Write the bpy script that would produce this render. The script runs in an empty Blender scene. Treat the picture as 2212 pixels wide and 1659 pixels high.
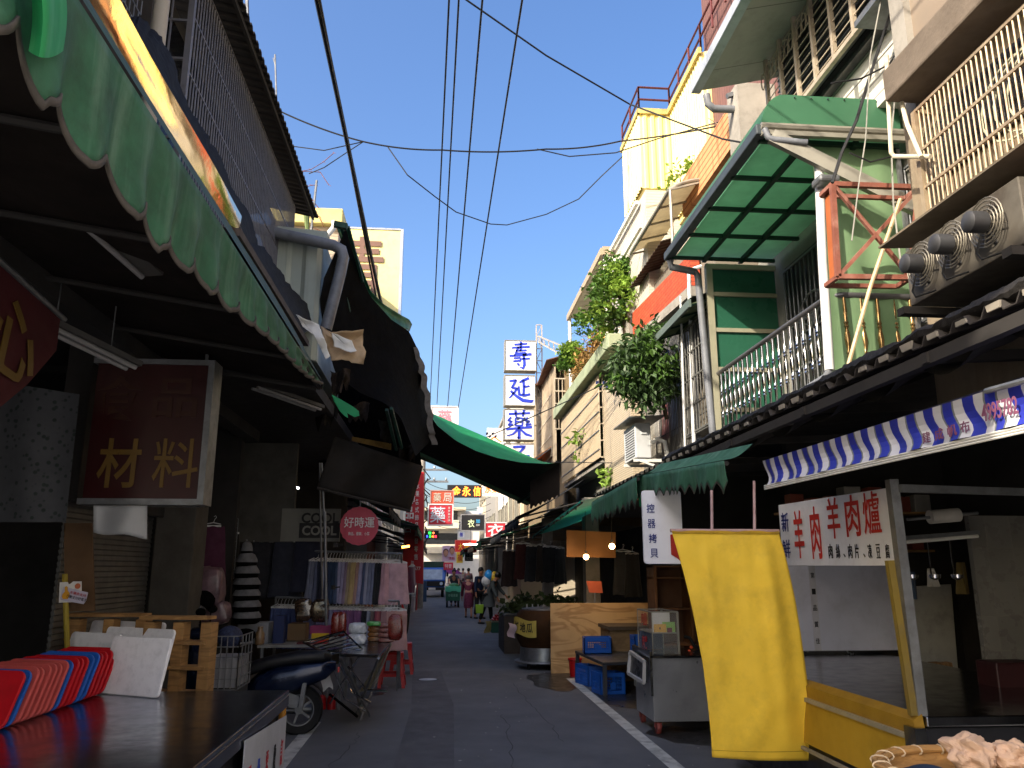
import bpy, math, random
from mathutils import Vector, Matrix, noise as mnoise
R = math.radians
sc = bpy.context.scene
rnd = random.Random(7)
# ---------------------------------------------------------------- camera
F, CX, CY = 1717.0, 1106.0, 829.5            # focal length and centre on a 2212 x 1659 picture
CAMZ = 1.6
cd = bpy.data.cameras.new('camera'); cam = bpy.data.objects.new('camera', cd); sc.collection.objects.link(cam)
cam.location = (0, 0, CAMZ); cam.rotation_euler = (math.pi/2 + math.atan(398.5/F), 0, -R(5.06))
cd.sensor_width = 36; cd.lens = 36*F/2212; cd.clip_start = .05; cd.clip_end = 2000
sc.camera = cam
ROT = cam.rotation_euler.to_matrix()
# ---------------------------------------------------------------- sky, sun, exposure
SUND = Vector((1.0, .8, -.79)).normalized()   # the way the sunlight travels
EL = math.asin(-SUND.z); AZ = math.atan2(-SUND.x, -SUND.y)
w = bpy.data.worlds.new('World'); sc.world = w; w.use_nodes = True
nt = w.node_tree; bg = nt.nodes['Background']
sky = nt.nodes.new('ShaderNodeTexSky'); sky.sky_type = 'NISHITA'; sky.sun_disc = False
sky.sun_elevation = EL; sky.sun_rotation = AZ; sky.altitude = 50; sky.air_density = 1.0; sky.dust_density = 5; sky.ozone_density = 2.2
hs_ = nt.nodes.new('ShaderNodeHueSaturation'); hs_.inputs['Saturation'].default_value = 1.24; hs_.inputs['Value'].default_value = 1.06; hs_.inputs['Hue'].default_value = .506
nt.links.new(sky.outputs[0], hs_.inputs['Color']); nt.links.new(hs_.outputs[0], bg.inputs[0]); bg.inputs[1].default_value = .15
sl = bpy.data.lights.new('sun', 'SUN'); so = bpy.data.objects.new('sun', sl); sc.collection.objects.link(so)
sl.energy = 3.9; sl.angle = R(.53); sl.color = (1, .9, .74)
so.rotation_euler = SUND.to_track_quat('-Z', 'Y').to_euler(); so.location = (-20, -16, 30)
sc.view_settings.view_transform = 'Standard'; sc.view_settings.look = 'None'; sc.view_settings.exposure = 1.1; sc.view_settings.gamma = 1
sc.view_settings.use_curve_mapping = False
sc.render.engine = 'CYCLES'; sc.cycles.max_bounces = 8; sc.cycles.transparent_max_bounces = 16
sc.cycles.use_denoising = True; sc.cycles.sample_clamp_indirect = 6

# ---------------------------------------------------------------- geometry helpers
V3 = Vector
def P(u, v, Y=None, X=None, Z=None):
    "point of the place seen at (u, v) of a 2212-wide picture, on the plane Y=, X= or Z="
    d = ROT @ Vector(((u-CX)/F, -(v-CY)/F, -1)); o = Vector((0, 0, CAMZ))
    t = (Y/d.y) if Y is not None else (X/d.x) if X is not None else ((Z-CAMZ)/d.z)
    p = o + d*t
    return V3((p.x, (p.y-FIT[1])/FIT[0], p.z-FIT[2])) if FIT else p
FIT = None
def fit(x, z, y0, y1):
    "places first measured with a level, straight-ahead view: the shift along the street that the tilted camera needs"
    global FIT; FIT = None
    q = [P(950+1762*x/y, 1228-1762*(z-1.6)/y, X=x) for y in (y0, y1)]; a = (q[1].y-q[0].y)/(y1-y0)
    FIT = (a, q[0].y-a*y0, (q[0].z+q[1].z)/2-z)
def nofit():
    global FIT; FIT = None
class MB:
    def __init__(s): s.v = []; s.f = []; s.m = []; s.mi = 0
    def add(s, vs, fs):
        n = len(s.v); s.v += [tuple(v) for v in vs]; s.f += [tuple(i+n for i in f) for f in fs]; s.m += [s.mi]*len(fs); return s
    def box(s, x0, x1, y0, y1, z0, z1):
        return s.add([(x0,y0,z0),(x1,y0,z0),(x1,y1,z0),(x0,y1,z0),(x0,y0,z1),(x1,y0,z1),(x1,y1,z1),(x0,y1,z1)],
                     [(0,3,2,1),(4,5,6,7),(0,1,5,4),(1,2,6,5),(2,3,7,6),(3,0,4,7)])
    def obox(s, o, x, y, z):
        "box from corner o with edge vectors"
        o, x, y, z = V3(o), V3(x), V3(y), V3(z)
        return s.add([o,o+x,o+x+y,o+y,o+z,o+x+z,o+x+y+z,o+y+z], [(0,3,2,1),(4,5,6,7),(0,1,5,4),(1,2,6,5),(2,3,7,6),(3,0,4,7)])
    def bar(s, a, b, w, h=None, up=(0,0,1)):
        a, b = V3(a), V3(b); h = h or w; d = (b-a).normalized(); up = V3(up)
        if abs(d.dot(up)) > .98: up = V3((0,1,0))
        x = d.cross(up).normalized(); y = x.cross(d)
        return s.obox(a-x*w/2-y*h/2, x*w, b-a, y*h)
    def tube(s, pts, r, n=8, cap=True):
        pts = [V3(p) for p in pts]; k = len(pts); rr = r if isinstance(r, (list, tuple)) else [r]*k
        base = len(s.v); vs = []; fs = []; prev = None
        for i, p in enumerate(pts):
            d = (pts[min(i+1,k-1)]-pts[max(i-1,0)]).normalized()
            if prev is None:
                u = V3((0,0,1)) if abs(d.z) < .9 else V3((0,1,0)); x = d.cross(u).normalized()
            else: x = (prev-d*prev.dot(d)).normalized()
            prev = x; y = d.cross(x)
            vs += [p+(x*math.cos(2*math.pi*j/n)+y*math.sin(2*math.pi*j/n))*rr[i] for j in range(n)]
        for i in range(k-1):
            for j in range(n): a = i*n+j; b = i*n+(j+1)%n; fs.append((a,b,b+n,a+n))
        if cap: fs += [tuple(range(n-1,-1,-1)), tuple(range((k-1)*n, k*n))]
        return s.add(vs, fs)
    def lathe(s, prof, c, n=20, ax=(0,0,1), cap=True):
        "profile of (radius, height) about axis ax at c"
        ax = V3(ax).normalized(); u = V3((0,1,0)) if abs(ax.y) < .9 else V3((1,0,0)); x = ax.cross(u).normalized(); y = ax.cross(x); c = V3(c)
        vs = [c+ax*h+(x*math.cos(2*math.pi*j/n)+y*math.sin(2*math.pi*j/n))*r for r, h in prof for j in range(n)]; k = len(prof)
        fs = [(i*n+j, i*n+(j+1)%n, (i+1)*n+(j+1)%n, (i+1)*n+j) for i in range(k-1) for j in range(n)]
        if cap: fs += [tuple(range(n-1,-1,-1)), tuple(range((k-1)*n, k*n))]
        return s.add(vs, fs)
    def poly(s, pts): return s.add(pts, [tuple(range(len(pts)))])
    def slab(s, pts, t):
        "polygon pushed along vector t"
        t = V3(t); pts = [V3(p) for p in pts]; n = len(pts)
        return s.add(pts+[p+t for p in pts], [tuple(range(n-1,-1,-1)), tuple(range(n,2*n))]+[(i,(i+1)%n,n+(i+1)%n,n+i) for i in range(n)])
    def grid(s, fn, nu, nv):
        vs = [fn(i/nu, j/nv) for j in range(nv+1) for i in range(nu+1)]
        return s.add(vs, [(j*(nu+1)+i, j*(nu+1)+i+1, (j+1)*(nu+1)+i+1, (j+1)*(nu+1)+i) for j in range(nv) for i in range(nu)])
    def ball(s, c, r, n=12, k=8):
        rx, ry, rz = r if isinstance(r, (tuple, list)) else (r, r, r); c = V3(c)
        vs = [c+V3((rx*math.sin(math.pi*i/k)*math.cos(2*math.pi*j/n), ry*math.sin(math.pi*i/k)*math.sin(2*math.pi*j/n), rz*math.cos(math.pi*i/k))) for i in range(1,k) for j in range(n)]
        t = len(vs); vs += [c+V3((0,0,rz)), c-V3((0,0,rz))]
        fs = [(i*n+j,(i+1)*n+j,(i+1)*n+(j+1)%n,i*n+(j+1)%n) for i in range(k-2) for j in range(n)]
        fs += [(t,j,(j+1)%n) for j in range(n)]+[(t+1,(k-2)*n+(j+1)%n,(k-2)*n+j) for j in range(n)]
        return s.add(vs, fs)
    def leaf(s, p, d, up, l, w):
        p, d, up = V3(p), V3(d).normalized(), V3(up); x = d.cross(up)
        if x.length < .01: x = V3((1,0,0))
        x.normalize(); n = x.cross(d)
        return s.add([p, p+d*l*.45+x*w+n*w*.25, p+d*l-n*l*.1, p+d*l*.45-x*w+n*w*.25], [(0,1,2),(0,2,3)])
    def build(s, name, mat, par=None, smooth=False, bev=0, solid=0, sub=0, loc=None):
        me = bpy.data.meshes.new(name); o = bpy.data.objects.new(name, me)
        if FIT: s.v = [(v[0], v[1]*FIT[0]+FIT[1], v[2]+FIT[2]) for v in s.v]
        if par is not None: off = WLOC[par.name]
        elif loc is not None: off = V3(loc)
        else:
            xs = [v[0] for v in s.v]; ys = [v[1] for v in s.v]; off = V3(((min(xs)+max(xs))/2, (min(ys)+max(ys))/2, min(v[2] for v in s.v)))
        me.from_pydata([(v[0]-off.x, v[1]-off.y, v[2]-off.z) for v in s.v], [], s.f)
        for m in (mat if isinstance(mat, (list, tuple)) else [mat]): me.materials.append(m)
        me.polygons.foreach_set('material_index', s.m)
        if smooth:
            me.polygons.foreach_set('use_smooth', [True]*len(s.f)); me.set_sharp_from_angle(angle=R(smooth if smooth > 1 else 40))
        me.update(); sc.collection.objects.link(o)
        if par is not None: o.parent = par
        else: o.location = off
        WLOC[o.name] = off
        if solid: md = o.modifiers.new('solid', 'SOLIDIFY'); md.thickness = solid; md.offset = 0
        if bev: md = o.modifiers.new('bevel', 'BEVEL'); md.width = bev; md.segments = 2; md.limit_method = 'ANGLE'; md.angle_limit = R(40)
        if sub: md = o.modifiers.new('subdivision', 'SUBSURF'); md.levels = md.render_levels = sub
        return o
WLOC = {}
def tag(o, label, cat, group=None):
    o['label'] = label; o['category'] = cat
    if group: o['group'] = group
    return o
def thing(name, label, cat, loc, group=None):
    o = bpy.data.objects.new(name, None); sc.collection.objects.link(o); o.location = loc; o.empty_display_size = .1
    WLOC[o.name] = V3(loc); return tag(o, label, cat, group)
def struct(o): o['kind'] = 'structure'; return o
def dup(root, loc, rz=0, label=None, group=None, mats=None):
    "a copy of a thing with copies of its parts and sub-parts; mats maps part name to another material"
    def cp(o, par):
        c = o.copy(); sc.collection.objects.link(c); c.parent = par
        base = o.name.split('.')[0]
        if mats and o.type == 'MESH' and base in mats:
            c.data = o.data.copy(); c.data.materials[0] = mats[base]
        for ch in o.children: cp(ch, c)
        return c
    r = cp(root, None); r.location = loc; r.rotation_euler = (0, 0, rz); WLOC[r.name] = V3(loc)
    if label: r['label'] = label
    if group: r['group'] = group
    return r

# ---------------------------------------------------------------- materials
def lin(h):
    if not isinstance(h, str): return (*h, 1)
    c = [int(h[i:i+2], 16)/255 for i in (0, 2, 4)]
    return tuple(x/12.92 if x <= .04045 else ((x+.055)/1.055)**2.4 for x in c)+(1,)
MC = {}
def mt(name, col, rough=.7, metal=0, var=.18, scale=4, bump=0, bs=50, dirt=None, damt=.5, ds=3, streak=None, samt=.5, spec=.4, trans=0, emit=0, alpha=1, transm=0, tile=None, grain=None, sheen=0):
    if name in MC: return MC[name]
    m = bpy.data.materials.new(name); m.use_nodes = True; MC[name] = m
    t = m.node_tree; N = t.nodes.new; L = t.links.new; b = t.nodes['Principled BSDF']; c = lin(col)
    tc = N('ShaderNodeTexCoord'); oi = N('ShaderNodeObjectInfo')
    va = N('ShaderNodeVectorMath'); va.operation = 'MULTIPLY_ADD'; va.inputs[1].default_value = (1,1,1)
    L(tc.outputs['Object'], va.inputs[0])
    if tile is None and grain is None:
        rs = N('ShaderNodeMath'); rs.operation = 'MULTIPLY'; rs.inputs[1].default_value = 13; L(oi.outputs['Random'], rs.inputs[0]); L(rs.outputs[0], va.inputs[2])
    def noi(sc_, det=4, vec=None, rough_=.6):
        n = N('ShaderNodeTexNoise'); n.inputs['Scale'].default_value = sc_; n.inputs['Detail'].default_value = det; n.inputs['Roughness'].default_value = rough_
        L(vec or va.outputs[0], n.inputs['Vector']); return n.outputs['Fac']
    def ramp(f, a, bb):
        r = N('ShaderNodeMapRange'); r.inputs[1].default_value = a; r.inputs[2].default_value = bb; r.clamp = True; L(f, r.inputs[0]); return r.outputs[0]
    def mix(f, A, B):
        x = N('ShaderNodeMix'); x.data_type = 'RGBA'
        if isinstance(f, float): x.inputs[0].default_value = f
        else: L(f, x.inputs[0])
        for i, q in ((6, A), (7, B)):
            if isinstance(q, tuple): x.inputs[i].default_value = q
            else: L(q, x.inputs[i])
        return x.outputs[2]
    def mul(f, k):
        x = N('ShaderNodeMath'); x.operation = 'MULTIPLY'; L(f, x.inputs[0]); x.inputs[1].default_value = k; return x.outputs[0]
    lo = tuple(max(0, q*(1-var)) for q in c[:3])+(1,); hi = tuple(min(1, q*(1+var)) for q in c[:3])+(1,)
    fac = ramp(noi(scale), .3, .7); colr = mix(fac, lo, hi)
    hgt = None
    if tile:                                            # (u axis, width, height, mortar colour, mortar size, offset)
        axis, tw, th, mc, ms, off = tile
        sp = N('ShaderNodeSeparateXYZ'); L(tc.outputs['Object'], sp.inputs[0]); cb = N('ShaderNodeCombineXYZ')
        L(sp.outputs[{'x':0,'y':1}[axis]], cb.inputs[0]); L(sp.outputs[2], cb.inputs[1])
        br = N('ShaderNodeTexBrick'); L(cb.outputs[0], br.inputs['Vector']); br.offset = off; br.inputs['Scale'].default_value = 1
        br.inputs['Brick Width'].default_value = tw; br.inputs['Row Height'].default_value = th; br.inputs['Mortar Size'].default_value = ms
        br.inputs['Color1'].default_value = lo; br.inputs['Color2'].default_value = hi; br.inputs['Mortar'].default_value = lin(mc); br.inputs['Mortar Smooth'].default_value = .2
        colr = mix(.5, colr, br.outputs['Color']); colr = mix(br.outputs['Fac'], colr, lin(mc)); hgt = br.outputs['Fac']
    if grain:                                           # wood: (vector scale, dark colour, amount)
        mp = N('ShaderNodeMapping'); L(tc.outputs['Object'], mp.inputs['Vector']); mp.inputs['Scale'].default_value = grain[0]
        wv = N('ShaderNodeTexNoise'); wv.inputs['Scale'].default_value = 1; wv.inputs['Detail'].default_value = 3; wv.inputs['Distortion'].default_value = 1.2; L(mp.outputs[0], wv.inputs['Vector'])
        sn = N('ShaderNodeMath'); sn.operation = 'MULTIPLY'; sn.inputs[1].default_value = 34; L(wv.outputs['Fac'], sn.inputs[0])
        s2 = N('ShaderNodeMath'); s2.operation = 'SINE'; L(sn.outputs[0], s2.inputs[0])
        colr = mix(mul(ramp(s2.outputs[0], -.2, 1), grain[2]), colr, lin(grain[1])); 
    if streak:
        mp = N('ShaderNodeMapping'); L(va.outputs[0], mp.inputs['Vector']); mp.inputs['Scale'].default_value = (9, 9, .7)
        colr = mix(mul(ramp(noi(1.0, 5, mp.outputs[0]), .5, .75), samt), colr, lin(streak))
    if dirt: colr = mix(mul(ramp(noi(ds, 8, None, .7), .48, .72), damt), colr, lin(dirt))
    L(colr, b.inputs['Base Color'])
    b.inputs['Metallic'].default_value = metal; b.inputs['Specular IOR Level'].default_value = spec
    rr = N('ShaderNodeMapRange'); L(noi(scale*2.3), rr.inputs[0]); rr.inputs[1].default_value = .3; rr.inputs[2].default_value = .7
    rr.inputs[3].default_value = max(0, rough-.1*min(1, rough*3)); rr.inputs[4].default_value = min(1, rough+.1*min(1, rough*3)); L(rr.outputs[0], b.inputs['Roughness'])
    if transm: b.inputs['Transmission Weight'].default_value = transm; b.inputs['IOR'].default_value = 1.2
    if sheen: b.inputs['Sheen Weight'].default_value = sheen
    if emit: L(colr, b.inputs['Emission Color']); b.inputs['Emission Strength'].default_value = emit
    if bump or hgt is not None:
        bp = N('ShaderNodeBump'); bp.inputs['Strength'].default_value = bump or .4; bp.inputs['Distance'].default_value = .01
        if hgt is not None: iv = N('ShaderNodeMath'); iv.operation = 'SUBTRACT'; iv.inputs[0].default_value = 1; L(hgt, iv.inputs[1]); L(iv.outputs[0], bp.inputs['Height'])
        else: L(noi(bs, 5), bp.inputs['Height'])
        L(bp.outputs[0], b.inputs['Normal'])
    out = t.nodes['Material Output']
    if trans:                                           # thin cloth or fibreglass that lets light through
        tl = N('ShaderNodeBsdfTranslucent'); L(colr, tl.inputs[0]); ms = N('ShaderNodeMixShader'); ms.inputs[0].default_value = trans
        L(b.outputs[0], ms.inputs[1]); L(tl.outputs[0], ms.inputs[2]); L(ms.outputs[0], out.inputs[0])
    if alpha < 1:
        tp = N('ShaderNodeBsdfTransparent'); ms = N('ShaderNodeMixShader'); ms.inputs[0].default_value = alpha
        src = out.inputs[0].links[0].from_socket; L(tp.outputs[0], ms.inputs[1]); L(src, ms.inputs[2]); L(ms.outputs[0], out.inputs[0])
    return m
# ---------------------------------------------------------------- lettering
DENSE = set('藥鮮好時運飾器爐絲凍腐豆調費壽新貝歡迎營業臨局服霸料')
def text(name, s, mat, par, c, x, y, w, h, bold=.0, depth=.004, shear=0, rise=.003, label=None):
    if not s.isascii(): bold = min(bold, .004 if any(ch in DENSE for ch in s) else (.008 if len(s) > 1 else .013))
    "lettering s filling a w x h box centred at c, x and y the sign's axes"
    cu = bpy.data.curves.new('t', 'FONT'); cu.body = s; cu.size = 1; cu.offset = bold; cu.shear = shear; cu.resolution_u = 3
    ob = bpy.data.objects.new('t', cu); sc.collection.objects.link(ob)
    me = bpy.data.meshes.new_from_object(ob.evaluated_get(bpy.context.evaluated_depsgraph_get()))
    bpy.data.objects.remove(ob); bpy.data.curves.remove(cu)
    vs = [v.co.copy() for v in me.vertices]; fs = [tuple(p.vertices) for p in me.polygons]; bpy.data.meshes.remove(me)
    x0 = min(v.x for v in vs); x1 = max(v.x for v in vs); y0 = min(v.y for v in vs); y1 = max(v.y for v in vs)
    c, x, y = V3(c), V3(x).normalized(), V3(y); y = (y-x*y.dot(x)).normalized(); n = x.cross(y)
    mb = MB(); mb.add([c+x*((v.x-(x0+x1)/2)/(x1-x0)*w)+y*((v.y-(y0+y1)/2)/(y1-y0)*h)+n*(rise) for v in vs], fs)
    o = mb.build(name, mat, par)
    if depth: md = o.modifiers.new('solid', 'SOLIDIFY'); md.thickness = depth; md.offset = 1
    return o
def vtext(name, s, mat, par, c, x, y, w, h, bold=.0, gap=.15, depth=.003):
    "a column of characters, one lettering part"
    n = len(s); c, x, y = V3(c), V3(x).normalized(), V3(y).normalized(); st = h/n
    for i, ch in enumerate(s): text(name, ch, mat, par, c+y*(h/2-st*(i+.5)), x, y, w, st*(1-gap), bold, depth)
UP = V3((0,0,1)); EX = V3((1,0,0)); EY = V3((0,1,0))
# corrugated sheet: trapezoid waves run along d, spread along a
def corr(mb, o, a, d, n, wv, amp, nrm, thick=0):
    o, a, d, nrm = V3(o), V3(a), V3(d), V3(nrm).normalized(); L_ = a.length; k = max(2, int(L_/wv)); prof = []
    for i in range(k):
        for q, hh in ((0,0),(.35,0),(.5,1),(.85,1)): prof.append(((i+q)/k, hh))
    prof.append((1, 0)); m = len(prof)
    vs = [o+a*p+d*(j/n)+nrm*(amp*hh) for j in range(n+1) for p, hh in prof]
    return mb.add(vs, [(j*m+i, j*m+i+1, (j+1)*m+i+1, (j+1)*m+i) for j in range(n) for i in range(m-1)])
def grille(mb, o, a, up, nv, hz, r=.008, hr=None, flat=True):
    "window cage: nv vertical bars along a, horizontals at fractions hz"
    o, a, up = V3(o), V3(a), V3(up)
    for i in range(nv+1): mb.tube([o+a*(i/nv), o+a*(i/nv)+up], r, 5)
    for h in hz: mb.bar(o+up*h, o+up*h+a, (hr or r*1.6), (hr or r*1.6))
    return mb
def leafcloud(mb, blobs, n, l, w, droop=.3, seed=1):
    q = random.Random(seed); tot = sum(b[1][0]*b[1][1]*b[1][2] for b in blobs)
    for c, r in blobs:
        k = max(8, int(n*r[0]*r[1]*r[2]/tot)); c = V3(c)
        tufts = []
        for _ in range(max(4, k//7)):
            d = V3((q.gauss(0,1), q.gauss(0,1), q.gauss(0,1))).normalized()*(.35+.65*q.random()**.5); tufts.append(c+V3((d.x*r[0], d.y*r[1], d.z*r[2])))
        for _ in range(k):
            tp = q.choice(tufts)+V3((q.gauss(0,1), q.gauss(0,1), q.gauss(0,1)))*l*.55
            d = V3((q.gauss(0,1), q.gauss(0,1), q.gauss(-droop,.7))); s_ = .6+.7*q.random()
            mb.leaf(tp, d, (q.gauss(0,.5), q.gauss(0,.5), 1), l*s_, w*s_)
    return mb
# ================================================================ the setting: ground, road, painted lines
M_as = mt('asphalt', '67686b', .8, var=.14, scale=1.1, bump=.5, bs=160, dirt='4f5053', damt=.5, ds=.9, spec=.3)
M_gr = mt('ground_concrete', '86898e', .85, var=.2, scale=1.5, bump=.4, bs=60, dirt='5a5c60', damt=.5, ds=1.3)
M_ln = mt('line_paint', 'c4c4be', .7, var=.12, scale=9, dirt='5c5c5c', damt=.85, ds=5)
struct(MB().grid(lambda a, b: V3((-300+600*a, -60+660*b, 0)), 30, 30).build('ground', M_gr))
struct(MB().grid(lambda a, b: V3((-7+15*a, 1.2+128*b, .004)), 4, 40).build('road', M_as))
def line(x, y0, y1, wd=.13): return struct(MB().grid(lambda a, b: V3((x+wd*(a-.5), y0+(y1-y0)*b, .008)), 1, 40).build('road_marking', M_ln))
line(-1.29, -8, 9.2); line(1.97, -8, 12.4); line(-1.29, 23, 24.6)
M_cv = mt('cover_metal', '9a9a98', .45, .3, dirt='444444', ds=14)
mh = thing('manhole_cover', 'small pale round manhole cover in the middle of the road', 'manhole cover', P(924, 1468, Z=.006))
c0 = P(924, 1468, Z=.006)
MB().lathe([(.13,0),(.13,.004),(.115,.006)], c0, 24).build('lid', M_cv, mh, True); MB().lathe([(.16,-.001),(.16,.003),(.135,.003)], c0, 24, cap=False).build('rim', mt('dark_iron','3a3a3c',.6,.5), mh)

q_ = random.Random(21); mb = MB()
for i in range(110):
    y = 5.4+17*q_.random()**1.7; x = q_.uniform(-1.25, 2.6); r_ = q_.uniform(.004, .016); a0 = q_.uniform(0, 6); z = .006+q_.uniform(0,.004)
    mb.add([(x+r_*(1.6 if k == 0 else .8)*math.cos(a0+k*1.57), y+r_*1.2*math.sin(a0+k*1.57), z+(.004 if k == 2 else 0)) for k in range(4)], [(0,1,2,3)])
li = mb.build('litter', mt('litter', 'b5b3ad', .8, var=.3, scale=3)); li['kind'] = 'stuff'
M_pat = mt('road_patch', '58585b', .75, var=.12, scale=2, bump=.5, bs=190, dirt='343437', damt=.5, ds=1.2)
def patch(pts): return struct(MB().poly([(x, y, .0065) for x, y in pts]).build('road_patch', M_pat))
patch([(-.35, 7.0), (.15, 7.0), (.2, 10.2), (.05, 13.5), (-.4, 13.4), (-.3, 10)])
M_wet = mt('wet_stain', '2b2a2b', .35, var=.3, scale=3, spec=.5, dirt='4a4846', ds=4)
def stain(cx, cy, rx, ry, sd): return struct(MB().poly([(cx+rx*(1+.45*mnoise.noise((math.cos(a*.2618)*1.5+sd, math.sin(a*.2618)*1.5, 0)))*math.cos(a*.2618), cy+ry*(1+.45*mnoise.noise((math.cos(a*.2618)*1.5, math.sin(a*.2618)*1.5+sd, 2)))*math.sin(a*.2618), .0072) for a in range(24)]).build('wet_patch', M_wet))
stain(1.75, 12.2, .5, .9, 1); stain(2.6, 10.6, .55, 1.2, 4); stain(2.5, 8.2, .35, .5, 7); stain(-.9, 11.5, .25, .6, 9)
for (xa, ya, xb, yb) in ((.6, 6.2, .75, 9.5), (1.2, 8, 1.05, 12), (-.9, 6.4, -.75, 8.6)):
    k = 26; pts = [(xa+(xb-xa)*i/k+.07*mnoise.noise((i*.5, xa, ya)), ya+(yb-ya)*i/k) for i in range(k+1)]
    struct(MB().add([(x+s*.003*(1+mnoise.noise((y*3, s, 1))), y, .0076) for x, y in pts for s in (-1, 1)], [(2*i, 2*i+1, 2*i+3, 2*i+2) for i in range(k)]).build('road_crack', mt('crack', '333335', .9)))
# ================================================================ common materials
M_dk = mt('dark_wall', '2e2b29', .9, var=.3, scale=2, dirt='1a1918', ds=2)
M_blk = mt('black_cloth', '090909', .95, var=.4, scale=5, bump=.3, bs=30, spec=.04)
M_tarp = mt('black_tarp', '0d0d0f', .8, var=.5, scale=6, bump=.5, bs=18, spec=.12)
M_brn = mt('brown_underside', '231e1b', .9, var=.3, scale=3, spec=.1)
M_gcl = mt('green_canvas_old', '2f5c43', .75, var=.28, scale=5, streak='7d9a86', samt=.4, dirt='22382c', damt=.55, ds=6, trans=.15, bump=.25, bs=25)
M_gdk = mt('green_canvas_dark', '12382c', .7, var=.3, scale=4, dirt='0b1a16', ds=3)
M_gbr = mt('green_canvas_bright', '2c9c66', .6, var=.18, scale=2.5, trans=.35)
M_hem = mt('dirty_hem', '443e38', .85, var=.25, scale=20, dirt='3d3632', ds=12)
M_stl = mt('stainless', '8f9194', .22, 1, var=.06, scale=3, bump=.04, bs=8)
M_chr = mt('chrome', 'c8c8c8', .12, 1, var=.05)
M_gst = mt('grey_steel', '7d7f82', .5, .7, var=.2, scale=8, dirt='4d4640', damt=.4, ds=10)
M_wht = mt('white_paint', 'd8d6d0', .55, var=.06, scale=3, dirt='8c8880', damt=.3, ds=3)
M_con = mt('concrete', '8d8880', .9, var=.18, scale=3, bump=.4, bs=40, dirt='4a453f', damt=.6, ds=2.2)
M_pvc = mt('grey_pipe', '6d7076', .45, var=.15, scale=6, dirt='33343a', damt=.5, ds=5)
M_wpv = mt('white_pipe', 'cfd0cf', .4, var=.06, scale=4, dirt='8a8580', damt=.35, ds=5)
M_rbr = mt('black_rubber', '141414', .8, var=.2)
M_red = mt('red_plastic', 'b01518', .4, var=.12, scale=5)
M_ppr = mt('paper_white', 'd2d0cb', .8, var=.05)
M_rust = mt('rusty_iron', '7c4a38', .85, .2, var=.3, scale=12, dirt='b08b7a', damt=.5, ds=9)

# ================================================================ LEFT: near house with the scalloped awning
ha = thing('shop_house', 'dark shop house with long barred upper window at left', 'house', (-3.4, 4, 0))
fit(-1.9, 6.4, 6.5, 11.5)
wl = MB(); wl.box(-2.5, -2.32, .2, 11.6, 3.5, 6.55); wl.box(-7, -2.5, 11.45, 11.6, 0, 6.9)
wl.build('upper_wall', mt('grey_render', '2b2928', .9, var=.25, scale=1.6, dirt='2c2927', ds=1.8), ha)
nofit()
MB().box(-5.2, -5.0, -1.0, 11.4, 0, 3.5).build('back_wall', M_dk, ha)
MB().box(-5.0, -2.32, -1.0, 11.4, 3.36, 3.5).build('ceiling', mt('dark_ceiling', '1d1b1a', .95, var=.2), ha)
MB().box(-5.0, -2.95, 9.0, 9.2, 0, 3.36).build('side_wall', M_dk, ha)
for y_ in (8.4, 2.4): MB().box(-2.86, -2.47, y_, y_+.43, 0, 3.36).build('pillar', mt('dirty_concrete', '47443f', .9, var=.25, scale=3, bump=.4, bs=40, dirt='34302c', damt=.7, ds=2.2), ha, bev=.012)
sh = MB(); n = 46
for i in range(n): sh.obox((-2.9, 6.5, i*2.1/n), (0, 1.9, 0), (.02, 0, .6*2.1/n), (-.012, 0, 2.1/n))
sh.build('roller_shutter', mt('shutter', '5b5a58', .55, .4, var=.2, scale=3, dirt='2a2724', ds=3), ha)
MB().box(-2.98, -2.78, 6.4, 8.4, 2.1, 3.36).build('shutter_box', M_dk, ha, bev=.01)
# roof with the eave
fit(-1.9, 6.4, 6.5, 11.5)
rf = MB(); corr(rf, (-1.80, 0, 6.72), (0, 11.9, 0), (-5.4, 0, 1.1), 1, .13, .03, (0,0,1))
rf.build('roof', mt('black_roof', '241f1d', .85, var=.35, scale=2, dirt='0e0d0d', ds=3), ha, solid=.012)
MB().bar((-1.86, 0, 6.70), (-1.86, 11.85, 6.70), .03, .05).build('eave_batten', M_dk, ha)
# barred cage
cg = MB(); y0, y1, xg, z0, z1 = 6.75, 11.35, -2.02, 4.75, 6.62
grille(cg, (xg, y0, z0), (0, y1-y0, 0), (0, 0, z1-z0), 66, (.0, .24, .5, .76, 1), .007, .014)
grille(cg, (-2.32, y0, z0), (.3, 0, 0), (0, 0, z1-z0), 2, (0, .18, .36, .54, .72, .9), .009, .02); cg.bar((xg, y0, z0-.3), (xg, y0, z1), .045)
cg.bar((xg, y0, z0), (xg, y1, z0), .03)
cg.build('window_cage', mt('cage_steel', '67666a', .5, .3, var=.25, scale=9, dirt='4a3f38', ds=9), ha)
wn = MB(); wn.box(-2.319, -2.31, 6.9, 11.3, 4.9, 6.4); wn.build('window_glass', mt('dark_glass', '14161a', .1, var=.2, spec=.6), ha)
dp = MB(); dp.tube([(-2.1, 6.35, 3.6), (-2.1, 6.35, 6.9)], .055, 12); dp.lathe([(.065,0),(.065,.06)], (-2.1, 6.35, 6.2), 12); dp.build('drainpipe', mt('cream_pipe', 'a39b8c', .5, dirt='5a5248', ds=4), ha, True)
ms = MB(); o = V3((-2.12, 5.2, 5.3))
for i in range(13): ms.bar(o+V3((0, 0, i*.11)), o+V3((0, .85, i*.11)), .006)
for i in range(13):
    for j in range(12): ms.bar(o+V3((0, j*.075+(.037 if i % 2 else 0), i*.11)), o+V3((0, j*.075+(.037 if i % 2 else 0), i*.11+.11)), .006)
ms.build('mesh_screen', M_gst, ha)
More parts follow.
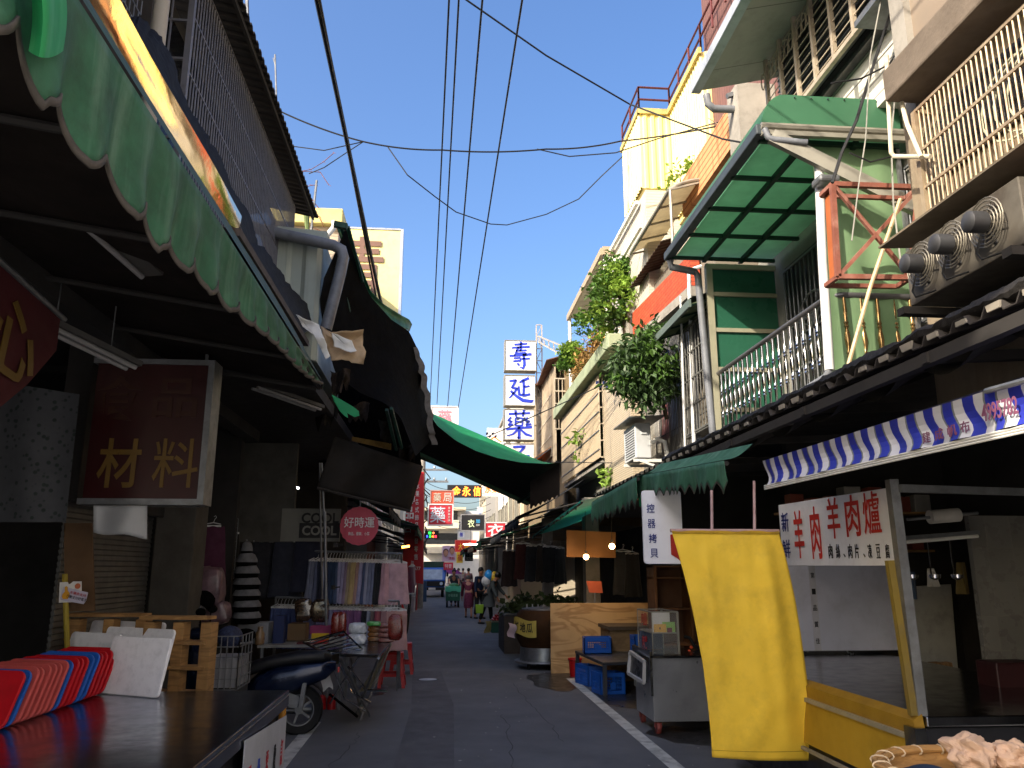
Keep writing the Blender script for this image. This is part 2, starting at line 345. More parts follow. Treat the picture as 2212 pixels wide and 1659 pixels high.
# the awning with its scalloped valance
fit(-1.0, 3.1, 1.2, 6.9)
aw = thing('awning', 'faded green awning with big scalloped valance over the left stalls', 'awning', (-1, 4, 3.1))
top_px = [(-40,-275),(60,-124),(142,0),(235,138),(330,283),(430,434),(506,547),(570,641),(640,745),(697,820)]
def axl(u, v, X=-1.0): return P(u, v, X=X)
tops = [axl(*p) for p in top_px]
cus = [(2,110),(30,230),(99,231),(162,326),(228,408),(288,476),(350,540),(407,586),(450,628),(496,669),(536,700),(572,735),(604,764),(634,785),(655,797),(676,812),(695,829)]
# valance: a grid in street direction, scallops of even pitch with hem
ya, yb = 1.15, 6.95; zt = 3.17
def dropz(y):                                           # lower edge: rounded waves
    t = (y-ya)/.31+.35*mnoise.noise((y*1.3, 7, 0)); f = t-math.floor(t); k = .8+.5*mnoise.noise((math.floor(t)*1.7, 3, 0)); 
    tp = max(.06, min(1, (7.0-y)/3.9)); return (.31+.05*k+.06*math.cos(2*math.pi*f)*k)*tp
def vfold(y, t):
    q = (y-ya)/.31+.35*mnoise.noise((y*1.3, 7, 0))
    return (.022*math.sin(2*math.pi*q+.6)+.035*mnoise.noise((y*1.8, t*1.5, 1)))*t
def val(a, b):
    y = ya+(yb-ya)*a; d = dropz(y)*b
    return V3((-1.0+vfold(y, b)+.05*b*mnoise.noise((y*.9, 0, 4)), y, zt-.01*y*.2-d))
MB().grid(val, 300, 10).build('valance', M_gcl, aw, True, solid=.004)
MB().grid(lambda a, b: (lambda y: V3((-1.0+vfold(y, 1)+.05*mnoise.noise((y*.9, 0, 4))+.004, y, zt-.002*y-dropz(y)-.012+.024*b)))(ya+(yb-ya)*a), 300, 1).build('hem', M_hem, aw, True, solid=.008)
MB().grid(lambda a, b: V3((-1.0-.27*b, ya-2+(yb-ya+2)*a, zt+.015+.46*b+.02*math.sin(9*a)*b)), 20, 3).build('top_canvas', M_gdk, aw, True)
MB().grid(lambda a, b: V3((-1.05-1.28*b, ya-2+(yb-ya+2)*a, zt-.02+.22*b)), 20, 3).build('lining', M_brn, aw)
fr = MB(); fr.tube([(-1.03, ya-2, zt-.015), (-1.03, yb, zt-.03)], .02, 8)
for k in range(7): fr.tube([(-1.05, ya-.2+k*1.0, zt-.04), (-2.33, ya-.2+k*1.0, zt+.16)], .018, 6)
fr.build('frame', M_dk, aw, True)
fl = MB(); fl.grid(lambda a, b: P(60+75*a+10*math.sin(3*b), -60+185*b-30*(a-.5)**2*4*b*.5, X=-.93+.05*math.sin(4*a)), 10, 10); fl.build('folded_flap', mt('green_bright_flap', '2f9a5c', .6, var=.2, trans=.4, streak='7fc79a', samt=.4), aw, True)
ef = MB(); e = [P(818+0*i, 0, Y=7) for i in range(1)]
pts = [(716,852),(735,862),(762,878),(775,888),(776,898),(766,901),(750,892),(752,903),(745,899),(734,888),(722,868)]
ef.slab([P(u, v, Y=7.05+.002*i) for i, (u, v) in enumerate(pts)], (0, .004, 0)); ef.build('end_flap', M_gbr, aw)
fit(-1.26, 3.7, 1, 5)
# the polished steel fascia behind it (it mirrors the sunny house fronts over the street)
fa = thing('fascia', 'long polished steel strip mirroring the sunny street above the green awning', 'fascia', (-1.27, 3.8, 3.6))
MB().grid(lambda a, b: V3((-1.262+.029*b+.004*math.sin(13*a+3*b)+.004*mnoise.noise((a*9, b*2, 0)), 1.0+4.05*a, 3.635+.15*b)), 60, 4).build('sheet', mt('mirror_steel', 'd8c4a4', .10, 1, var=.04, scale=2, bump=.25, bs=3), fa, True)
MB().bar((-1.28, 1, 3.79), (-1.28, 5.05, 3.79), .02, .03).build('lip', M_gst, fa)
# ragged black tarp above it
nofit()
tp = thing('tarp', 'ragged black tarp draped along the roof edge under the barred cage', 'tarp', (-1.6, 5, 3.8))
up_ = [(250,0),(274,40),(302,34),(340,70),(370,116),(386,175),(407,228),(436,272),(463,317),(496,390),(522,436),(546,480),(558,526),(588,560),(612,594),(636,628),(676,668),(690,700)]
lo_ = [(225,0),(268,44),(290,80),(312,118),(340,165),(362,205),(390,252),(420,300),(448,345),(470,392),(496,440),(515,480),(534,520),(556,560),(580,610),(606,650),(630,690),(648,725)]
def lerp(L_, t):
    k = t*(len(L_)-1); i = min(int(k), len(L_)-2); f = k-i; return tuple(L_[i][j]*(1-f)+L_[i+1][j]*f for j in range(2))
def tpf(a, b):
    l, u = lerp(lo_, a), lerp(up_, a); jag = (5*mnoise.noise((a*60, 0, 2))+4*mnoise.noise((a*17, 5, 2)))*b
    return P(l[0]*(1-b)+u[0]*b+jag, l[1]*(1-b)+u[1]*b-jag, X=-1.29-.38*b+.03*mnoise.noise((a*25, b*3, 0)))
MB().grid(tpf, 120, 8).build('sheet', M_tarp, tp, True)
bm = MB(); bm.bar(P(500,500,X=-1.27), P(655,742,X=-1.27), .10, .05); bm.build('batten', mt('weathered_board', '4a423f', .85, var=.3, scale=5, dirt='222', ds=5) if 0 else mt('weathered_board', '4a423f', .85, var=.3, scale=5, dirt='222020', ds=5), tp)
# torn cardboard and paper at its end
tc_ = thing('torn_cardboard', 'torn brown cardboard and paper hanging from the end of the black tarp', 'cardboard', P(715, 740, Y=6.9))
def ragged(pts, Y, amp=.03, dn=None, sub=3, seed=0):
    q = random.Random(seed); mb = MB(); c = (sum(p[0] for p in pts)/len(pts), sum(p[1] for p in pts)/len(pts))
    out = []
    for i in range(len(pts)):
        a, b = pts[i], pts[(i+1) % len(pts)]
        for k in range(sub): t = k/sub; out.append((a[0]*(1-t)+b[0]*t+q.uniform(-1.5,1.5), a[1]*(1-t)+b[1]*t+q.uniform(-1.5,1.5)))
    def fn(a, b):
        p = lerp(out+[out[0]], a); u, v = c[0]+(p[0]-c[0])*b, c[1]+(p[1]-c[1])*b
        return P(u, v, Y=Y+amp*(mnoise.noise((u*.03, v*.05, seed))+.6*math.sin(v*.09+u*.03)))
    return mb.grid(fn, len(out), 7)
M_cb = mt('cardboard', 'b59a78', .85, var=.12, scale=6, dirt='6f5c48', ds=5)
ragged([(690,702),(715,718),(748,715),(786,712),(784,745),(791,760),(784,786),(760,782),(738,776),(716,778),(706,752)], 6.9, .07, seed=2).build('flap', M_cb, tc_, True, solid=.004)
ragged([(640,680),(662,690),(690,702),(705,745),(712,770),(704,778),(690,748),(676,720),(655,705)], 6.8, .05, seed=4).build('torn_sheet', M_ppr, tc_, True, solid=.002)
ragged([(716,718),(760,735),(770,758),(756,762),(722,748)], 6.8, .04, seed=6).build('paper', M_ppr, tc_, True, solid=.002)
# white ribbed shed with its drainpipe
sd = thing('shed', 'small pale ribbed metal shed on the left roofs with dark drainpipe', 'shed', P(630, 700, Y=9.2))
s0 = P(553, 722, Y=9.2); s1 = P(704, 722, Y=9.2); st = P(600, 505, Y=9.2).z
M_rib = mt('pale_ribbed', '9fa69b', .5, .2, var=.08, scale=2, streak='6a6f68', samt=.4)
mb = MB(); corr(mb, (s0.x, 9.2, s0.z-.3), (s1.x-s0.x-.1, 0, 0), (0, 0, st-s0.z+.25), 2, .34, .035, (0,-1,0)); mb.box(s0.x, s1.x-.1, 9.25, 11.3, s0.z-.3, st); mb.build('wall', M_rib, sd)
mb = MB(); mb.obox((s0.x-.05, 9.08, st-.03), (s1.x-s0.x+.02, 0, -.07), (0, .3, 0), (0, 0, .1)); mb.build('eave_trim', M_rib, sd)
mb = MB(); mb.tube([P(520,478,Y=9.0), P(560,495,Y=9.0), P(720,530,Y=9.0), P(738,540,Y=9.0), P(742,556,Y=9.0), P(735,590,Y=9.0), P(704,712,Y=9.0)], .068, 14); mb.lathe([(.075,0),(.075,.03)], P(585,500,Y=9), 14, (1,0,-.2)); mb.build('drainpipe', M_pvc, sd, True)
# cactus and barbed wire on the far roof corner
ca = thing('cactus', 'green hanging cactus pads at the end of the black roof edge', 'cactus', P(653, 420, Y=11.6))
mb = MB()
for ps, r in (([(655,385),(650,420),(640,450)],.05), ([(656,395),(660,440),(664,500)],.06), ([(664,500),(660,540),(658,565)],.05), ([(652,400),(646,425)],.05)):
    mb.tube([P(u,v,Y=11.6) for u, v in ps], [r*.6]+[r]*(len(ps)-2)+[r*.5], 7)
mb.build('pads', mt('cactus_green', '5c6b3a', .6, var=.25, scale=9), ca, True)
bw = thing('barbed_wire', 'rusty barbed wire strung on a leaning post above the left roofs', 'barbed wire', P(680, 480, Y=12))
mb = MB(); mb.tube([P(684,390,Y=12), P(672,500,Y=12)], .02, 6); mb.build('post', M_gst, bw)
mb = MB()
for ps in ([(652,370),(690,372),(712,400)], [(657,405),(672,400),(684,400)], [(657,425),(672,430),(690,450)], [(655,440),(680,455),(696,480)], [(668,470),(690,468),(700,490)], [(672,490),(694,500),(700,525)], [(640,372),(670,366),(700,350),(722,330)]):
    mb.tube([P(u+2*math.sin(i*2), v, Y=12) for i, (u, v) in enumerate(ps)], .006, 4)
    for (u, v) in ps: mb.bar(P(u-3,v-2,Y=12), P(u+3,v+2,Y=12), .005)
mb.build('wire', M_rust, bw)
an = thing('antenna', 'thin rod antenna standing on the left roof against the sky', 'antenna', P(596, 235, Y=9.5, ))
mb = MB(); mb.tube([P(594,118,Y=9.5), P(598,240,Y=9.5)], .012, 6); mb.bar(P(590,125,Y=9.5), P(596,150,Y=9.5), .01); mb.build('rod', M_gst, an)
an = thing('antenna', 'tall thin pole at the top edge beside the black roof', 'antenna', P(536, 60, Y=8))
mb = MB(); mb.tube([P(531,-60,Y=8), P(536,70,Y=8)], .02, 6); mb.build('rod', M_gst, an)
# cream house and yellow sign further back
hb = thing('house', 'small cream tiled house with yellow roof rim behind the left roofs', 'house', P(690, 560, Y=13.5))
a = P(650, 460, Y=13.5); b = P(726, 600, Y=13.5)
MB().box(a.x-3, b.x, 13.5, 17, 3.45, a.z-.25).build('wall', mt('cream_tiles', 'b7a792', .7, var=.12, tile=('x', .32, .09, '8b7f70', .008, .5)), hb)
MB().box(a.x-3, b.x+.08, 13.35, 17, a.z-.25, a.z+.05).build('roof_rim', mt('yellow_trim', 'd3c37a', .6, dirt='8d8355', ds=4), hb, bev=.02)
mb = MB(); mb.tube([P(722,478,Y=13.3), P(722,490,Y=13.3), P(692,528,Y=13.3), P(680,545,Y=13.3)], .05, 10); mb.build('drainpipe', M_wpv, hb, True)
M_sgy = mt('sign_yellow', 'd8cf92', .5, var=.06, scale=2, dirt='8f8a58', damt=.35, ds=5)
M_sgb = mt('sign_brown', '6b4f45', .6, var=.06)
ys = thing('signboard', 'tall yellow signboard with chunky brown characters rising above the left canopies', 'sign', P(818, 720, Y=17))
a = P(760, 495, Y=17); b = P(866, 498, Y=17); zb = P(866, 740, Y=17).z
MB().box(a.x-.4, b.x, 17, 17.25, zb-1.5, b.z).build('panel', M_sgy, ys, bev=.01)
mb = MB(); mb.box(b.x, b.x+.06, 16.98, 17.28, zb-1.5, b.z+.03); mb.box(a.x-.4, b.x, 16.98, 17.28, b.z, b.z+.04); mb.build('frame', mt('aluminium','b9b9bb',.35,.8), ys)
cxs = P(812, 0, Y=17).x
for ch, (va, vb), wx in (('青', (513,640), .98), ('品', (655,745), .9), ('店', (760,860), .9)):
    zc, zd = P(812, va, Y=17).z, P(812, vb, Y=17).z
    text('lettering', ch, M_sgb, ys, (cxs-.06, 16.98, (zc+zd)/2), EX, UP, wx, zc-zd, .035)
# big black canopy on the left with its green rim
cn = thing('canopy', 'black sagging canopy with green rim above the clothes stall at left', 'canopy', (-.9, 11, 3.2))
T_ = [(747,492),(775,585),(800,640),(845,690),(884,716),(905,760),(918,850),(932,950)]; L2 = [(700,600),(690,650),(700,720),(725,810),(780,850),(830,870),(865,900),(898,985)]
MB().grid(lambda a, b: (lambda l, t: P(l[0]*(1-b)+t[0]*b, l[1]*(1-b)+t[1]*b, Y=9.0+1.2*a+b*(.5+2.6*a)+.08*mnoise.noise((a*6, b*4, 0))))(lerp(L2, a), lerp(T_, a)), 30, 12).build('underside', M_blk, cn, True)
go, gi = [(746,486),(762,520),(778,570),(800,628),(830,658),(865,680),(884,690),(890,700)], [(728,492),(752,560),(772,605),(798,655),(838,694),(866,708),(880,712),(884,716)]
MB().grid(lambda a, b: (lambda l, t: P(l[0]*(1-b)+t[0]*b, l[1]*(1-b)+t[1]*b, Y=9.5+3.0*a+.15*math.sin(b*3)))(lerp(gi, a), lerp(go, a)), 30, 5).build('rim', mt('green_canvas_rim', '1c5f48', .6, var=.3, scale=6, dirt='0e1f19', ds=5), cn, True, solid=.01)
mb = MB()
for p, q in (((737,486),(772,620)), ((752,490),(783,608)), ((722,520),(760,700)), ((835,885),(856,972)), ((845,882),(868,968))): mb = MB(); mb.bar(P(*p,Y=9.4), P(*q,Y=10.2), .035); mb.build('strut', M_gdk, cn)
mb = MB(); mb.bar(P(722,484,Y=9.3), P(750,490,Y=9.3), .07); mb.build('strut', M_gdk, cn)
MB().grid(lambda a, b: P((670+215*a)*(1-b)+(690+222*a)*b, 800+210*b+6*math.sin(a*9), Y=13.0+.2*math.sin(a*7+b*3)), 16, 8).build('shade_backing', M_blk, cn, True)  # added black sheet, stands in for the shade behind the canopy
MB().grid(lambda a, b: (lambda p: P(p[0]-5+13*b+2*math.sin(a*40), p[1]+3*math.sin(a*33), Y=11.9+.6*a))(lerp([(893,750),(908,790),(915,825),(925,880),(930,930),(936,958)], a)), 40, 3).build('torn_strip', mt('dirty_gauze', '7c7771', .9, var=.25, scale=12, dirt='3f3a36', ds=8), cn, True)
q_ = random.Random(17)
for i, (u, v, w_, h_, Yc) in enumerate(((705,862,60,70,9.2),(772,872,55,48,9.6),(842,905,50,60,10.6),(880,965,40,50,11.5),(905,800,18,60,12.4),(735,800,45,60,9.1))):
    MB().grid(lambda a, b: P(u+w_*(a-.5)*(1-.25*b)+5*mnoise.noise((b*3,i,a*2)), v+h_*b*(.75+.45*mnoise.noise((a*5,i*3,0)))+5*math.sin(a*6), Y=Yc-.12+.10*math.sin(a*8+b*2+i)), 18, 8).build('hanging_scrap', [mt('scrap_dark','1a1714',.9,var=.4,scale=8,spec=.1), mt('scrap_brown','2c2520',.9,var=.4,scale=8,spec=.1)][i % 2], cn, True)
# canopy spanning the street
cs = thing('canopy', 'green canvas canopy slung right across the street with dark underside', 'canopy', (.4, 14, 3.2))
Bn = [(929,896),(945,920),(985,952),(1028,974),(1074,989),(1123,999),(1179,1002),(1209,1000)]; Bc = [(928,891),(948,899),(990,918),(1032,936),(1084,959),(1123,977),(1171,997),(1205,1003)]
Bf = [(880,978),(905,987),(949,1003),(1010,1029),(1048,1049),(1088,1067),(1123,1080),(1150,1092)]
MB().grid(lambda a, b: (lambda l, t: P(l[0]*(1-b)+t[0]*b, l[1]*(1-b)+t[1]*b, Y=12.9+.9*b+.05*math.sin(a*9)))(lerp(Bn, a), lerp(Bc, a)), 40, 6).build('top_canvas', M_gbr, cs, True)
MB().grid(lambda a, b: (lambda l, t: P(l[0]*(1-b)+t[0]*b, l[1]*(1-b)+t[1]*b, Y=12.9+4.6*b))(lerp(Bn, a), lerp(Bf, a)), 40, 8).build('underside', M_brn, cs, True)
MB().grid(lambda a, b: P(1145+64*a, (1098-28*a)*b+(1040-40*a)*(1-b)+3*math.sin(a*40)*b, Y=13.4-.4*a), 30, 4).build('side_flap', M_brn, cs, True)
mb = MB(); mb.bar(P(880,970,Y=13), P(1140,1088,Y=15.5), .06); mb.bar(P(1190,1037,Y=13.2), P(1120,1085,Y=15), .05); mb.bar(P(905,987,Y=16), P(1010,1030,Y=17), .05); mb.build('frame', M_gdk, cs)
hg = thing('hanging_tarp', 'dull brown tarp hanging as a rectangle below the black canopy at left', 'tarp', P(800, 1100, Y=10))
MB().grid(lambda a, b: P((724+190*a)*(1-b)+(684+201*a)*b, (943+64*a)*(1-b)+(1054+50*a)*b+4*math.sin(a*7)*b, Y=10+.8*a+.05*math.sin(a*11+b*3)), 20, 10).build('sheet', mt('brown_tarp', '1c1815', .85, var=.2, scale=2, dirt='2a231e', ds=2), hg, True, solid=.004)
mb = MB(); mb.tube([P(684,1054,Y=9.97), P(885,1104,Y=10.77)], .02, 6); mb.build('bottom_bar', M_dk, hg)
yb_ = thing('signboard', 'narrow weathered yellow signboard under the black canopy at left', 'sign', P(785, 955, Y=11))
MB().slab([P(726,937,Y=11), P(845,958,Y=11.2), P(845,972,Y=11.2), P(726,944,Y=11)], (0,.03,0)).build('panel', mt('old_yellow', '8a6a2e', .7, var=.3, scale=7, dirt='3c2c18', ds=9), yb_)
# dark shop behind the clothes
hc = thing('shop_house', 'dark clothes shop front under the black canopy at left', 'house', (-3, 10.5, 0))
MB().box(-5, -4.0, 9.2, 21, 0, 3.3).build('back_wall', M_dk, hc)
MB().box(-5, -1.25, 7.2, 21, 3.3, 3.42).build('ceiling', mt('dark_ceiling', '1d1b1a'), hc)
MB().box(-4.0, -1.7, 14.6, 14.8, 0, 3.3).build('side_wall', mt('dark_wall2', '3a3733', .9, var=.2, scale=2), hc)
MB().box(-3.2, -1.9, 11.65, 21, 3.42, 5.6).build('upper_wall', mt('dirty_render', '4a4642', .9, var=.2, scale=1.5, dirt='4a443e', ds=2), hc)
b_ = MB(); b_.box(-3.9, -2.0, 11.2, 11.3, 1.95, 3.3); b_.build('lintel', mt('grey_lintel', '4c4a45', .9, var=.2, dirt='2b2926', ds=3), hc)
# ================================================================ LEFT: stall table with boards
M_tt = mt('dark_steel_top', '9aa3b2', .2, 1, var=.1, scale=4, bump=.05, bs=10, dirt='4a4a4c', damt=.4, ds=3)
tb = thing('stall_table', 'wide reflective steel stall table in the left foreground', 'table', (-2.1, 4.6, 0))
fc = P(625, 1490, Z=.8); TX = fc.x; TY = fc.y
MB().box(-3.4, TX, 3.50, TY, .772, .8).build('tabletop', M_tt, tb, bev=.006)
MB().box(TX-.03, TX+.004, 3.52, TY-.02, .70, .771).build('edge_trim', M_stl, tb, bev=.004)
MB().box(-3.35, TX-.06, 3.6, TY-.08, .12, .76).build('cabinet', mt('dark_cabinet', '3c3c40', .5, .5, var=.15, dirt='1c1c1e', ds=3), tb)
mb = MB(); mb.tube([(TX-.03, TY-.04, .77), (TX-.03, TY-.04, 0)], .022, 8); mb.build('leg', M_gst, tb, True)
mb = MB(); mb.tube([(TX-.03, TY-.04, .76), (TX-.03, TY-.04, .54)], .024, 8); mb.build('leg_band', mt('orange_tape', 'a8721e', .6), tb, True)
mb = MB(); mb.tube([(TX-.03, 3.6, .77), (TX-.03, 3.6, 0)], .022, 8); mb.build('leg', M_gst, tb, True)
sg = thing('side_sign', 'white sheet with red and blue vertical writing hung on the steel table side', 'sign', (TX+.012, 4.3, .2))
a, b = P(530, 1600, X=TX+.014), P(612, 1562, X=TX+.014)
q = [P(528, 1600, X=TX+.014), P(618, 1545, X=TX+.014), V3((TX+.014, P(618,1545,X=TX+.014).y, .08)), V3((TX+.014, P(528,1600,X=TX+.014).y, .08))]
MB().slab(q, (.004,0,0)).build('sheet', mt('sign_white_dirty', 'aeb0b6', .6, var=.08, dirt='77777a', damt=.3), sg)
M_tr = mt('text_red', 'a8232a', .6); M_tbl = mt('text_blue', '1f3f9a', .6, var=.05); M_tk = mt('text_black', '1a1a1c', .6, var=.05)
for i, (s_, m_) in enumerate((('鮮肉', M_tr), ('批發', M_tbl), ('零售', M_tr), ('歡迎', M_tk), ('訂購', M_tr))):
    yy = q[0].y+(q[1].y-q[0].y)*(i+.6)/5.2
    vtext('lettering', s_, m_, sg, (TX+.019, yy, .42-.01*i), (0,1,0), (0,0,1), .06, .36, .004)
# rounded board maker
def rrect(w_, h_, r, n=5):
    pts = []
    for cx, cy, a0 in ((w_-r, h_-r, 0), (r, h_-r, 90), (r, r, 180), (w_-r, r, 270)):
        pts += [(cx+r*math.cos(R(a0+90*i/n)), cy+r*math.sin(R(a0+90*i/n))) for i in range(n+1)]
    return pts
def board(name, o, x, y, w_, h_, t, r, mat):
    "rounded board: corner o, width along x, height along y"
    o, x, y = V3(o), V3(x).normalized(), V3(y).normalized(); n = x.cross(y)
    return MB().slab([o+x*a+y*b for a, b in rrect(w_, h_, r)], n*t).build(name, mat, bev=.004)
M_tred = mt('tray_red', 'b81420', .45, var=.1, scale=6, dirt='7d2020', damt=.3, ds=8); M_tpal = mt('tray_faded', 'c05350', .5, var=.1, scale=6, dirt='8f3a38', damt=.3, ds=8); M_tblu = mt('tray_blue', '2258b0', .45, var=.1, scale=6)
cols = ['rl','b','p','p','p','p','p','p','b','r','r','r','b','b','r','r','r','r']
a0 = P(8, 1580, Z=.801); a1 = P(222, 1502, Z=.801)
words = ['first','second','third','fourth','fifth','sixth','seventh','eighth','ninth','tenth','eleventh','twelfth','thirteenth','fourteenth','fifteenth','sixteenth','seventeenth','last']
for i, c in enumerate(cols):
    t = i/(len(cols)-1); o = a0*(1-t)+a1*t; m = {'r':M_tred,'rl':M_tred,'p':M_tpal,'b':M_tblu}[c]
    j = rnd.uniform(-.008,.008); x = V3((.94, -.34, 0)); y = V3((.10+j, .42+j, .9))
    nm = {'r':'red','rl':'bright red','p':'faded red','b':'blue'}[c]
    ob = board('tray', o-x.normalized()*.44, x, y, .44, .30+j, .018, .05, m)
    tag(ob, f'{nm} plastic tray, {words[i]} from the front in the leaning row on the steel table', 'tray', 'plastic trays leaning in a row on the steel table')
M_wb = mt('white_board', 'f0eff3', .5, var=.04, scale=8, dirt='8e8b90', damt=.25, ds=18)
def wboard(p0, p1, top, h_, label, t=.02):
    "board standing on the table between pixels p0 and p1, leaning back"
    A, B = P(*p0, Z=.802), P(*p1, Z=.802); x = (B-A); wd = x.length; y = V3(top)
    ob = board('cutting_board', A, x, y, wd, h_, t, .03, M_wb); tag(ob, label, 'cutting board', 'white boards leaning on the pallet behind the trays')
wboard((218,1497), (345,1508), (.10,.16,1), .36, 'large white cutting board standing in front of the other white boards')
wboard((128,1470), (235,1480), (.12,.2,1), .345, 'white cutting board half hidden behind the red trays, left of the large board')
wboard((205,1466), (352,1480), (.11,.2,1), .375, 'thin white board showing only its edge just behind the large white board')
wboard((170,1452), (330,1464), (.11,.22,1), .40, 'rearmost white board whose top edge rises above the other boards')
# pallets
def pallet(o, x, label):
    o, x = V3(o), V3(x); z = UP; n = x.cross(z).normalized()
    t = thing('pallet', label, 'pallet', o, 'wooden pallets standing behind the steel table')
    for f in (.04, .5, .93): MB().obox(o+x*f+n*.02, x.normalized()*.085, n*-.10, z*1.215).build('stringer', M_wd, t, bev=.003)
    for k in range(8): MB().obox(o+z*(.02+k*.1735)+n*.045-x*.01, x*1.04, n*-.022 if 0 else n*-.15, z*.024+n*0).build('board', M_wd, t, bev=.002)
    return t
M_wd = mt('pallet_wood', '9a7446', .8, var=.25, scale=5, grain=((1.2,1.2,9), '6a4c2c', .5), bump=.2)
e0 = P(295, 1478, Y=6.35); e1 = P(432, 1500, Y=6.2)
pallet((e0.x, 6.35, 0), (e1.x-e0.x, -.12, 0), 'pale wooden pallet standing on edge behind the white boards')
e0 = P(130, 1478, Y=6.75); e1 = P(292, 1490, Y=6.65)
pallet((e0.x, 6.75, 0), (e1.x-e0.x, -.1, 0), 'darker wooden pallet standing on edge further left behind the trays')
# thumb cards on a yellow post
pc = thing('price_card', 'two white cards with a yellow thumbs up tied to a post', 'sign', P(158, 1282, Y=6.3))
mb = MB(); mb.tube([P(140,1240,Y=6.36), P(146,1420,Y=6.36)], .02, 8); mb.build('post', mt('dull_yellow','8c7a26',.7), pc)
MB().slab([P(u,v,Y=6.33) for u, v in ((129,1258),(146,1257),(148,1262),(152,1261),(158,1256),(176,1256),(176,1275),(168,1300),(127,1302))], (0,.004,0)).build('card', M_ppr, pc)
MB().slab([P(u,v,Y=6.31) for u, v in ((137,1267),(190,1280),(186,1297),(180,1305),(131,1296),(130,1292))], (0,.004,0)).build('card', mt('card_lilac','b9b4c6',.6), pc)
MB().slab([P(u,v,Y=6.303) for u, v in ((140,1268),(143,1266),(146,1268),(146,1276),(150,1281),(150,1287),(146,1294),(136,1294),(133,1289),(135,1283),(140,1278))], (0,.003,0)).build('thumb', mt('thumb_yellow','c98d1a',.6), pc)
mb = MB(); c = P(168, 1266, Y=6.325); mb.lathe([(.02,0),(.02,.003)], c, 16, (0,-1,0)); mb.build('dot', mt('card_orange','b0603c',.6), pc)
ax_ = (P(190,1280,Y=6.3)-P(137,1267,Y=6.3)).normalized()
text('lettering', '本攤商支持', M_tr, pc, P(169,1283,Y=6.305), ax_, UP, .12, .022, .006, .001); text('lettering', '行動支付好幫手', M_tk, pc, P(166,1292,Y=6.305), ax_, UP, .15, .024, .008, .001)
# big red lightbox sign, banner, sheets, tube lamps
ls = thing('lightbox_sign', 'unlit red lightbox sign with yellow characters under the left awning', 'sign', P(320, 1080, Y=6.0))
a, b = P(178, 1076, Y=6.0), P(452, 790, Y=6.0)
M_sr = mt('sign_red', '2c0708', .45, var=.12, scale=2, dirt='3a0a0a', damt=.4, ds=3); M_sy = mt('sign_gold', '5e4616', .55, var=.08)
MB().box(a.x, b.x, 6.0, 6.18, a.z, b.z).build('panel', M_sr, ls)
mb = MB(); mb.box(b.x, b.x+.045, 5.985, 6.2, a.z-.04, b.z+.04); mb.box(a.x-.03, b.x, 5.985, 6.2, a.z-.045, a.z-.001); mb.box(a.x-.03, b.x, 5.985, 6.2, b.z+.001, b.z+.04); mb.build('frame', M_gst, ls)
zc = (P(0,985,Y=6).z); text('lettering', '材', M_sy, ls, P(258,1000,Y=5.998), EX, UP, .30, .36, .022); text('lettering', '料', M_sy, ls, P(380,1000,Y=5.998), EX, UP, .32, .36, .022)
M_sy2 = mt('sign_faded_gold', '34180c', .6); text('lettering', '食', M_sy2, ls, P(258,860,Y=5.998), EX, UP, .32, .34, .02); text('lettering', '品', M_sy2, ls, P(380,860,Y=5.998), EX, UP, .32, .30, .02)
for k in range(2): MB().bar((a.x+.15+.6*k, 6.1, b.z+.04), (a.x+.15+.6*k, 6.1, 3.36), .02).build('hanger', M_gst, ls)
bn = thing('banner', 'red cloth banner with big yellow writing at the far left under the awning', 'banner', P(40, 720, X=-2.0))
q = [(-60,520),(130,690),(122,757),(60,830),(-60,930)]
MB().slab([P(u,v,X=-2.0) for u, v in q], (-.008,0,0)).build('cloth', mt('banner_red','3e0a10',.8,var=.15,scale=3), bn)
text('lettering', '心', M_sy, bn, P(30,735,X=-1.99), (0,1,-.12), UP, .42, .36, .03)
mb = MB(); mb.tube([P(-60,510,X=-2.0), P(140,690,X=-2.0)], .014, 6); mb.build('rod', M_gst, bn)
cu_ = thing('notice_sheet', 'pale hanging sheet printed all over with small dark flowers at far left', 'sheet', P(90, 960, Y=5.4))
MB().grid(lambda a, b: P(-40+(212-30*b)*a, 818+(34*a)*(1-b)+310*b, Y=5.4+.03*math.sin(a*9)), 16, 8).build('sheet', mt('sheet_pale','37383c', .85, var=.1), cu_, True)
if 0:
  mb = MB(); q_ = random.Random(3)
  for i in range(90):
    p = P(q_.uniform(0,165), q_.uniform(850,1110), Y=5.355); r_ = q_.uniform(.008,.02)
    mb.poly([p+V3((r_*(1 if k % 2 else .5)*math.cos(k*.785), 0, r_*(1 if k % 2 else .5)*math.sin(k*.785))) for k in range(8)])
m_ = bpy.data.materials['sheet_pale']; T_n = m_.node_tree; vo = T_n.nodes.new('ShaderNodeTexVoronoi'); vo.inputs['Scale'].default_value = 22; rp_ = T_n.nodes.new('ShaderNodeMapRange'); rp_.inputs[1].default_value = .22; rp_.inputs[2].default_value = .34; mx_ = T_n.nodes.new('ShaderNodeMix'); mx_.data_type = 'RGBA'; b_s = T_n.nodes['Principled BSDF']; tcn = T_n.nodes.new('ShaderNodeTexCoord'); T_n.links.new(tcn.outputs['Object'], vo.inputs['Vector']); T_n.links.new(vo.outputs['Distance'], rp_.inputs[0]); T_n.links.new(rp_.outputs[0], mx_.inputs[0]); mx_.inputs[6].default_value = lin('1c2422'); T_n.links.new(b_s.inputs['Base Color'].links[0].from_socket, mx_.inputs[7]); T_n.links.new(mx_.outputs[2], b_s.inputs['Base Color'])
ws = thing('plastic_sheet', 'white plastic sheet hung below the red lightbox sign', 'sheet', P(260, 1130, Y=5.9))
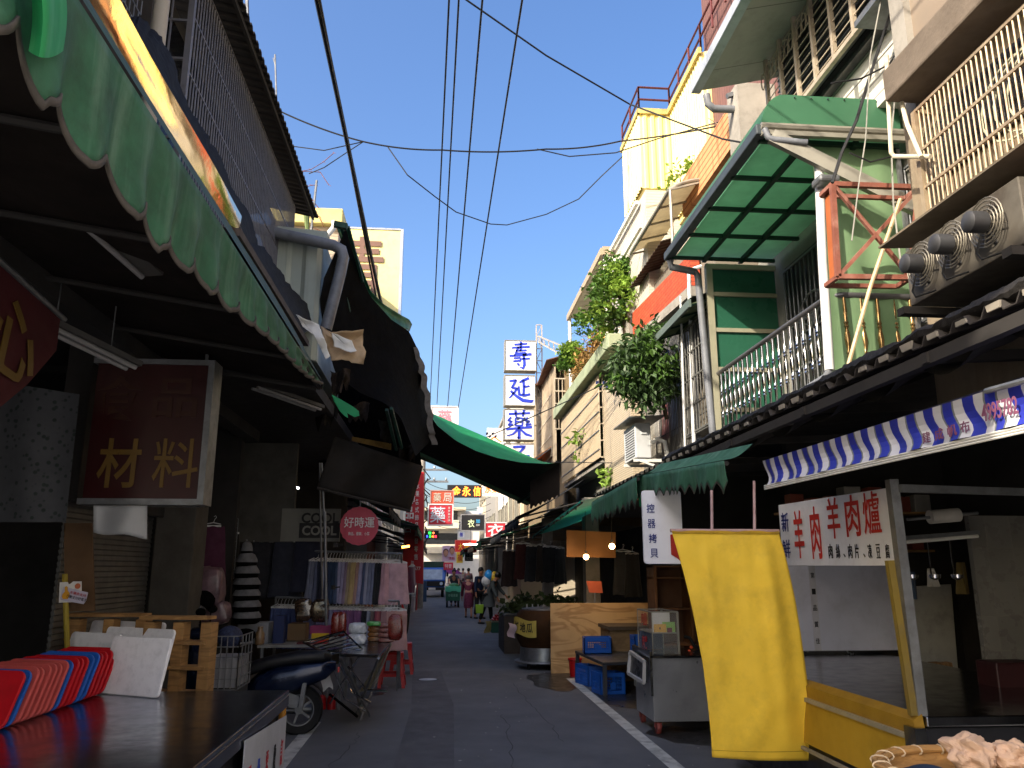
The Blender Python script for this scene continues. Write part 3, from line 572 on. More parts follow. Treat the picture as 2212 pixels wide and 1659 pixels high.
MB().grid(lambda a, b: P(202+116*a, 1092+(58+12*a)*b+3*math.sin(8*a)*b, Y=5.9+.03*math.sin(7*a+b)), 14, 8).build('sheet', mt('white_plastic','a9aaac',.35,var=.08,trans=.2), ws, True, solid=.002)
cbp = thing('cardboard_panel', 'brown cardboard panel leaning beside the roller shutter', 'cardboard', P(165, 1250, Y=6.6))
MB().slab([P(138,1130,Y=6.5), P(198,1130,Y=6.5), P(204,1320,Y=6.5), P(140,1320,Y=6.5)], (0,.02,0)).build('sheet', mt('cardboard_dark','5b442e',.9,var=.15), cbp)
def tubelamp(a, b, label, n=2):
    a, b = V3(a), V3(b); d = (b-a).normalized(); s_ = d.cross(UP).normalized()
    t = thing('tube_lamp', label, 'lamp', (a+b)/2, 'unlit tube lamps under the left awning')
    MB().bar(a, b, .13, .035).build('housing', mt('lamp_housing','4a4744',.7,var=.2), t)
    for k in range(n): m = MB(); o_ = s_*(.04 if k else -.04)-UP*.035; m.tube([a+d*.03+o_, b-d*.03+o_], .016, 8); m.build('tube', mt('dead_tube','8b8886',.5,var=.06), t, True)
    mb = MB(); mb.bar(a+d*.2, a+d*.2+UP*.5, .006); mb.bar(b-d*.2, b-d*.2+UP*.4, .006); mb.build('wire', M_gst, t)
tubelamp(P(55,672,Y=4.6), P(292,788,Y=5.3), 'unlit double tube lamp nearest the red banner under the left awning')
tubelamp(P(545,828,Y=7.6), P(692,880,Y=8.3), 'unlit tube lamp further along, near the end of the scalloped valance')
tubelamp(P(165,440,Y=3.6), P(330,590,Y=4.2), 'dark tube lamp high inside the scalloped awning', 1)

# ================================================================ LEFT: scooter
M_sb = mt('scooter_blue', '101c36', .22, .3, var=.08, scale=3, spec=.6); M_seat = mt('seat_black', '17171a', .5, var=.2, bump=.2, bs=60)
scx = thing('scooter', 'parked dark blue scooter with black seat behind the steel table', 'scooter', (-1.9, 8.55, 0))
RW = V3((P(645,1546,Y=8.6).x, 8.6, .23)); FW = RW+V3((-1.18,-.12,0)); ax = (FW-RW).normalized(); sd_ = ax.cross(UP)
def S(t, s, z): return RW+ax*t+sd_*s+V3((0,0,z-.23))
for nm, c in (('rear', RW), ('front', FW)):
    wm = MB(); wm.lathe([(.15,-.04),(.215,-.05),(.235,-.02),(.235,.02),(.215,.05),(.15,.04)], c, 28, sd_, cap=False); wh = wm.build('wheel', M_rbr, scx, True)
    wm = MB(); wm.lathe([(.155,-.03),(.14,-.03),(.13,-.01),(.13,.01),(.14,.03),(.155,.03)], c, 28, sd_, cap=False)
    for k in range(5): wm.bar(c, c+(ax*math.cos(k*1.2566)+UP*math.sin(k*1.2566))*.14, .03, .02)
    wm.lathe([(.035,-.06),(.035,.06)], c, 12, sd_); r_ = wm.build('rim', M_gst, scx, True); r_.parent = wh
def hull(rows):                                        # rows of (t, half width, zlow, zhigh)
    def fn(a, b):
        k = a*(len(rows)-1); i = min(int(k), len(rows)-2); f = k-i; t, hw, zl, zh = [rows[i][j]*(1-f)+rows[i+1][j]*f for j in range(4)]
        th = 2*math.pi*b; cx_, cy_ = math.cos(th), math.sin(th); e = .6
        return S(t, hw*math.copysign(abs(cx_)**e, cx_), (zl+zh)/2+(zh-zl)/2*math.copysign(abs(cy_)**e, cy_))
    return MB().grid(fn, 20, 20)
hull([(-.34,.02,.60,.68),(-.25,.12,.52,.70),(0,.16,.42,.69),(.25,.17,.36,.66),(.42,.15,.33,.58),(.5,.06,.33,.5)]).build('body', M_sb, scx, True)
hull([(-.30,.03,.70,.75),(-.22,.13,.69,.79),(.05,.15,.67,.79),(.3,.15,.63,.75),(.48,.13,.57,.70),(.56,.04,.57,.64)]).build('seat', M_seat, scx, True)
hull([(.42,.14,.26,.34),(.7,.15,.24,.31),(.95,.13,.26,.33)]).build('footboard', M_seat, scx, True)
hull([(.86,.05,.3,.9),(.93,.17,.3,.92),(1.03,.16,.34,.95),(1.12,.06,.42,.86)]).build('front_shield', M_sb, scx, True)
hull([(.92,.03,.93,1.0),(.98,.12,.92,1.04),(1.06,.11,.92,1.03),(1.12,.04,.94,1.0)]).build('headlight_cowl', M_sb, scx, True)
mb = MB(); mb.lathe([(.0,.0),(.05,.0),(.06,-.03)], S(1.13,0,.98), 14, ax); mb.build('headlight', mt('lamp_glass','c8d4e4',.08,spec=.8), scx, True)
mb = MB(); mb.tube([S(.9,-.32,1.0),S(.96,-.1,1.02),S(.96,.1,1.02),S(.9,.32,1.0)], .014, 8); mb.build('handlebar', M_seat, scx, True)
for s in (-1, 1):
    mb = MB(); mb.tube([S(.95,.25*s,1.02),S(.96,.30*s,1.16)], .006, 6); mb.ball(S(.95,.33*s,1.19), (.05,.03,.04)); mb.build('mirror', M_blk, scx, True)
mb = MB(); mb.tube([S(-.12,.2,.2),S(.2,.19,.22),S(.3,.17,.28)], [.05,.05,.03], 10); mb.build('exhaust', M_gst, scx, True)
mb = MB(); mb.bar(S(-.02,.13,.25), S(-.05,.13,.5), .04); mb.bar(S(-.02,-.13,.25), S(-.05,-.13,.5), .04); mb.bar(S(0,0,.3), S(.3,0,.4), .12); mb.build('engine', M_gst, scx)
mb = MB(); mb.grid(lambda a, b: RW+(ax*math.cos(R(30+120*a))+UP*math.sin(R(30+120*a)))*.27+sd_*(.07*(2*b-1)), 12, 2); mb.build('mudguard', M_seat, scx, True, solid=.005)
mb = MB(); mb.box(*(0,0,0,0,0,0)) if 0 else mb.obox(S(-.36,-.06,.58), ax*-.02, sd_*.12, UP*.05); mb.build('tail_light', mt('tail_red','a01818',.2,spec=.7), scx)
mb = MB(); mb.grid(lambda a, b: S(-.30+.10*a+.02*math.sin(5*b), .19, .62-.24*b+.03*math.sin(4*a)), 6, 8); tag(mb.build('plastic_bag', mt('white_bag','b4b4b4',.5,trans=.2), None, True), 'white plastic bag hanging off the scooter tail', 'bag')
tag(MB().ball(S(.72,.05,.93), (.13,.11,.11), 16, 10).build('helmet', mt('blue_print_cloth','2a3350',.7,var=.6,scale=40), None, True), 'blue patterned helmet hanging from the scooter handlebar', 'helmet')
tag(MB().ball(P(530,1372,Y=8.9)+V3((0,0,0)), (.11,.09,.07), 14, 8).build('cap', M_blk, None, True), 'black knitted cap lying above the scooter handlebar', 'cap')
bk = thing('wire_basket', 'grey wire mesh crate between the pallet and the scooter', 'basket', P(470, 1470, Y=7.4))
mb = MB(); a, b = P(440,1375,Y=7.4), P(510,1490,Y=7.4)
for i in range(7): x_ = a.x+(b.x-a.x)*i/6; mb.bar((x_,7.4,b.z), (x_,7.4,a.z), .008)
for i in range(6): z_ = b.z+(a.z-b.z)*i/5; mb.bar((a.x,7.4,z_), (b.x,7.4,z_), .008)
for i in range(6): z_ = b.z+(a.z-b.z)*i/5; mb.bar((b.x,7.4,z_), (b.x,7.9,z_), .008)
for i in range(5): mb.bar((b.x,7.4+.12*i,b.z), (b.x,7.4+.12*i,a.z), .008)
mb.build('mesh', M_gst, bk); MB().box(a.x+.02, b.x-.02, 7.45, 7.9, b.z+.01, b.z+.25).build('filling', mt('grey_bag','8a8a8e',.6), bk)

# ================================================================ LEFT: pole, folding rack, tables, stools
pw = thing('tent_pole', 'thin steel tent pole with red foot weights beside the scooter', 'pole', P(707, 1531, Z=0))
p0 = P(707, 1531, Z=0); PY = p0.y
mb = MB(); mb.tube([p0, P(702,1105,Y=PY)], .017, 10); mb.build('pole', M_gst, pw, True)
mb = MB(); mb.tube([P(690,1000,Y=PY+.2), P(697,1330,Y=PY+.2)], .012, 8); mb.tube([P(695,1000,Y=PY), P(703,1180,Y=PY)], .012, 8); mb.build('brace', M_gst, pw, True)
for z in (P(0,1180,Y=PY).z, P(0,1275,Y=PY).z): mb = MB(); mb.lathe([(.028,0),(.028,.05)], (p0.x,PY,z), 10); mb.bar((p0.x,PY,z+.02), (p0.x+.08,PY,z+.03), .015); mb.build('clamp', M_dk, pw)
for dx in (-.06, .05): mb = MB(); mb.lathe([(.05,0),(.05,.12),(.03,.16)], (p0.x+dx,PY-.05,0), 12); mb.build('foot_weight', M_red, pw, True)
ft = thing('folding_rack', 'chrome folding rack with crossed legs standing by the scooter tail', 'rack', P(735, 1530, Z=0))
Y0 = 9.35
for k in range(6): m = MB(); a, b = P(662+8*k,1392+4.5*k,Y=Y0-.05*k), P(742+7*k,1366+7*k,Y=Y0+.05-.06*k); m.tube([a, b], .009, 6); m.build('bar', M_chr, ft, True)
m = MB(); m.tube([P(655,1388,Y=Y0), P(712,1413,Y=Y0-.3), P(782,1402,Y=Y0-.2), P(742,1364,Y=Y0), P(655,1388,Y=Y0)], .012, 8); m.build('rim', M_chr, ft, True)
for ps in ([(716,1430),(745,1510),(790,1536)],[(775,1420),(712,1520)],[(733,1430),(765,1500),(800,1518)],[(752,1440),(790,1490),(835,1494)]):
    m = MB(); m.tube([P(u,v,Y=Y0-.3+.1*i) for i, (u, v) in enumerate(ps)], .012, 8); m.build('leg', M_chr, ft, True)
m = MB(); m.tube([P(712,1500,Y=9.2), P(772,1548,Y=8.95)], .014, 8); m.build('foot', M_blk, ft, True)
sn = thing('folding_table', 'steel topped folding table laid with snack packs by the road', 'table', P(790, 1480, Z=0))
za = .75; t0, t1, t2, t3 = P(735,1412,Z=za), P(818,1415,Z=za), P(845,1385,Z=za), P(752,1380,Z=za)
MB().slab([t0,t1,t2,t3], (0,0,-.03)).build('tabletop', M_stl, sn, bev=.004)
for a, b in ((t0,t2),(t2,t0),(t1,t3),(t3,t1)): m = MB(); m.tube([a-UP*.03, V3((b.x*.6+a.x*.4, b.y*.6+a.y*.4, 0))], .014, 8); m.build('leg', M_gst, sn, True)
bd = MB().slab([P(818,1425,Y=9.2), P(838,1400,Y=9.3), P(800,1490,Y=9.5), P(775,1495,Y=9.4)], (.0,.03,0)).build('plank', mt('grey_plank','77705f',.8,var=.25,scale=8)); tag(bd, 'weathered grey plank leaning under the snack table', 'plank')
M_snk = [mt('snack_brown','8a5a2c',.25,var=.35,scale=30,spec=.6), mt('snack_clear','b9bcc0',.15,var=.3,scale=25,spec=.8), mt('snack_pinkbrown','8d5a50',.25,var=.35,scale=30,spec=.6), mt('snack_red','6a2018',.3,var=.4,scale=30,spec=.6)]
def pack(c, s, m, label, group='snack packs on the folding table'):
    sx, sy, sz = s; q = random.Random(int(c.x*977)+int(c.z*533))
    def fn(a, b):
        th, ph = 2*math.pi*a, math.pi*(b-.5); cc = lambda v, e: math.copysign(abs(v)**e, v)
        k = 1+.16*mnoise.noise((math.cos(th)*1.6+c.x*9, math.sin(th)*1.6, b*4+c.z*5))+.06*mnoise.noise((math.cos(th)*5, math.sin(th)*5+c.x*3, b*11))
        return V3((c.x+sx/2*cc(math.cos(ph),.35)*cc(math.cos(th),.4)*k, c.y+sy/2*cc(math.cos(ph),.35)*cc(math.sin(th),.4)*k, c.z+sz/2*(1+cc(math.sin(ph),.6)*k)))
    return tag(MB().grid(fn, 20, 12).build('snack_pack', m, None, True), label, 'snack pack', group)
for i in range(4):
    nm = ['bottom','second','third','top'][i]
    pack(P(810,1385,Z=.75)+UP*(.055*i), (.17,.14,.055), M_snk[0], f'brown cookie pack, {nm} of the middle stack on the snack table')
    pack(P(834,1387,Z=.75)+UP*(.055*i), (.18,.14,.055), M_snk[2], f'pinkish brown snack pack, {nm} of the right stack on the snack table')
    if i < 2: pack(P(772,1392,Z=.75)+UP*(.12*i), (.20,.15,.12), M_snk[1], f'clear pack of white sweets, {nm} of the left stack on the snack table')
pack(P(808,1352,Y=9.4), (.15,.12,.05), mt('pack_green','4f9a4a',.3,spec=.6), 'bright green topped snack pack on top of the middle stack')
pack(P(853,1377,Y=9.3)-UP*.02, (.16,.14,.26), M_snk[3], 'bulging red brown snack bag at the road end of the snack table')
for i in range(2): pack(P(724+13*i,1374,Y=9.7), (.10,.10,.26), mt('pack_red','6a1c14',.25,var=.3,scale=20,spec=.7), f'tall red sauce pack, {["left","right"][i]} one of the pair beside the tent pole')
# plastic stools (body with four legs)
def stool(loc, label):
    t = thing('stool', label, 'stool', loc, 'red plastic stools by the snack table'); x0, y0, _ = loc
    mb = MB(); mb.lathe([(.02,.46),(.13,.46),(.15,.445),(.155,.40)], (x0,y0,0), 4, cap=True) if 0 else mb.slab([(x0-.15+a, y0-.15+b, .435) for a, b in rrect(.30,.30,.05)], (0,0,.025)); mb.build('seat', M_red, t, bev=.008)
    for sx in (-1,1):
        for sy in (-1,1):
            MB().add([V3((x0+sx*.14, y0+sy*.14, .435)), V3((x0+sx*.08, y0+sy*.14, .435)), V3((x0+sx*.14, y0+sy*.08, .435)), V3((x0+sx*.19, y0+sy*.19, 0)), V3((x0+sx*.145, y0+sy*.19, 0)), V3((x0+sx*.19, y0+sy*.145, 0))], [(0,1,4,3),(0,3,5,2),(1,2,5,4),(0,2,1),(3,4,5)]).build('leg', M_red, t)
    for s in (-1,1): MB().bar((x0-.16, y0+s*.165, .17), (x0+.16, y0+s*.165, .17), .012, .04).build('rail', M_red, t); MB().bar((x0+s*.165, y0-.16, .17), (x0+s*.165, y0+.16, .17), .012, .04).build('rail', M_red, t)
    for s in (-1,1): MB().bar((x0-.14, y0+s*.147, .40), (x0+.14, y0+s*.147, .40), .01, .07).build('apron', M_red, t); MB().bar((x0+s*.147, y0-.14, .40), (x0+s*.147, y0+.14, .40), .01, .07).build('apron', M_red, t)
    return t
l0 = P(845, 1487, Z=0); stool((l0.x, l0.y+.15, 0), 'red plastic stool under the metal pot at the road edge'); l1 = P(866, 1458, Z=0); stool((l1.x, l1.y+.2, 0), 'red plastic stool standing behind the one with the pot')
po = thing('pot', 'tall steel pot standing on the red stool at the road edge', 'pot', (l0.x, l0.y+.15, .46))
MB().lathe([(.095,0),(.10,.01),(.10,.26),(.112,.27),(.105,.28),(.09,.27),(.09,.02)], (l0.x, l0.y+.15, .461), 24).build('body', M_stl, po, True)
# tables with boxes behind
bt = thing('stall_table', 'low stall table crowded with boxes and packs behind the scooter', 'table', P(640, 1420, Y=10))
a, b = P(560,1392,Y=10.0), P(748,1392,Y=10.0)
MB().box(a.x, b.x, 9.9, 10.7, a.z-.03, a.z).build('tabletop', mt('plain_table','8c8c8a',.5,dirt='55524c',ds=5), bt)
for x_ in (a.x+.05, b.x-.05):
    for y_ in (9.95, 10.65): MB().bar((x_,y_,0), (x_,y_,a.z-.03), .03).build('leg', M_gst, bt)
def boxat(u0, u1, vt, vb, Y, d, m, name, label, cat, dz=0):
    p, q = P(u0, vb, Y=Y), P(u1, vt, Y=Y); return tag(MB().box(p.x, q.x, Y, Y+d, p.z+dz, q.z+dz).build(name, m, bev=.006), label, cat)
boxat(510,580,1345,1392,10.05,.3,mt('box_grey','8b8d92',.6,dirt='666',ds=4) if 0 else mt('box_grey','8b8d92',.6,dirt='5e5e60',ds=4),'box','grey white box under the stacked caps','box')
boxat(588,615,1330,1392,10.1,.15,mt('paper_bag_blue','1d2a55',.6),'paper_bag','dark blue paper bag with a cord handle on the stall table','bag')
boxat(620,662,1338,1375,10.3,.25,mt('box_brown','6b5438',.8),'box','plain brown cardboard box behind the blue paper bag','box',-.05)
boxat(668,716,1358,1376,10.0,.2,mt('box_magenta','8e2a5a',.5),'box','magenta box in the pile left of the tent pole','box',.03)
boxat(672,710,1368,1382,9.97,.2,mt('box_yellow','c9a316',.5),'box','bright yellow box in the pile left of the tent pole','box')
boxat(672,706,1382,1391,9.96,.2,mt('box_red','b0261c',.5),'box','flat red box at the foot of the pile left of the tent pole','box')
boxat(640,690,1388,1400,9.95,.2,mt('tray_maroon','5a1a1c',.5),'tray','maroon tray in front of the box pile','tray')
boxat(710,745,1362,1392,10.05,.2,mt('box_white2','b8b4ae',.6),'box','white box with orange print right of the tent pole','box')
tag(MB().lathe([(.05,0),(.055,.02),(.055,.12),(.03,.16),(.03,.19),(.035,.19),(.035,.2)], P(560,1392,Y=9.92), 14).build('jar', mt('jar_amber','7d6448',.3,spec=.7), None, True), 'amber jar with pale lid on the stall table', 'jar')
for i, (u, v) in enumerate(((655,1338),(690,1340))):
    pack(P(u, v, Y=10.3)-UP*.02, (.20,.14,.26), mt('bag_dark','3a2c22',.15,var=.5,scale=25,spec=.9), f'glossy dark snack bag tied at the top, {["left","right"][i]} of two behind the box pile')
# stacked caps display
cp = thing('cap_display', 'tall column of grey and black caps stacked one under another', 'display', P(535, 1350, Y=9.8))
mb = MB(); mb.tube([P(533,1165,Y=9.85), P(533,1330,Y=9.85)], .01, 6); mb.build('rod', M_gst, cp)
M_cg = mt('cap_grey','5f6064',.8,var=.3,scale=14)
for i in range(7):
    vz = 1188+i*24; ww = (12, 22, 26, 28, 28, 29, 29)[i]
    mb = MB(); c = P(533, vz, Y=9.8); r_ = ww/1762*9.8; mb.lathe([(r_*.25,.10),(r_*.7,.075),(r_*.95,.02),(r_,-.01),(r_*.9,-.012)], c, 20, cap=False); ch = mb.build('cap', M_cg, cp, True, solid=.006)
    mb = MB(); mb.lathe([(r_*.99,.0),(r_*.9,-.06),(r_*.7,-.08)], c, 20, cap=False); mb.build('band', M_blk, cp, True)
for i, (u, v, w_, h_) in enumerate(((448,1270,62,70),(455,1325,70,46))):
    p = P(u, v+h_/2, Y=9.0+.1*i); pack(p, (w_/1762*9.4, .25, h_/1762*9.4), mt('pink_wrap','5e4850',.4,var=.45,scale=14,spec=.7), ['pink quilt in clear wrap hanging by the concrete pillar','pink checked pillow in clear wrap below the pink quilt'][i], 'wrapped bedding')
tag(MB().ball(P(440,1296,Y=8.9), (.12,.11,.10), 14, 9).build('helmet', M_blk, None, True), 'round black helmet in front of the pink wrapped bedding', 'helmet')
tag(MB().ball(P(428,1322,Y=8.85), (.08,.08,.1), 14, 9).build('helmet', mt('dark_grey_shell','2a2a2e',.3), None, True), 'dark grey helmet under the round black helmet', 'helmet')
gp = thing('grid_panel', 'wire grid display panel hung with dark garments behind the pillar', 'rack', P(470, 1180, Y=10.2))
mb = MB(); a, b = P(432,1120,Y=10.2), P(505,1250,Y=10.2)
for i in range(9): x_ = a.x+(b.x-a.x)*i/8; mb.bar((x_,10.2,b.z), (x_,10.2,a.z), .006)
for i in range(14): z_ = b.z+(a.z-b.z)*i/13; mb.bar((a.x,10.2,z_), (b.x,10.2,z_), .006)
mb.build('grid', M_gst, gp)
# ---------------- garments on rails
M_hg = mt('hanger_white', 'c9c9c9', .4)
def garment_mesh(h, w0, w1, flat=.05, ribs=9):
    "hanging garment: bar clip hanger at the origin, cloth below, lying in its own xz plane"
    cl = MB()
    def fn(a, b):
        th = 2*math.pi*a; wd = (w0*(1-b)+w1*b)/2; fold = 1+.10*math.sin(th*ribs)*b
        return V3((wd*math.cos(th)*(1+.03*math.sin(9*b)), flat*(.35+.65*b)*math.sin(th)*fold*1.3, -.10-h*b+.008*math.sin(th*ribs)))
    cl.grid(fn, 54, 8)
    hk = MB(); hk.tube([(0,0,.02),(.018,0,.035),(.03,0,.015),(.012,0,-.01),(0,0,-.05)], .0035, 5); hk.tube([(-w0/2,0,-.085),(0,0,-.05),(w0/2,0,-.085)], .006, 5); hk.bar((-w0/2,0,-.09),(w0/2,0,-.09), .012, .02)
    return cl, hk
GMAT = {}
def gm(h):
    return mt('cloth_'+h, h, .85, var=.22, scale=7, sheen=.2, bump=.25, bs=25)
protos = {}
def garment(kind, loc, rz, col, label, group, cat='garment'):
    if kind not in protos:
        cl, hk = garment_mesh(*kind[1:]); r_ = thing(kind[0], label, cat, (0,0,0), group)
        cl.build('cloth', gm(col), r_, True); hk.build('hanger', M_hg, r_, True); protos[kind] = r_
        r_.location = loc; r_.rotation_euler = (0,0,rz); protos[kind+('c',)] = col; return r_
    return dup(protos[kind], loc, rz, label, group, {'cloth': gm(col)})
rl = thing('clothes_rail', 'steel clothes rail with the upper row of skirts by the road', 'rail', P(800, 1197, Y=11.3))
ra, rb = P(655,1190,Y=11.3), P(868,1196,Y=11.3)
mb = MB(); mb.tube([ra, rb], .014, 8); mb.build('bar', M_gst, rl, True)
for p in (ra, rb): mb = MB(); mb.tube([p, V3((p.x, p.y+.3, 0))], .014, 8); mb.build('post', M_gst, rl, True)
up_c = ['6a6f84','6a6f84','565d78','23283a','1a1f30','8a8fa4','1f2f4a','22344f','22344f','3a4a66','8f8ba8','8b86a4','7a6a80','8f8068','a08c62','a08c62','9a7a72','8f8ba8','3a4664','8a8da0','6a7088','6a7088','16171c','16171c','b08a92','b08a92','94707a','b4949c','b4949c']
nmc = {'6a6f84':'grey blue','565d78':'slate blue','23283a':'navy','1a1f30':'dark navy','8a8fa4':'pale grey blue','1f2f4a':'deep blue','22344f':'denim blue','3a4a66':'mid blue','8f8ba8':'lilac','8b86a4':'lilac grey','7a6a80':'mauve','8f8068':'khaki','a08c62':'beige','9a7a72':'rose brown','3a4664':'dusk blue','8a8da0':'silver grey','6a7088':'steel grey','16171c':'black','b08a92':'dusty pink','94707a':'dark pink','b4949c':'pale pink'}
kS = ('skirt', .54, .26, .36, .05, 9)
for i, c in enumerate(up_c):
    t = (i+4.0)/(len(up_c)+4); p = ra.lerp(rb, t); p.z -= .035
    rz = R(62) if i < len(up_c)-3 else R(28); rz += R(rnd.uniform(-7,7))
    garment(kS, p, rz, c, f'{nmc[c]} skirt on a clip hanger in the upper row of the clothes rail', f'{nmc[c]} skirts on the upper rail', 'skirt')
rl2 = thing('clothes_rail', 'low clothes rail with the lower row of trousers behind the stall table', 'rail', P(720, 1290, Y=11.2))
ra2, rb2 = P(596,1290,Y=11.2), P(862,1298,Y=11.2)
mb = MB(); mb.tube([ra2, rb2], .014, 8); mb.build('bar', M_gst, rl2, True)
for p in (ra2, rb2): mb = MB(); mb.tube([p, V3((p.x, p.y+.2, 0))], .014, 8); mb.build('post', M_gst, rl2, True)
lo_c = ['3c4a78']*5+['34406c']*4+['5a6288']*3+['6a6a90']*4+['77779a','8487a6']+['6f5f88']*3+['7a4f78']*5+['1a1b22']*2+['8b90a0','6a5a58','7a3a48','8a4a50','8a6a70']+['b08a86']*3
nmc.update({'3c4a78':'royal blue','34406c':'deep violet blue','5a6288':'grey violet','6a6a90':'pale violet','77779a':'pale lavender','8487a6':'light lavender','6f5f88':'purple','7a4f78':'plum','1a1b22':'jet black','8b90a0':'ash grey','6a5a58':'taupe','7a3a48':'wine red','8a4a50':'brick pink','8a6a70':'old rose','b08a86':'salmon pink'})
kT = ('trousers', .50, .26, .30, .045, 6)
for i, c in enumerate(lo_c):
    t = (i+.6)/len(lo_c); p = ra2.lerp(rb2, t); p.z -= .035
    garment(kT, p, R((58 if i < len(lo_c)-3 else 25)+rnd.uniform(-8,8)), c, f'{nmc[c]} trousers folded on a hanger in the lower row', f'{nmc[c]} trousers on the lower rail', 'trousers')
for i, (u, v, c) in enumerate(((462,1165,'4a1e38'),(487,1180,'121214'),(575,1200,'1c1d24'),(600,1205,'15161c'),(622,1200,'202432'),(645,1195,'101014'),(668,1190,'1a1d30'))):
    garment(('coat', .72, .34, .44, .06, 7), P(u, v-45, Y=10.1+.1*(i % 2)+(1.2 if i > 1 else 0)), R(15+10*(i % 3)), c, ['wine coloured jacket hanging beside the concrete pillar','black jacket hanging on the wire grid panel','charcoal coat hanging left of the rail, nearest the caps','black coat hanging second right of the stacked caps','dark blue coat hanging in the unlit clothes shop','black long coat hanging under the lettered sign','navy coat hanging just left of the tent pole'][i], 'dark coats hanging in the clothes shop', 'coat')
# shop signs over the clothes
cz = thing('shop_sign', 'grey sign with black arrows and the words COOL COOL in the dark shop', 'sign', P(690, 1135, Y=11.25))
a, b = P(640,1170,Y=11.25), P(738,1100,Y=11.25); MB().box(a.x-.2, b.x, 11.17, 11.2, a.z, b.z).build('panel', mt('sign_grey','77766f',.7,dirt='4a4945',ds=4), cz)
text('lettering','COOL',M_tk,cz,P(692,1119,Y=11.165),EX,UP,.50,.14,.03); p = P(690,1146,Y=11.165)
MB().box(p.x-.27,p.x+.27,11.16,11.168,p.z-.1,p.z+.1).build('band',M_tk,cz); text('lettering','COOL',mt('sign_grey2','8a8982',.7),cz,P(690,1146,Y=11.158),EX,UP,.46,.13,.03)
rs = thing('round_sign', 'round scalloped pink sign with white writing hanging above the skirts', 'sign', P(776, 1135, Y=10.6))
c = P(776, 1136, Y=10.6); r0 = 40/1762*10.6
MB().slab([c+V3((math.cos(2*math.pi*i/120)*r0*(1+.035*abs(math.cos(10*2*math.pi*i/120))), 0, math.sin(2*math.pi*i/120)*r0*(1+.035*abs(math.cos(10*2*math.pi*i/120))))) for i in range(120)], (0,.02,0)).build('panel', mt('pink_sign','b03a4c',.5,var=.1,scale=3,streak='8e2034',samt=.7), rs)
text('lettering','好時運',M_ppr,rs,c+V3((0,-.004,.045)),EX,UP,.39,.135,.012); text('lettering','飾品、服裝、小菜',M_ppr,rs,c+V3((.0,-.004,-.10)),EX,UP,.27,.045,.008,.002)
mb = MB(); mb.bar(c+V3((0,.01,r0)), c+V3((0,.01,r0+.25)), .01); mb.build('hanger', M_gst, rs)
# ================================================================ RIGHT: near concrete house
M_stuc = mt('stained_stucco', '8d7f6a', .9, var=.18, scale=2, streak='6e5237', samt=.55, dirt='57504a', damt=.5, ds=2.2, bump=.3, bs=40)
fit(3, 4.2, 3.5, 5.2)
hr = thing('concrete_house', 'stained concrete house at the right edge with a rusty window cage', 'house', (3.5, 1, 0))
MB().box(3.05, 3.25, 2.3, 5.3, 2.6, 4.56).build('wall', M_stuc, hr)
MB().box(3.05, 7, 5.15, 5.3, 4.56, 9).build('side_wall', M_con, hr)
MB().box(3.1, 7, 2.3, 5.15, 4.8, 9).build('upper_wall', mt('pinkish_render','837668',.9,var=.12,dirt='6d5c50',ds=2), hr)
MB().box(2.82, 3.1, 2.3, 5.12, 4.56, 4.78).build('floor_slab', mt('old_concrete','665b50',.95,var=.25,scale=3,dirt='4a3a2c',damt=.6,ds=2.5,bump=.6,bs=25), hr, bev=.015)
gx, ga, gb, gz, gt = 2.93, 5.0, 3.2, 3.6, 4.42
mb = MB(); grille(mb, (gx, gb, gz), (0, ga-gb, 0), (0, 0, gt-gz), 44, (0,.36,.66,1), .006, .018)
mb.bar((gx,ga,gz),(gx,ga,gt),.035); mb.bar((gx,ga,gz),(3.05,ga,gz),.03); mb.bar((gx,ga,gt),(3.05,ga,gt),.03)
mb.build('window_cage', mt('cage_pale','a39279',.5,.4,var=.2,scale=9,dirt='7c4a2a',damt=.5,ds=6), hr)
MB().box(3.03, 3.049, 3.3, 4.92, 3.95, 4.38).build('window', mt('window_dark','1e1a18',.25), hr)
mb = MB()
for i in range(26):
    for j in range(8): mb.lathe([(.026,0),(.026,.004)], (3.0, 3.9+i*.045, 3.97+j*.045+(.022 if i % 2 else 0)), 6, (1,0,0), False)
mb.build('round_mesh', M_gst, hr)
mb = MB()
for k in range(3): mb.tube([(2.95, 4.2-.1*k+.28*math.sin(a*.35), 4.02+.22*math.cos(a*.35)) for a in range(-3, 13)], .006, 5)
tag(mb.build('cable_coil', mt('cable_pale','a9a892',.6), None, True), 'loop of pale cable tied to the window cage', 'cable')
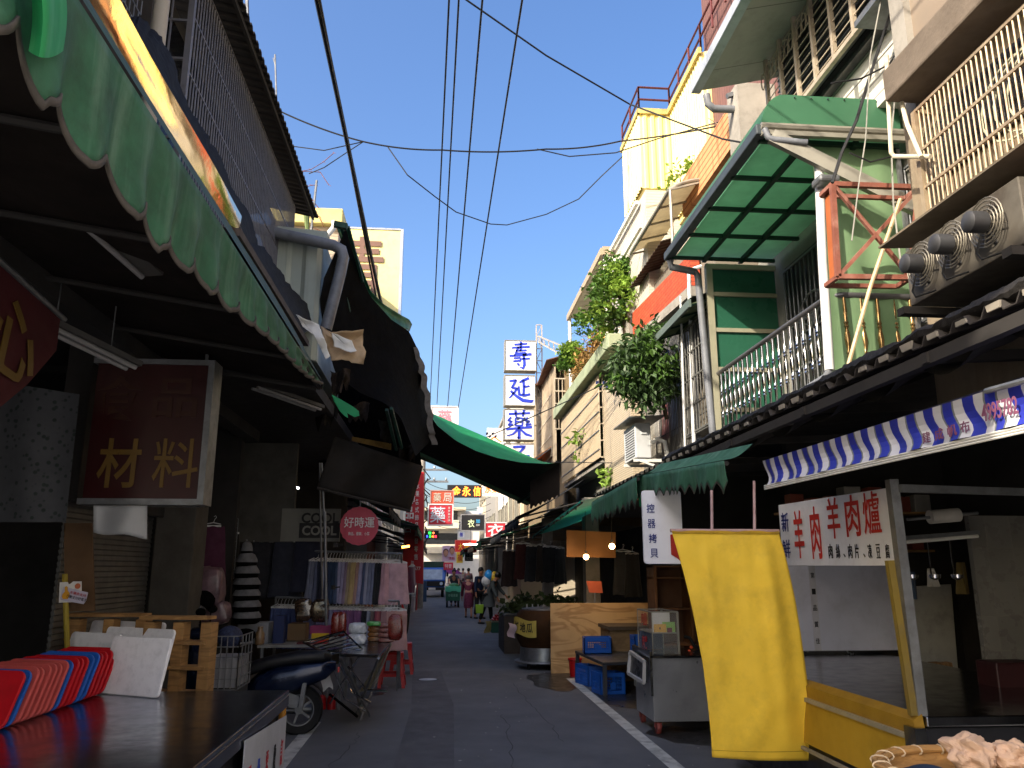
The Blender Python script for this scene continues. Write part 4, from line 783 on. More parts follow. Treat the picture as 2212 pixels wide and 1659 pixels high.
# evaporator with three fans
fit(2.5, 3.15, 3.5, 4.4)
ev = thing('evaporator', 'old evaporator unit with three bare fan motors under the window cage', 'cooling unit', (2.55, 4, 3.0))
y0, y1, z0, z1 = 3.5, 4.36, 2.99, 3.30
MB().box(2.5, 2.92, y0, y1, z0, z1).build('casing', mt('casing_grey','5f5a52',.6,.3,var=.3,scale=5,dirt='33261c',ds=4,damt=.6), ev, bev=.006)
MB().obox((2.44,3.3,3.38), (.5,0,.03), (0,1.2,0), (0,0,.012)).build('cover_sheet', mt('cover_rust','6e6353',.8,.2,var=.25,dirt='3b2f26',ds=5), ev)
for k, yy in enumerate((4.18, 3.93, 3.68)):
    f = MB(); f.lathe([(.05,0),(.05,.075),(.035,.085),(.0,.085)], (2.45,yy,3.16), 14, (-1,0,0)); f.bar((2.45,yy,3.16),(2.5,yy,3.06),.015); fm = f.build('fan_motor', mt('motor_grey','4a4a4c',.5,.5,var=.2,dirt='26211e',ds=12), ev, True)
    f = MB()
    for r_ in (.04,.06,.08,.10,.115): f.tube([(2.46,yy+r_*math.cos(a*.3491),3.16+r_*math.sin(a*.3491)) for a in range(19)], .0035, 5)
    for a in range(4): f.bar((2.46,yy,3.16),(2.475,yy+.115*math.cos(a*1.57+.4),3.16+.115*math.sin(a*1.57+.4)),.005)
    f.build('fan_guard', mt('guard_dull','8a8478',.45,.7,var=.25,scale=20,dirt='4a3a2c',ds=20), ev, True)
    f = MB(); f.tube([(2.43,yy,3.1),(2.42,yy+.03,3.02),(2.40,yy-.02,2.97),(2.46,yy-.1,2.98)], .005, 5); f.build('cable', M_rbr, ev, True)
MB().box(2.42, 3.0, 4.30, 4.36, 2.93, 2.97).build('bracket', M_dk, ev); MB().box(2.42, 3.0, 3.5, 3.56, 2.93, 2.97).build('bracket', M_dk, ev)
cl = thing('condenser', 'rusty finned coil box beside the evaporator at the right edge', 'cooling unit', (2.6, 3.3, 3.0))
mb = MB()
for i in range(16): mb.box(2.56, 2.9, 3.1+i*.022, 3.11+i*.022, 3.02, 3.26)
mb.build('fins', M_rust, cl); mb = MB(); mb.bar((2.55,3.46,3.0),(2.55,3.46,3.28),.03); mb.bar((2.55,3.0,3.0),(2.55,3.46,3.0),.03); mb.build('frame', M_rust, cl)
# ================================================================ RIGHT: corrugated arcade roof
fit(2.3, 2.7, 2.6, 12)
hn = thing('house', 'added unseen pale house behind the viewpoint that bounces sunlight into the street', 'house', (4, -6, 0))  # out of view, added to throw sunlight back onto the shaded stalls
MB().box(3.0, 8, -16, 1.6, 0, 9).build('wall', mt('bounce_render', 'c8ccd4', .9, var=.08, scale=1.5, dirt='9a9080', ds=2), hn)
ar = thing('arcade_roof', 'long dark corrugated roof over the right hand stalls', 'roof', (2.6, 5, 2.6))
mb = MB(); corr(mb, (2.3, 2.2, 2.66), (0, 10.0, 0), (1.0, 0, .30), 1, .21, .045, (0,0,1)); mb.build('sheet', mt('old_zinc','3a3634',.8,.2,var=.35,scale=4,dirt='161413',ds=4), ar, solid=.006)
mb = MB(); mb.grid(lambda a, b: (lambda th: V3((2.36+.05*math.cos(th), 2.2+6.3*a, 2.735+.035*math.sin(th)+.02*mnoise.noise((a*45, b*5, 0))+.012*mnoise.noise((a*160, b*9, 3)))))(math.pi*2*b), 240, 10); mb.build('tar_strip', mt('tar','211e1c',.75,var=.4,scale=20,bump=.8,bs=30), ar, True)
mb = MB(); q2_ = random.Random(2)
for i in range(47):
    yy = 2.2+10.0*(i+.68)/47.6
    if q2_.random() < .3: continue
    hh = q2_.uniform(.55, 1); mb.slab([(2.292,yy-.045,2.672),(2.292,yy+.03,2.672),(2.292,yy+.045*hh,2.672+.036*hh),(2.292,yy-.06*hh,2.672+.036*hh)], (.01,0,0))
mb.build('light_gap', mt('gap_daylight','aaa294',.7,trans=.4), ar)  # pale plates painted as daylight showing through the open rib ends
mb = MB(); q_ = random.Random(5)
for i in range(9):
    yy = 3+i*.62; mb.grid(lambda a, b: V3((2.4+.25*b, yy+.5*a, 2.62-.10*math.sin(math.pi*a)*(1-b)-.05*b*mnoise.noise((yy,a*3,b))+.05*b)), 8, 5)
mb.build('torn_lining', mt('torn_lining','353331',.85,var=.4,scale=6), ar, True)
mb = MB(); mb.bar((2.34,2.2,2.60),(2.34,12.2,2.60),.05,.06)
for k in range(8): mb.bar((2.3,2.6+k*1.3,2.6),(4.9,2.6+k*1.3,2.75),.05)
mb.build('rafters', M_dk, ar)
nofit()
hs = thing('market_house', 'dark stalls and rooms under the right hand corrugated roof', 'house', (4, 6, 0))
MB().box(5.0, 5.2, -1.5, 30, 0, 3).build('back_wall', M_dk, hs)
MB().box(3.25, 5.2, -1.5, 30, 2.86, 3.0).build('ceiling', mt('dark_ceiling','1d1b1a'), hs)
MB().box(2.9, 5.0, 9.9, 10.02, 0, 2.86).build('side_wall', mt('dark_wall2','3a3733'), hs)
MB().box(3.4, 5.0, 7.55, 7.65, 0, 2.86).build('side_wall', M_dk, hs)
MB().box(2.6, 2.85, 14.4, 14.7, 0, 2.86).build('pillar', M_con, hs); MB().box(2.6, 2.85, 20.4, 20.7, 0, 2.86).build('pillar', M_con, hs)
p = P(2128,1400,Y=5.9); mb = MB(); mb.box(p.x, 4.98, 5.9, 5.95, 0, 2.0); mb.build('tile_wall', mt('white_wall_tile','6a6864',.3,tile=('x',.2,.25,'6d6a64',.004,0)), hs)
# ================================================================ RIGHT: green balcony house
fit(3.4, 4.3, 5.5, 9)
hg_ = thing('balcony_house', 'grey house with green fibreglass balcony and white upper storey', 'house', (3.6, 7.5, 3))
M_grw = mt('grey_stucco','7d7b74',.9,var=.15,scale=3,bump=.4,bs=70,dirt='55534d',ds=3)
MB().box(3.75, 3.95, 5.3, 9.4, 2.9, 5.3).build('wall', M_grw, hg_)
MB().box(2.95, 3.75, 6.2, 8.85, 2.92, 3.03).build('balcony_floor', M_grw, hg_)
MB().box(3.5, 7, 5.3, 8.0, 5.3, 9.5).build('upper_wall', mt('white_siding','d6d1c6',.6,var=.05,tile=('y',3,.14,'8d8880',.008,0)), hg_)
mb = MB(); a0_, b0_ = 7.55, 8.7
grille(mb, (3.72, 7.55, 3.05), (0, 1.15, 0), (0,0,1.75), 12, (0,.35,.62,1), .008, .02)
for k in range(9): an_ = R(180*k/8); mb.bar((3.71,8.1,4.0),(3.71,8.1+.35*math.cos(an_),4.0+.35*math.sin(an_)),.014)
mb.tube([(3.71,8.1+.36*math.cos(R(10*k)),4.0+.36*math.sin(R(10*k))) for k in range(19)], .012, 6); mb.build('door_grille', M_gst, hg_)
MB().box(3.735, 3.748, 7.55, 8.7, 3.04, 4.85).build('door', mt('door_dark','20211f',.4), hg_)
mb = MB(); grille(mb, (3.72, 5.9, 3.5), (0,1.0,0), (0,0,1.3), 10, (0,.5,1), .008, .02); mb.build('window_grille', M_gst, hg_)
M_fib = mt('green_fibreglass','609676',.35,var=.12,scale=1.2,trans=.6,spec=.5,dirt='3d7a5a',damt=.35,ds=2)
M_fib2 = mt('green_fibreglass_deep','336a54',.3,var=.25,scale=1.6,trans=.35,spec=.5,dirt='174030',damt=.5,ds=1.6)
M_alu = mt('beige_aluminium','9a968a',.5,.5,var=.08,dirt='6b675e',ds=5)
M_zn = mt('dark_gutter','454c50',.5,.3,var=.2,scale=5,dirt='25292b',ds=5)
fit(2.5, 5, 6.3, 8.9)
bc = thing('balcony_canopy', 'green fibreglass barrel canopy over the balcony with grey gutter', 'canopy', (2.9, 7.5, 4.9))
x0, x1, zc_ = 2.5, 3.68, 5.0
def barrel(a, b):                                       # curved shell across the street direction
    th = R(90)*min(1, b*1.6); xx = x0+.22*(1-math.cos(th))+(max(0, b-.62)/.38)*(x1-x0-.22); zz = zc_+.34*math.sin(th)
    return V3((xx, 6.35+2.5*a, zz))
MB().grid(barrel, 12, 16).build('shell', M_fib, bc, True)
pr = [(x0, zc_)]+[(x0+.22*(1-math.cos(R(t))), zc_+.34*math.sin(R(t))) for t in range(10, 91, 10)]+[(x1, zc_+.34), (x1, zc_)]
MB().slab([(a, 6.35, b) for a, b in pr], (0,-.01,0)).build('end_panel', M_fib, bc)
mb = MB()
for i in range(7): x_ = x0+.3+.14*i; mb.ball((x_, 6.335, zc_+.315), .008, 6, 4)
mb.build('rivets', M_chr, bc)
mb = MB(); mb.tube([(x0-.02, 6.3, zc_+.02), (x1, 6.3, zc_+.02)], .03, 8); mb.bar((x0-.02,6.3,zc_-.04),(x1,6.3,zc_-.04),.04); mb.build('end_rail', M_alu, bc)
MB().obox((x0-.06, 6.3, zc_-.05), (.09,0,0), (0,2.6,0), (0,0,.09)).build('gutter', M_zn, bc, bev=.01)
MB().grid(lambda a, b: V3((x0+.05+(x1-x0-.05)*b, 6.36+2.48*a, zc_-.03+.02*b)), 2, 2).build('lining', M_fib2 if 0 else mt('green_lining','a2bfae',.45,var=.12,trans=.65,dirt='7fa58e',ds=1.5,damt=.4), bc)
mb = MB()
for k in range(5): mb.bar((x0,6.4+.6*k,zc_-.05),(x1,6.4+.6*k,zc_-.05),.035)
mb.bar((x0+.38,6.36,zc_-.055),(x0+.38,8.85,zc_-.055),.045); mb.bar((x0+.8,6.36,zc_-.055),(x0+.8,8.85,zc_-.055),.045); mb.build('ribs', mt('dark_green_steel','1f3a2f',.5,.3), bc)
mb = MB(); mb.bar((x0+.05,6.28,zc_-.08),(x1-.05,6.1,zc_-.78),.05,.11); mb.build('strut', M_alu, bc)
mb = MB(); mb.tube([(x0,6.28,zc_-.02),(x0+.02,6.27,zc_-.10),(x0+.06,6.26,zc_-.12),(x0+.30,6.2,zc_-.17)], .025, 10); mb.build('spout', M_pvc, bc, True); mb = MB(); mb.tube([(x0,8.86,zc_-.05),(x0+.02,8.9,zc_-.12),(x0+.3,8.92,zc_-.16),(x0+.33,8.92,zc_-.22),(x0+.42,8.95,2.7)], .04, 10); mb.build('drainpipe', M_pvc, bc, True)
# side screens of the balcony
fit(3, 4, 6.2, 8.9)
fs = thing('balcony_screen', 'tall dark green glazed screen closing the far end of the balcony', 'screen', (3.2, 8.87, 3))
MB().box(2.98, 3.74, 8.86, 8.87, 3.04, 4.96).build('pane', M_fib2, fs)
mb = MB(); mb.box(2.93,3.0,8.83,8.9,2.95,4.97)
for z in (3.3, 3.75, 4.2, 4.62): mb.bar((3.0,8.85,z),(3.74,8.85,z),.03,.045)
mb.bar((2.93,8.85,4.95),(3.74,8.85,4.95),.03,.06); mb.build('frame', mt('cream_post','8f8c78',.6,dirt='66634f',ds=4), fs)
ns = thing('balcony_screen', 'sunlit pale green screen closing the near end of the balcony', 'screen', (3.3, 6.15, 3))
MB().grid(lambda a, b: V3((2.95+.72*a+.0*b, 6.31+.01*math.sin(14*a), 2.9+2.1*b)), 30, 4).build('pane', mt('green_screen_pale','7a9670',.45,var=.12,scale=1.5,trans=.25,dirt='4f7a55',ds=1.8,damt=.4), ns, True)
mb = MB(); mb.bar((3.67,6.29,2.9),(3.67,6.29,5.0),.03); mb.build('edge_strip', M_gst, ns)
# balustrade
fit(3, 3.4, 6.3, 8.8)
bl = thing('balustrade', 'turned steel balustrade along the green balcony', 'balustrade', (3, 7.4, 3))
zb, zt = 3.03, 3.70
def baluster(x, y): return MB().lathe([(.010,0),(.012,.16),(.020,.17),(.012,.185),(.020,.20),(.012,.215),(.019,.26),(.024,.31),(.019,.36),(.012,.40),(.020,.415),(.012,.43),(.020,.445),(.012,.46),(.015,.55),(.012,zt-zb-.01)], (x,y,zb), 10)
for k in range(21): baluster(3.0, 8.78-.122*k).build('baluster', M_chr, bl, True)
mb = MB(); mb.tube([(3.0,8.85,zt),(3.0,6.32,zt),(3.02,6.24,zt),(3.1,6.2,zt),(3.68,6.2,zt)], .026, 10); mb.tube([(3.0,8.85,zb),(3.0,6.25,zb),(3.68,6.2,zb)], .018, 8); mb.build('handrail', mt('rail_grey','6b6a6c',.35,.7,var=.1), bl, True)
M_brz = mt('bronze','a88a5e',.25,.9,var=.1)
for k in range(5): baluster(3.10+.135*k, 6.2).build('baluster', M_brz, bl, True)
# white pole, red X frame
nofit()
wp = thing('pole', 'white plastic pole standing on the roof edge before the balcony', 'pole', P(1795,800,Y=5.9))
mb = MB(); mb.tube([P(1768,335,Y=5.5), P(1777,560,Y=5.45), P(1792,800,Y=5.4)], .035, 12); mb.build('pipe', M_wpv, wp, True); mb = MB(); mb.tube([P(1792,800,Y=5.4), P(1785,815,Y=5.42), P(1720,855,Y=5.8), P(1640,905,Y=6.5)], .03, 10); mb.build('branch', M_pvc, wp, True)
mb = MB(); a = P(1760,392,Y=5.4); mb.box(a.x-.0,a.x+.17,5.32,5.47,a.z-.03,a.z+.03); mb.build('cap_box', M_gst, wp, bev=.02)
xf = thing('sign_frame', 'empty rusty square steel frame with crossed braces beside the white pole', 'frame', P(1890,600,Y=5.7))  # frame of an empty signboard
Yf = 5.05; C4 = [P(1798,398,Y=Yf), P(1985,405,Y=Yf), P(1968,600,Y=Yf), P(1810,598,Y=Yf)]
M_oxd = mt('red_oxide','7d4a3c',.8,.1,var=.25,scale=9,dirt='c09a8a',damt=.4,ds=6)
mb = MB()
for i in range(4): mb.bar(C4[i], C4[(i+1)%4], .035)
mb.bar(C4[0]+V3((0,.18,0)), C4[1]+V3((0,.18,0)), .03); mb.bar(C4[3]+V3((0,.18,0)), C4[2]+V3((0,.18,0)), .03)
for i in range(4): mb.bar(C4[i], C4[i]+V3((0,.18,0)), .03)
mb.build('frame', M_oxd, xf); mb = MB(); mb.bar(C4[0], C4[2], .026); mb.bar(C4[3], C4[1], .026); mb.build('brace', M_oxd, xf)
MB().slab([C4[0]+V3((.02,.02,0)), C4[3]+V3((.02,.02,0)), C4[3]+V3((.02,.16,0)), C4[0]+V3((.02,.16,0))], (.008,0,0)).build('side_panel', mt('orange_panel','9c5428',.6), xf)
bp_ = tag(MB().tube([P(1945,430,Y=4.95), P(1880,620,Y=4.95), P(1832,790,Y=5.0)], .014, 7).build('bamboo_pole', mt('bamboo_pale','b9a27c',.5,var=.2,scale=8), None, True), 'thin bamboo pole leaning across the rusty square frame', 'pole')
# loose pipes and cables at the house corner
pp = thing('conduit', 'cream conduit pipes running down the corner of the concrete house', 'pipe', P(1930,600,Y=5.2))
mb = MB(); mb.tube([P(1915,120,Y=4.4), P(1918,200,Y=4.4), P(1925,330,Y=4.4), P(1932,338,Y=4.4), P(2010,338,Y=4.1)], .014, 8); mb.tube([P(1942,200,Y=4.4), P(1960,270,Y=4.3), P(1990,340,Y=4.1)], .014, 8); mb.build('pipe', mt('conduit_cream','c9bfa8',.5), pp, True)
q_ = random.Random(8)
for i, ps in enumerate(([(1940,-20),(1890,130),(1850,260),(1818,330),(1798,395)], [(1905,-10),(1880,120),(1870,300),(1855,400),(1840,520)], [(1795,180),(1860,170),(1920,140),(1990,20)], [(1935,190),(1925,300),(1930,440),(1945,560)], [(1835,330),(1880,350),(1960,330)])):
    tag(MB().tube([P(u,v,Y=4.9-.08*i) for u, v in ps], (.012,.005,.007,.006,.006)[i], 5).build('cable', mt('cable_black','1c1c1e',.6) if i in (0,2,4) else mt('cable_grey','8a8880',.6), None, True), ['thick black cable falling past the near green screen','thin pale cable hanging straight before the near green screen','black cable rising along the white siding','pale cable beside the cream conduits','black cable slung under the barrel end panel'][i], 'cable')
# upper storey bay with louvres, soffit
fit(3.2, 6.2, 5.8, 8)
by = thing('window_bay', 'louvred and barred window bay of the white upper storey', 'window', (3.3, 7, 5.8))
ya_, yb2, zq, zr = 5.75, 7.95, 5.77, 6.62
MB().box(3.40, 3.48, ya_, yb2, zq, zr).build('pane', mt('bay_glass','1c1e20',.2), by)
for k in range(14): z = zq+.05+k*.06; MB().obox((3.3,ya_,z),(.07,0,.03),(0,yb2-ya_,0),(0,0,.006)).build('louvre', M_gst, by)
mb = MB(); 
for k in range(8): y = ya_+k*(yb2-ya_)/7; mb.bar((3.2,y,zq-.06),(3.2,y,zr),.035)
for k in range(10): z = zq+k*.095; mb.bar((3.2,ya_,z),(3.2,yb2,z),.008)
mb.bar((3.2,ya_,zq-.06),(3.2,yb2,zq-.06),.04)
for k in range(12): y = 7.0+k*.09; mb.tube([(3.2,y+.045+.04*math.cos(a*.785),6.42+.09*math.sin(a*.785)) for a in range(9)], .006, 5)
mb.build('cage', mt('cage_sunlit','b8aa96',.5,.3,var=.15,dirt='7a6c58',ds=6), by)
mb = MB(); mb.box(3.12,3.5,ya_,ya_+.5,zq-.12,zq-.07); mb.build('sill', M_gst, by)
fit(2.6, 6.5, 3, 8.3)
sf = thing('roof_eave', 'wide white soffit of the upper storey roof with grey gutter and downpipe', 'roof', (2.9, 6, 6.5))
MB().grid(lambda a, b: V3((2.62+.9*b, 2.0+6.25*a, 6.43+.22*b)), 6, 2).build('soffit', mt('soffit_white','a8a59c',.6,var=.08,dirt='77736a',ds=3,tile=('y',.9,4,'6d6a64',.006,0)), sf, solid=.02)
MB().obox((2.54,2.0,6.40),(.10,0,0),(0,6.28,0),(0,0,.12)).build('gutter', mt('gutter_white','b5bac0',.4,.3,var=.08,dirt='6f7478',ds=5), sf, bev=.008)
MB().grid(lambda a, b: V3((2.56+1.0*b, 2.0+6.26*a, 6.53+.25*b)), 2, 2).build('roof_sheet', M_zn, sf)
mb = MB(); mb.tube([P(1526,205,Y=8.2), P(1530,225,Y=8.2), P(1542,235,Y=8.2), P(1640,238,Y=8.25), P(1648,248,Y=8.25), P(1646,280,Y=8.25)], .045, 12); mb.build('downpipe', M_pvc, sf, True)
mb = MB(); mb.bar(P(1570,208,Y=8.22), P(1652,185,Y=8.22), .05); mb.bar(P(1600,205,Y=8.23), P(1640,238,Y=8.23), .03); mb.build('bracket', M_gst, sf)
# ================================================================ RIGHT: middle houses
fit(3.5, 7, 9, 11.5)
hm = thing('house', 'tall brown clad house with rust streaked parapet behind the white storey', 'house', (4.2, 10, 5))
M_brc = mt('brown_cladding','6d4c47',.7,var=.1,scale=2,tile=('y',.09,9,'4d3531',.006,0))
MB().box(3.85, 8, 8.1, 11.45, 6.0, 11.5).build('cladding', M_brc, hm)
MB().box(3.4, 3.84, 9.32, 11.5, 6.5, 7.05).build('parapet', mt('rust_parapet','c08a5e',.8,var=.1,scale=2,streak='8a4a2a',samt=.8,tile=('y',2,.09,'7a4a30',.01,0)), hm)
MB().box(3.38, 3.84, 9.28, 9.6, 6.2, 7.15).build('corner_post', M_con, hm)
fit(3.3, 4.5, 9, 12.6); MB().box(3.3, 7, 9.62, 12.6, 2.8, 6.0).build('wall', mt('mid_wall','746c60',.9,var=.15,scale=2,dirt='4f4a42',ds=2), hm)
nofit()
tw = thing('bare_tree', 'small leafless potted tree before the rust streaked parapet', 'tree', P(1577, 390, Y=9.15))
mb = MB()
for ps, r in (([(1577,400),(1578,340),(1580,290),(1570,262)],.02), ([(1580,300),(1600,262),(1625,250)],.012), ([(1578,290),(1550,268),(1535,270)],.012), ([(1600,262),(1608,246)],.008), ([(1550,268),(1530,255)],.008), ([(1570,262),(1560,250)],.008), ([(1578,330),(1565,318)],.008)):
    mb.tube([P(u,v,Y=9.15) for u, v in ps], [r]+[r*.8]*(len(ps)-2)+[r*.5], 6)
mb.build('trunk', mt('pale_bark','8e7a6c',.9), tw, True)
fit(3.4, 8.5, 11.5, 14.3)
ty = thing('rooftop_shed', 'tall yellow ribbed metal shed on the right hand roofs', 'shed', (3.8, 12.8, 7.6))
M_yel = mt('yellow_ribbed','e8d892',.55,var=.04,scale=1.5,streak='b08a4a',samt=.35,dirt='b3a05a',damt=.25,ds=2)
mb = MB(); corr(mb, (3.2,14.27,7.6), (0,-1.19,0), (0,0,1.4), 1, .10, .02, (-1,0,0)); corr(mb, (3.2,13.08,7.58), (.53,0,0), (0,0,1.42), 1, .13, .02, (0,-1,0)); corr(mb, (3.73,13.08,7.0), (0,-1.58,0), (0,0,1.98), 1, .10, .02, (-1,0,0)); corr(mb, (3.73,11.5,7.0), (1.5,0,0), (0,0,1.98), 1, .13, .02, (0,-1,0)); mb.box(3.24,6,13.1,14.2,7.6,8.98); mb.box(3.76,6,11.52,13.1,6.9,8.98)
mb.build('wall', M_yel, ty)
mb = MB(); mb.box(3.16,3.2,13.04,14.3,8.93,9.03); mb.box(3.16,3.72,13.03,13.07,8.93,9.03); mb.box(3.67,3.72,11.46,13.03,8.93,9.03); mb.build('coping', mt('yellow_coping','b5a468',.6,dirt='6d5c3a',ds=6), ty)
mb = MB(); pts = [(3.2,14.25),(3.2,13.08),(3.73,13.08),(3.73,11.5),(3.73,9.5)]
for i in range(4):
    (xa,ya),(xb,yb) = pts[i],pts[i+1]
    for h in (.22,.45): mb.tube([(xa,ya,9.0+h),(xb,yb,9.0+h)], .018, 6)
    k = max(1, int(math.hypot(xb-xa,yb-ya)/.5))
    for j in range(k+1): mb.tube([(xa+(xb-xa)*j/k,ya+(yb-ya)*j/k,9.0),(xa+(xb-xa)*j/k,ya+(yb-ya)*j/k,9.45)], .018, 6)
mb.build('railing', mt('maroon_rail','5a2c2e',.6,.2), ty)
fit(3.2, 6.5, 12.6, 15)
wh_ = thing('house', 'white tiled house under the yellow ribbed shed', 'house', (4, 13.5, 4))
M_wtl = mt('white_tile_wall','bcb6a9',.5,var=.05,tile=('y',.1,.05,'a8a296',.006,.5))
MB().box(3.22, 7, 12.62, 15.2, 2.8, 7.58).build('wall', M_wtl, wh_)
MB().box(3.3, 3.32, 15.205, 15.21, 6, 7).build('edge', M_wtl, wh_)
mb = MB(); mb.bar((3.15,12.9,7.5),(3.15,14.9,7.5),.06); mb.bar((3.12,12.6,6.95),(3.12,14.8,6.95),.05,.09); mb.build('beam', M_wht, wh_)
fit(3, 6.5, 10.6, 12.8)
wa = thing('window_awning', 'brownish translucent curved awning below the rust streaked parapet', 'awning', (3.2, 11.5, 6.5))
MB().grid(lambda a, b: V3((3.0+.45*b, 10.6+2.2*a, 6.55+.14*math.sin(R(90)*b))), 8, 6).build('sheet', mt('brown_fibre','8a7c5e',.4,var=.2,trans=.5,dirt='5a4c34',ds=3), wa, True)
mb = MB(); mb.tube([(3.0,12.8,6.55),(3.0,10.6,6.55)]+[(3.0+.45*t/5,10.6,6.55+.14*math.sin(R(90)*t/5)) for t in range(1,6)], .028, 8)
for k in range(5): mb.bar((3.0,10.6+.55*k,6.53),(3.45,10.6+.55*k,6.66),.025)
mb.tube([(3.0,10.62,6.55),(3.0,10.62,5.7)], .022, 8); mb.build('frame', M_alu, wa, True)
fit(3.1, 6.1, 11, 13)
wb = thing('window_awning', 'dark corrugated awning above the red brick parapet', 'awning', (3.3, 12, 6.1))
mb = MB(); corr(mb, (3.05,11.2,6.1),(0,1.9,0),(.35,0,.12),1,.12,.02,(0,0,1)); mb.build('sheet', mt('dark_corr','3f3226',.8,var=.3,dirt='1f1812',ds=3), wb, solid=.006)
fit(3.15, 5.4, 10.2, 13.4)
bk_ = thing('parapet', 'bright red brick tile parapet sloping away along the right roofs', 'wall', (3.15, 11.8, 5.2))
M_brk = mt('red_brick_tile','b5482a',.7,var=.25,scale=7,tile=('y',.22,.055,'6d2f20',.006,.5),dirt='7a3a2a',ds=5,damt=.35)
MB().obox((3.15,10.25,5.12),(.12,0,0),(0,3.05,.22),(0,0,.45)).build('tiles', M_brk, bk_)
MB().obox((3.1,10.2,4.98),(.2,0,0),(0,3.1,.22),(0,0,.13)).build('ledge', M_con, bk_)
pst = tag(MB().box(3.08,3.4,13.35,13.75,4.9,6.05).build('pillar', M_con, bev=.02), 'bare concrete stub pillar with cables beyond the brick parapet', 'pillar')
fit(2.75, 4.5, 8.9, 10.3)
sa = thing('window_awning', 'small green panelled awning over the barred window beside the balcony', 'awning', (3, 9.4, 4.5))
MB().grid(lambda a, b: V3((2.75+.5*b, 8.92+1.4*a, 4.5+.17*b)), 2, 2).build('sheet', mt('pale_green_fibre','8a9a78',.5,var=.25,scale=6,trans=.4,dirt='4c5a40',ds=5), sa)
mb = MB()
for k in range(4): mb.bar((2.75,8.95+.45*k,4.485),(3.25,8.95+.45*k,4.65),.02)
mb.bar((3.0,8.92,4.57),(3.0,10.3,4.57),.02); mb.build('ribs', M_gdk, sa)
mb = MB(); mb.obox((2.72,8.92,4.46),(.03,0,0),(0,1.4,0),(0,0,.09)); mb.build('fascia', mt('grey_green_fascia','56625e',.6,var=.25,dirt='2f3a36',ds=8), sa)
MB().grid(lambda a, b: V3((2.73+.55*b, 8.92+1.4*a, 4.56+.2*b)), 3, 2).build('top_sheet', M_zn, sa)
fit(3, 3.9, 9, 10)
wc = thing('window_cage', 'grey barred window cage beside the far green balcony screen', 'window cage', (3.1, 9.6, 3.2))
mb = MB(); grille(mb, (2.98,9.15,3.2),(0,.9,0),(0,0,1.3),9,(0,.25,.5,.75,1),.008,.02); grille(mb,(2.98,9.15,3.2),(.3,0,0),(0,0,1.3),3,(0,.25,.5,.75,1),.008,.02); mb.box(2.98,3.3,9.15,10.05,3.17,3.19)
mb.build('cage', mt('cage_dull','74736f',.5,.5,var=.2,dirt='46423d',ds=7), wc)
fit(3.1, 4, 10, 12.5)
wc2 = thing('window_cage', 'long barred balcony cage behind the dark leafy tree', 'window cage', (3.15, 11.3, 3.2))
mb = MB(); grille(mb, (3.12,10.2,3.0),(0,2.35,0),(0,0,1.95),34,(0,.5,1),.007,.02); mb.build('cage', mt('cage_dull','74736f'), wc2)
MB().box(3.2,3.29,10.2,12.5,3.9,4.9).build('window', mt('window_dark','1e1a18'), wc2)
for k, c in enumerate(('b5a6a0','6a7488','8a4a48','c9c4bc')): MB().grid(lambda a, b: V3((3.17+.02*math.sin(a*9), 10.5+.42*k+.34*a, 3.9-.5*b)), 6, 4).build('laundry', gm(c), wc2, True)
nofit()
for k, (u, v0, v1) in enumerate(((1488,588,960),(1500,690,985),(1470,640,1000),(1512,930,1010))):
    mb = MB(); Yk = 9.1+.05*k; mb.tube([P(u,v0,Y=Yk), P(u+ (v1-v0)*.03,v1,Y=Yk)], .024 if k < 2 else .014, 8)
    if k == 0: mb.tube([P(1488,588,Y=Yk), P(1492,583,Y=Yk), P(1515,575,Y=Yk)], .024, 8)
    tag(mb.build('pipe', M_wpv if k != 1 else M_pvc, None, True), ['tall white pipe with bent top left of the balcony','grey pipe against the barred window cage','thin white pipe nearest the leafy tree','short thin pipe low on the wall above the green awnings'][k], 'pipe')
fit(3, 4, 12.6, 14.7)
tpil = thing('house', 'house with small pale tiles and sunlit edge right of the beige panel', 'house', (3.3, 13, 3))
MB().box(2.96, 3.2, 12.62, 14.7, 2.7, 5.0).build('wall', mt('beige_small_tile','b3a48c',.5,var=.06,tile=('x',.1,.035,'8f8270',.006,.5)), tpil)
# air conditioner on its bracket
fit(2.7, 3.3, 10.9, 11.6)
ac = thing('air_conditioner', 'white air conditioner on a bracket under its own little roof', 'air conditioner', (2.72, 11.2, 3.0))
M_ac = mt('ac_white','c4c6c8',.4,var=.04,dirt='8a8a88',damt=.25,ds=5)
MB().box(2.62,2.84,10.94,11.6,3.08,3.56).build('casing', M_ac, ac, bev=.012)
mb = MB()
for k in range(12): mb.bar((2.615,10.98,3.12+k*.035),(2.615,11.5,3.12+k*.035),.008)
mb.build('grille', mt('ac_grille','55585a',.5), ac)
MB().box(2.70,2.80,10.925,10.94,3.4,3.52).build('valve_cover', M_ac, ac, bev=.006)
MB().obox((2.5,10.75,3.60),(.5,0,.03),(0,1.0,0),(0,0,.012)).build('roof_sheet', M_gst, ac)
mb = MB(); mb.bar((2.6,10.98,3.05),(3.1,10.98,3.05),.04); mb.bar((2.6,11.55,3.05),(3.1,11.55,3.05),.04); mb.bar((2.66,10.96,3.05),(3.1,10.96,2.9),.03); mb.build('bracket', M_wht, ac)
mb = MB(); mb.tube([(2.83,10.93,3.28),(2.92,10.92,3.34),(3.02,10.92,3.3),(3.05,10.93,3.15),(3.05,10.95,2.9)], .03, 10); mb.build('hose', M_wht, ac, True)
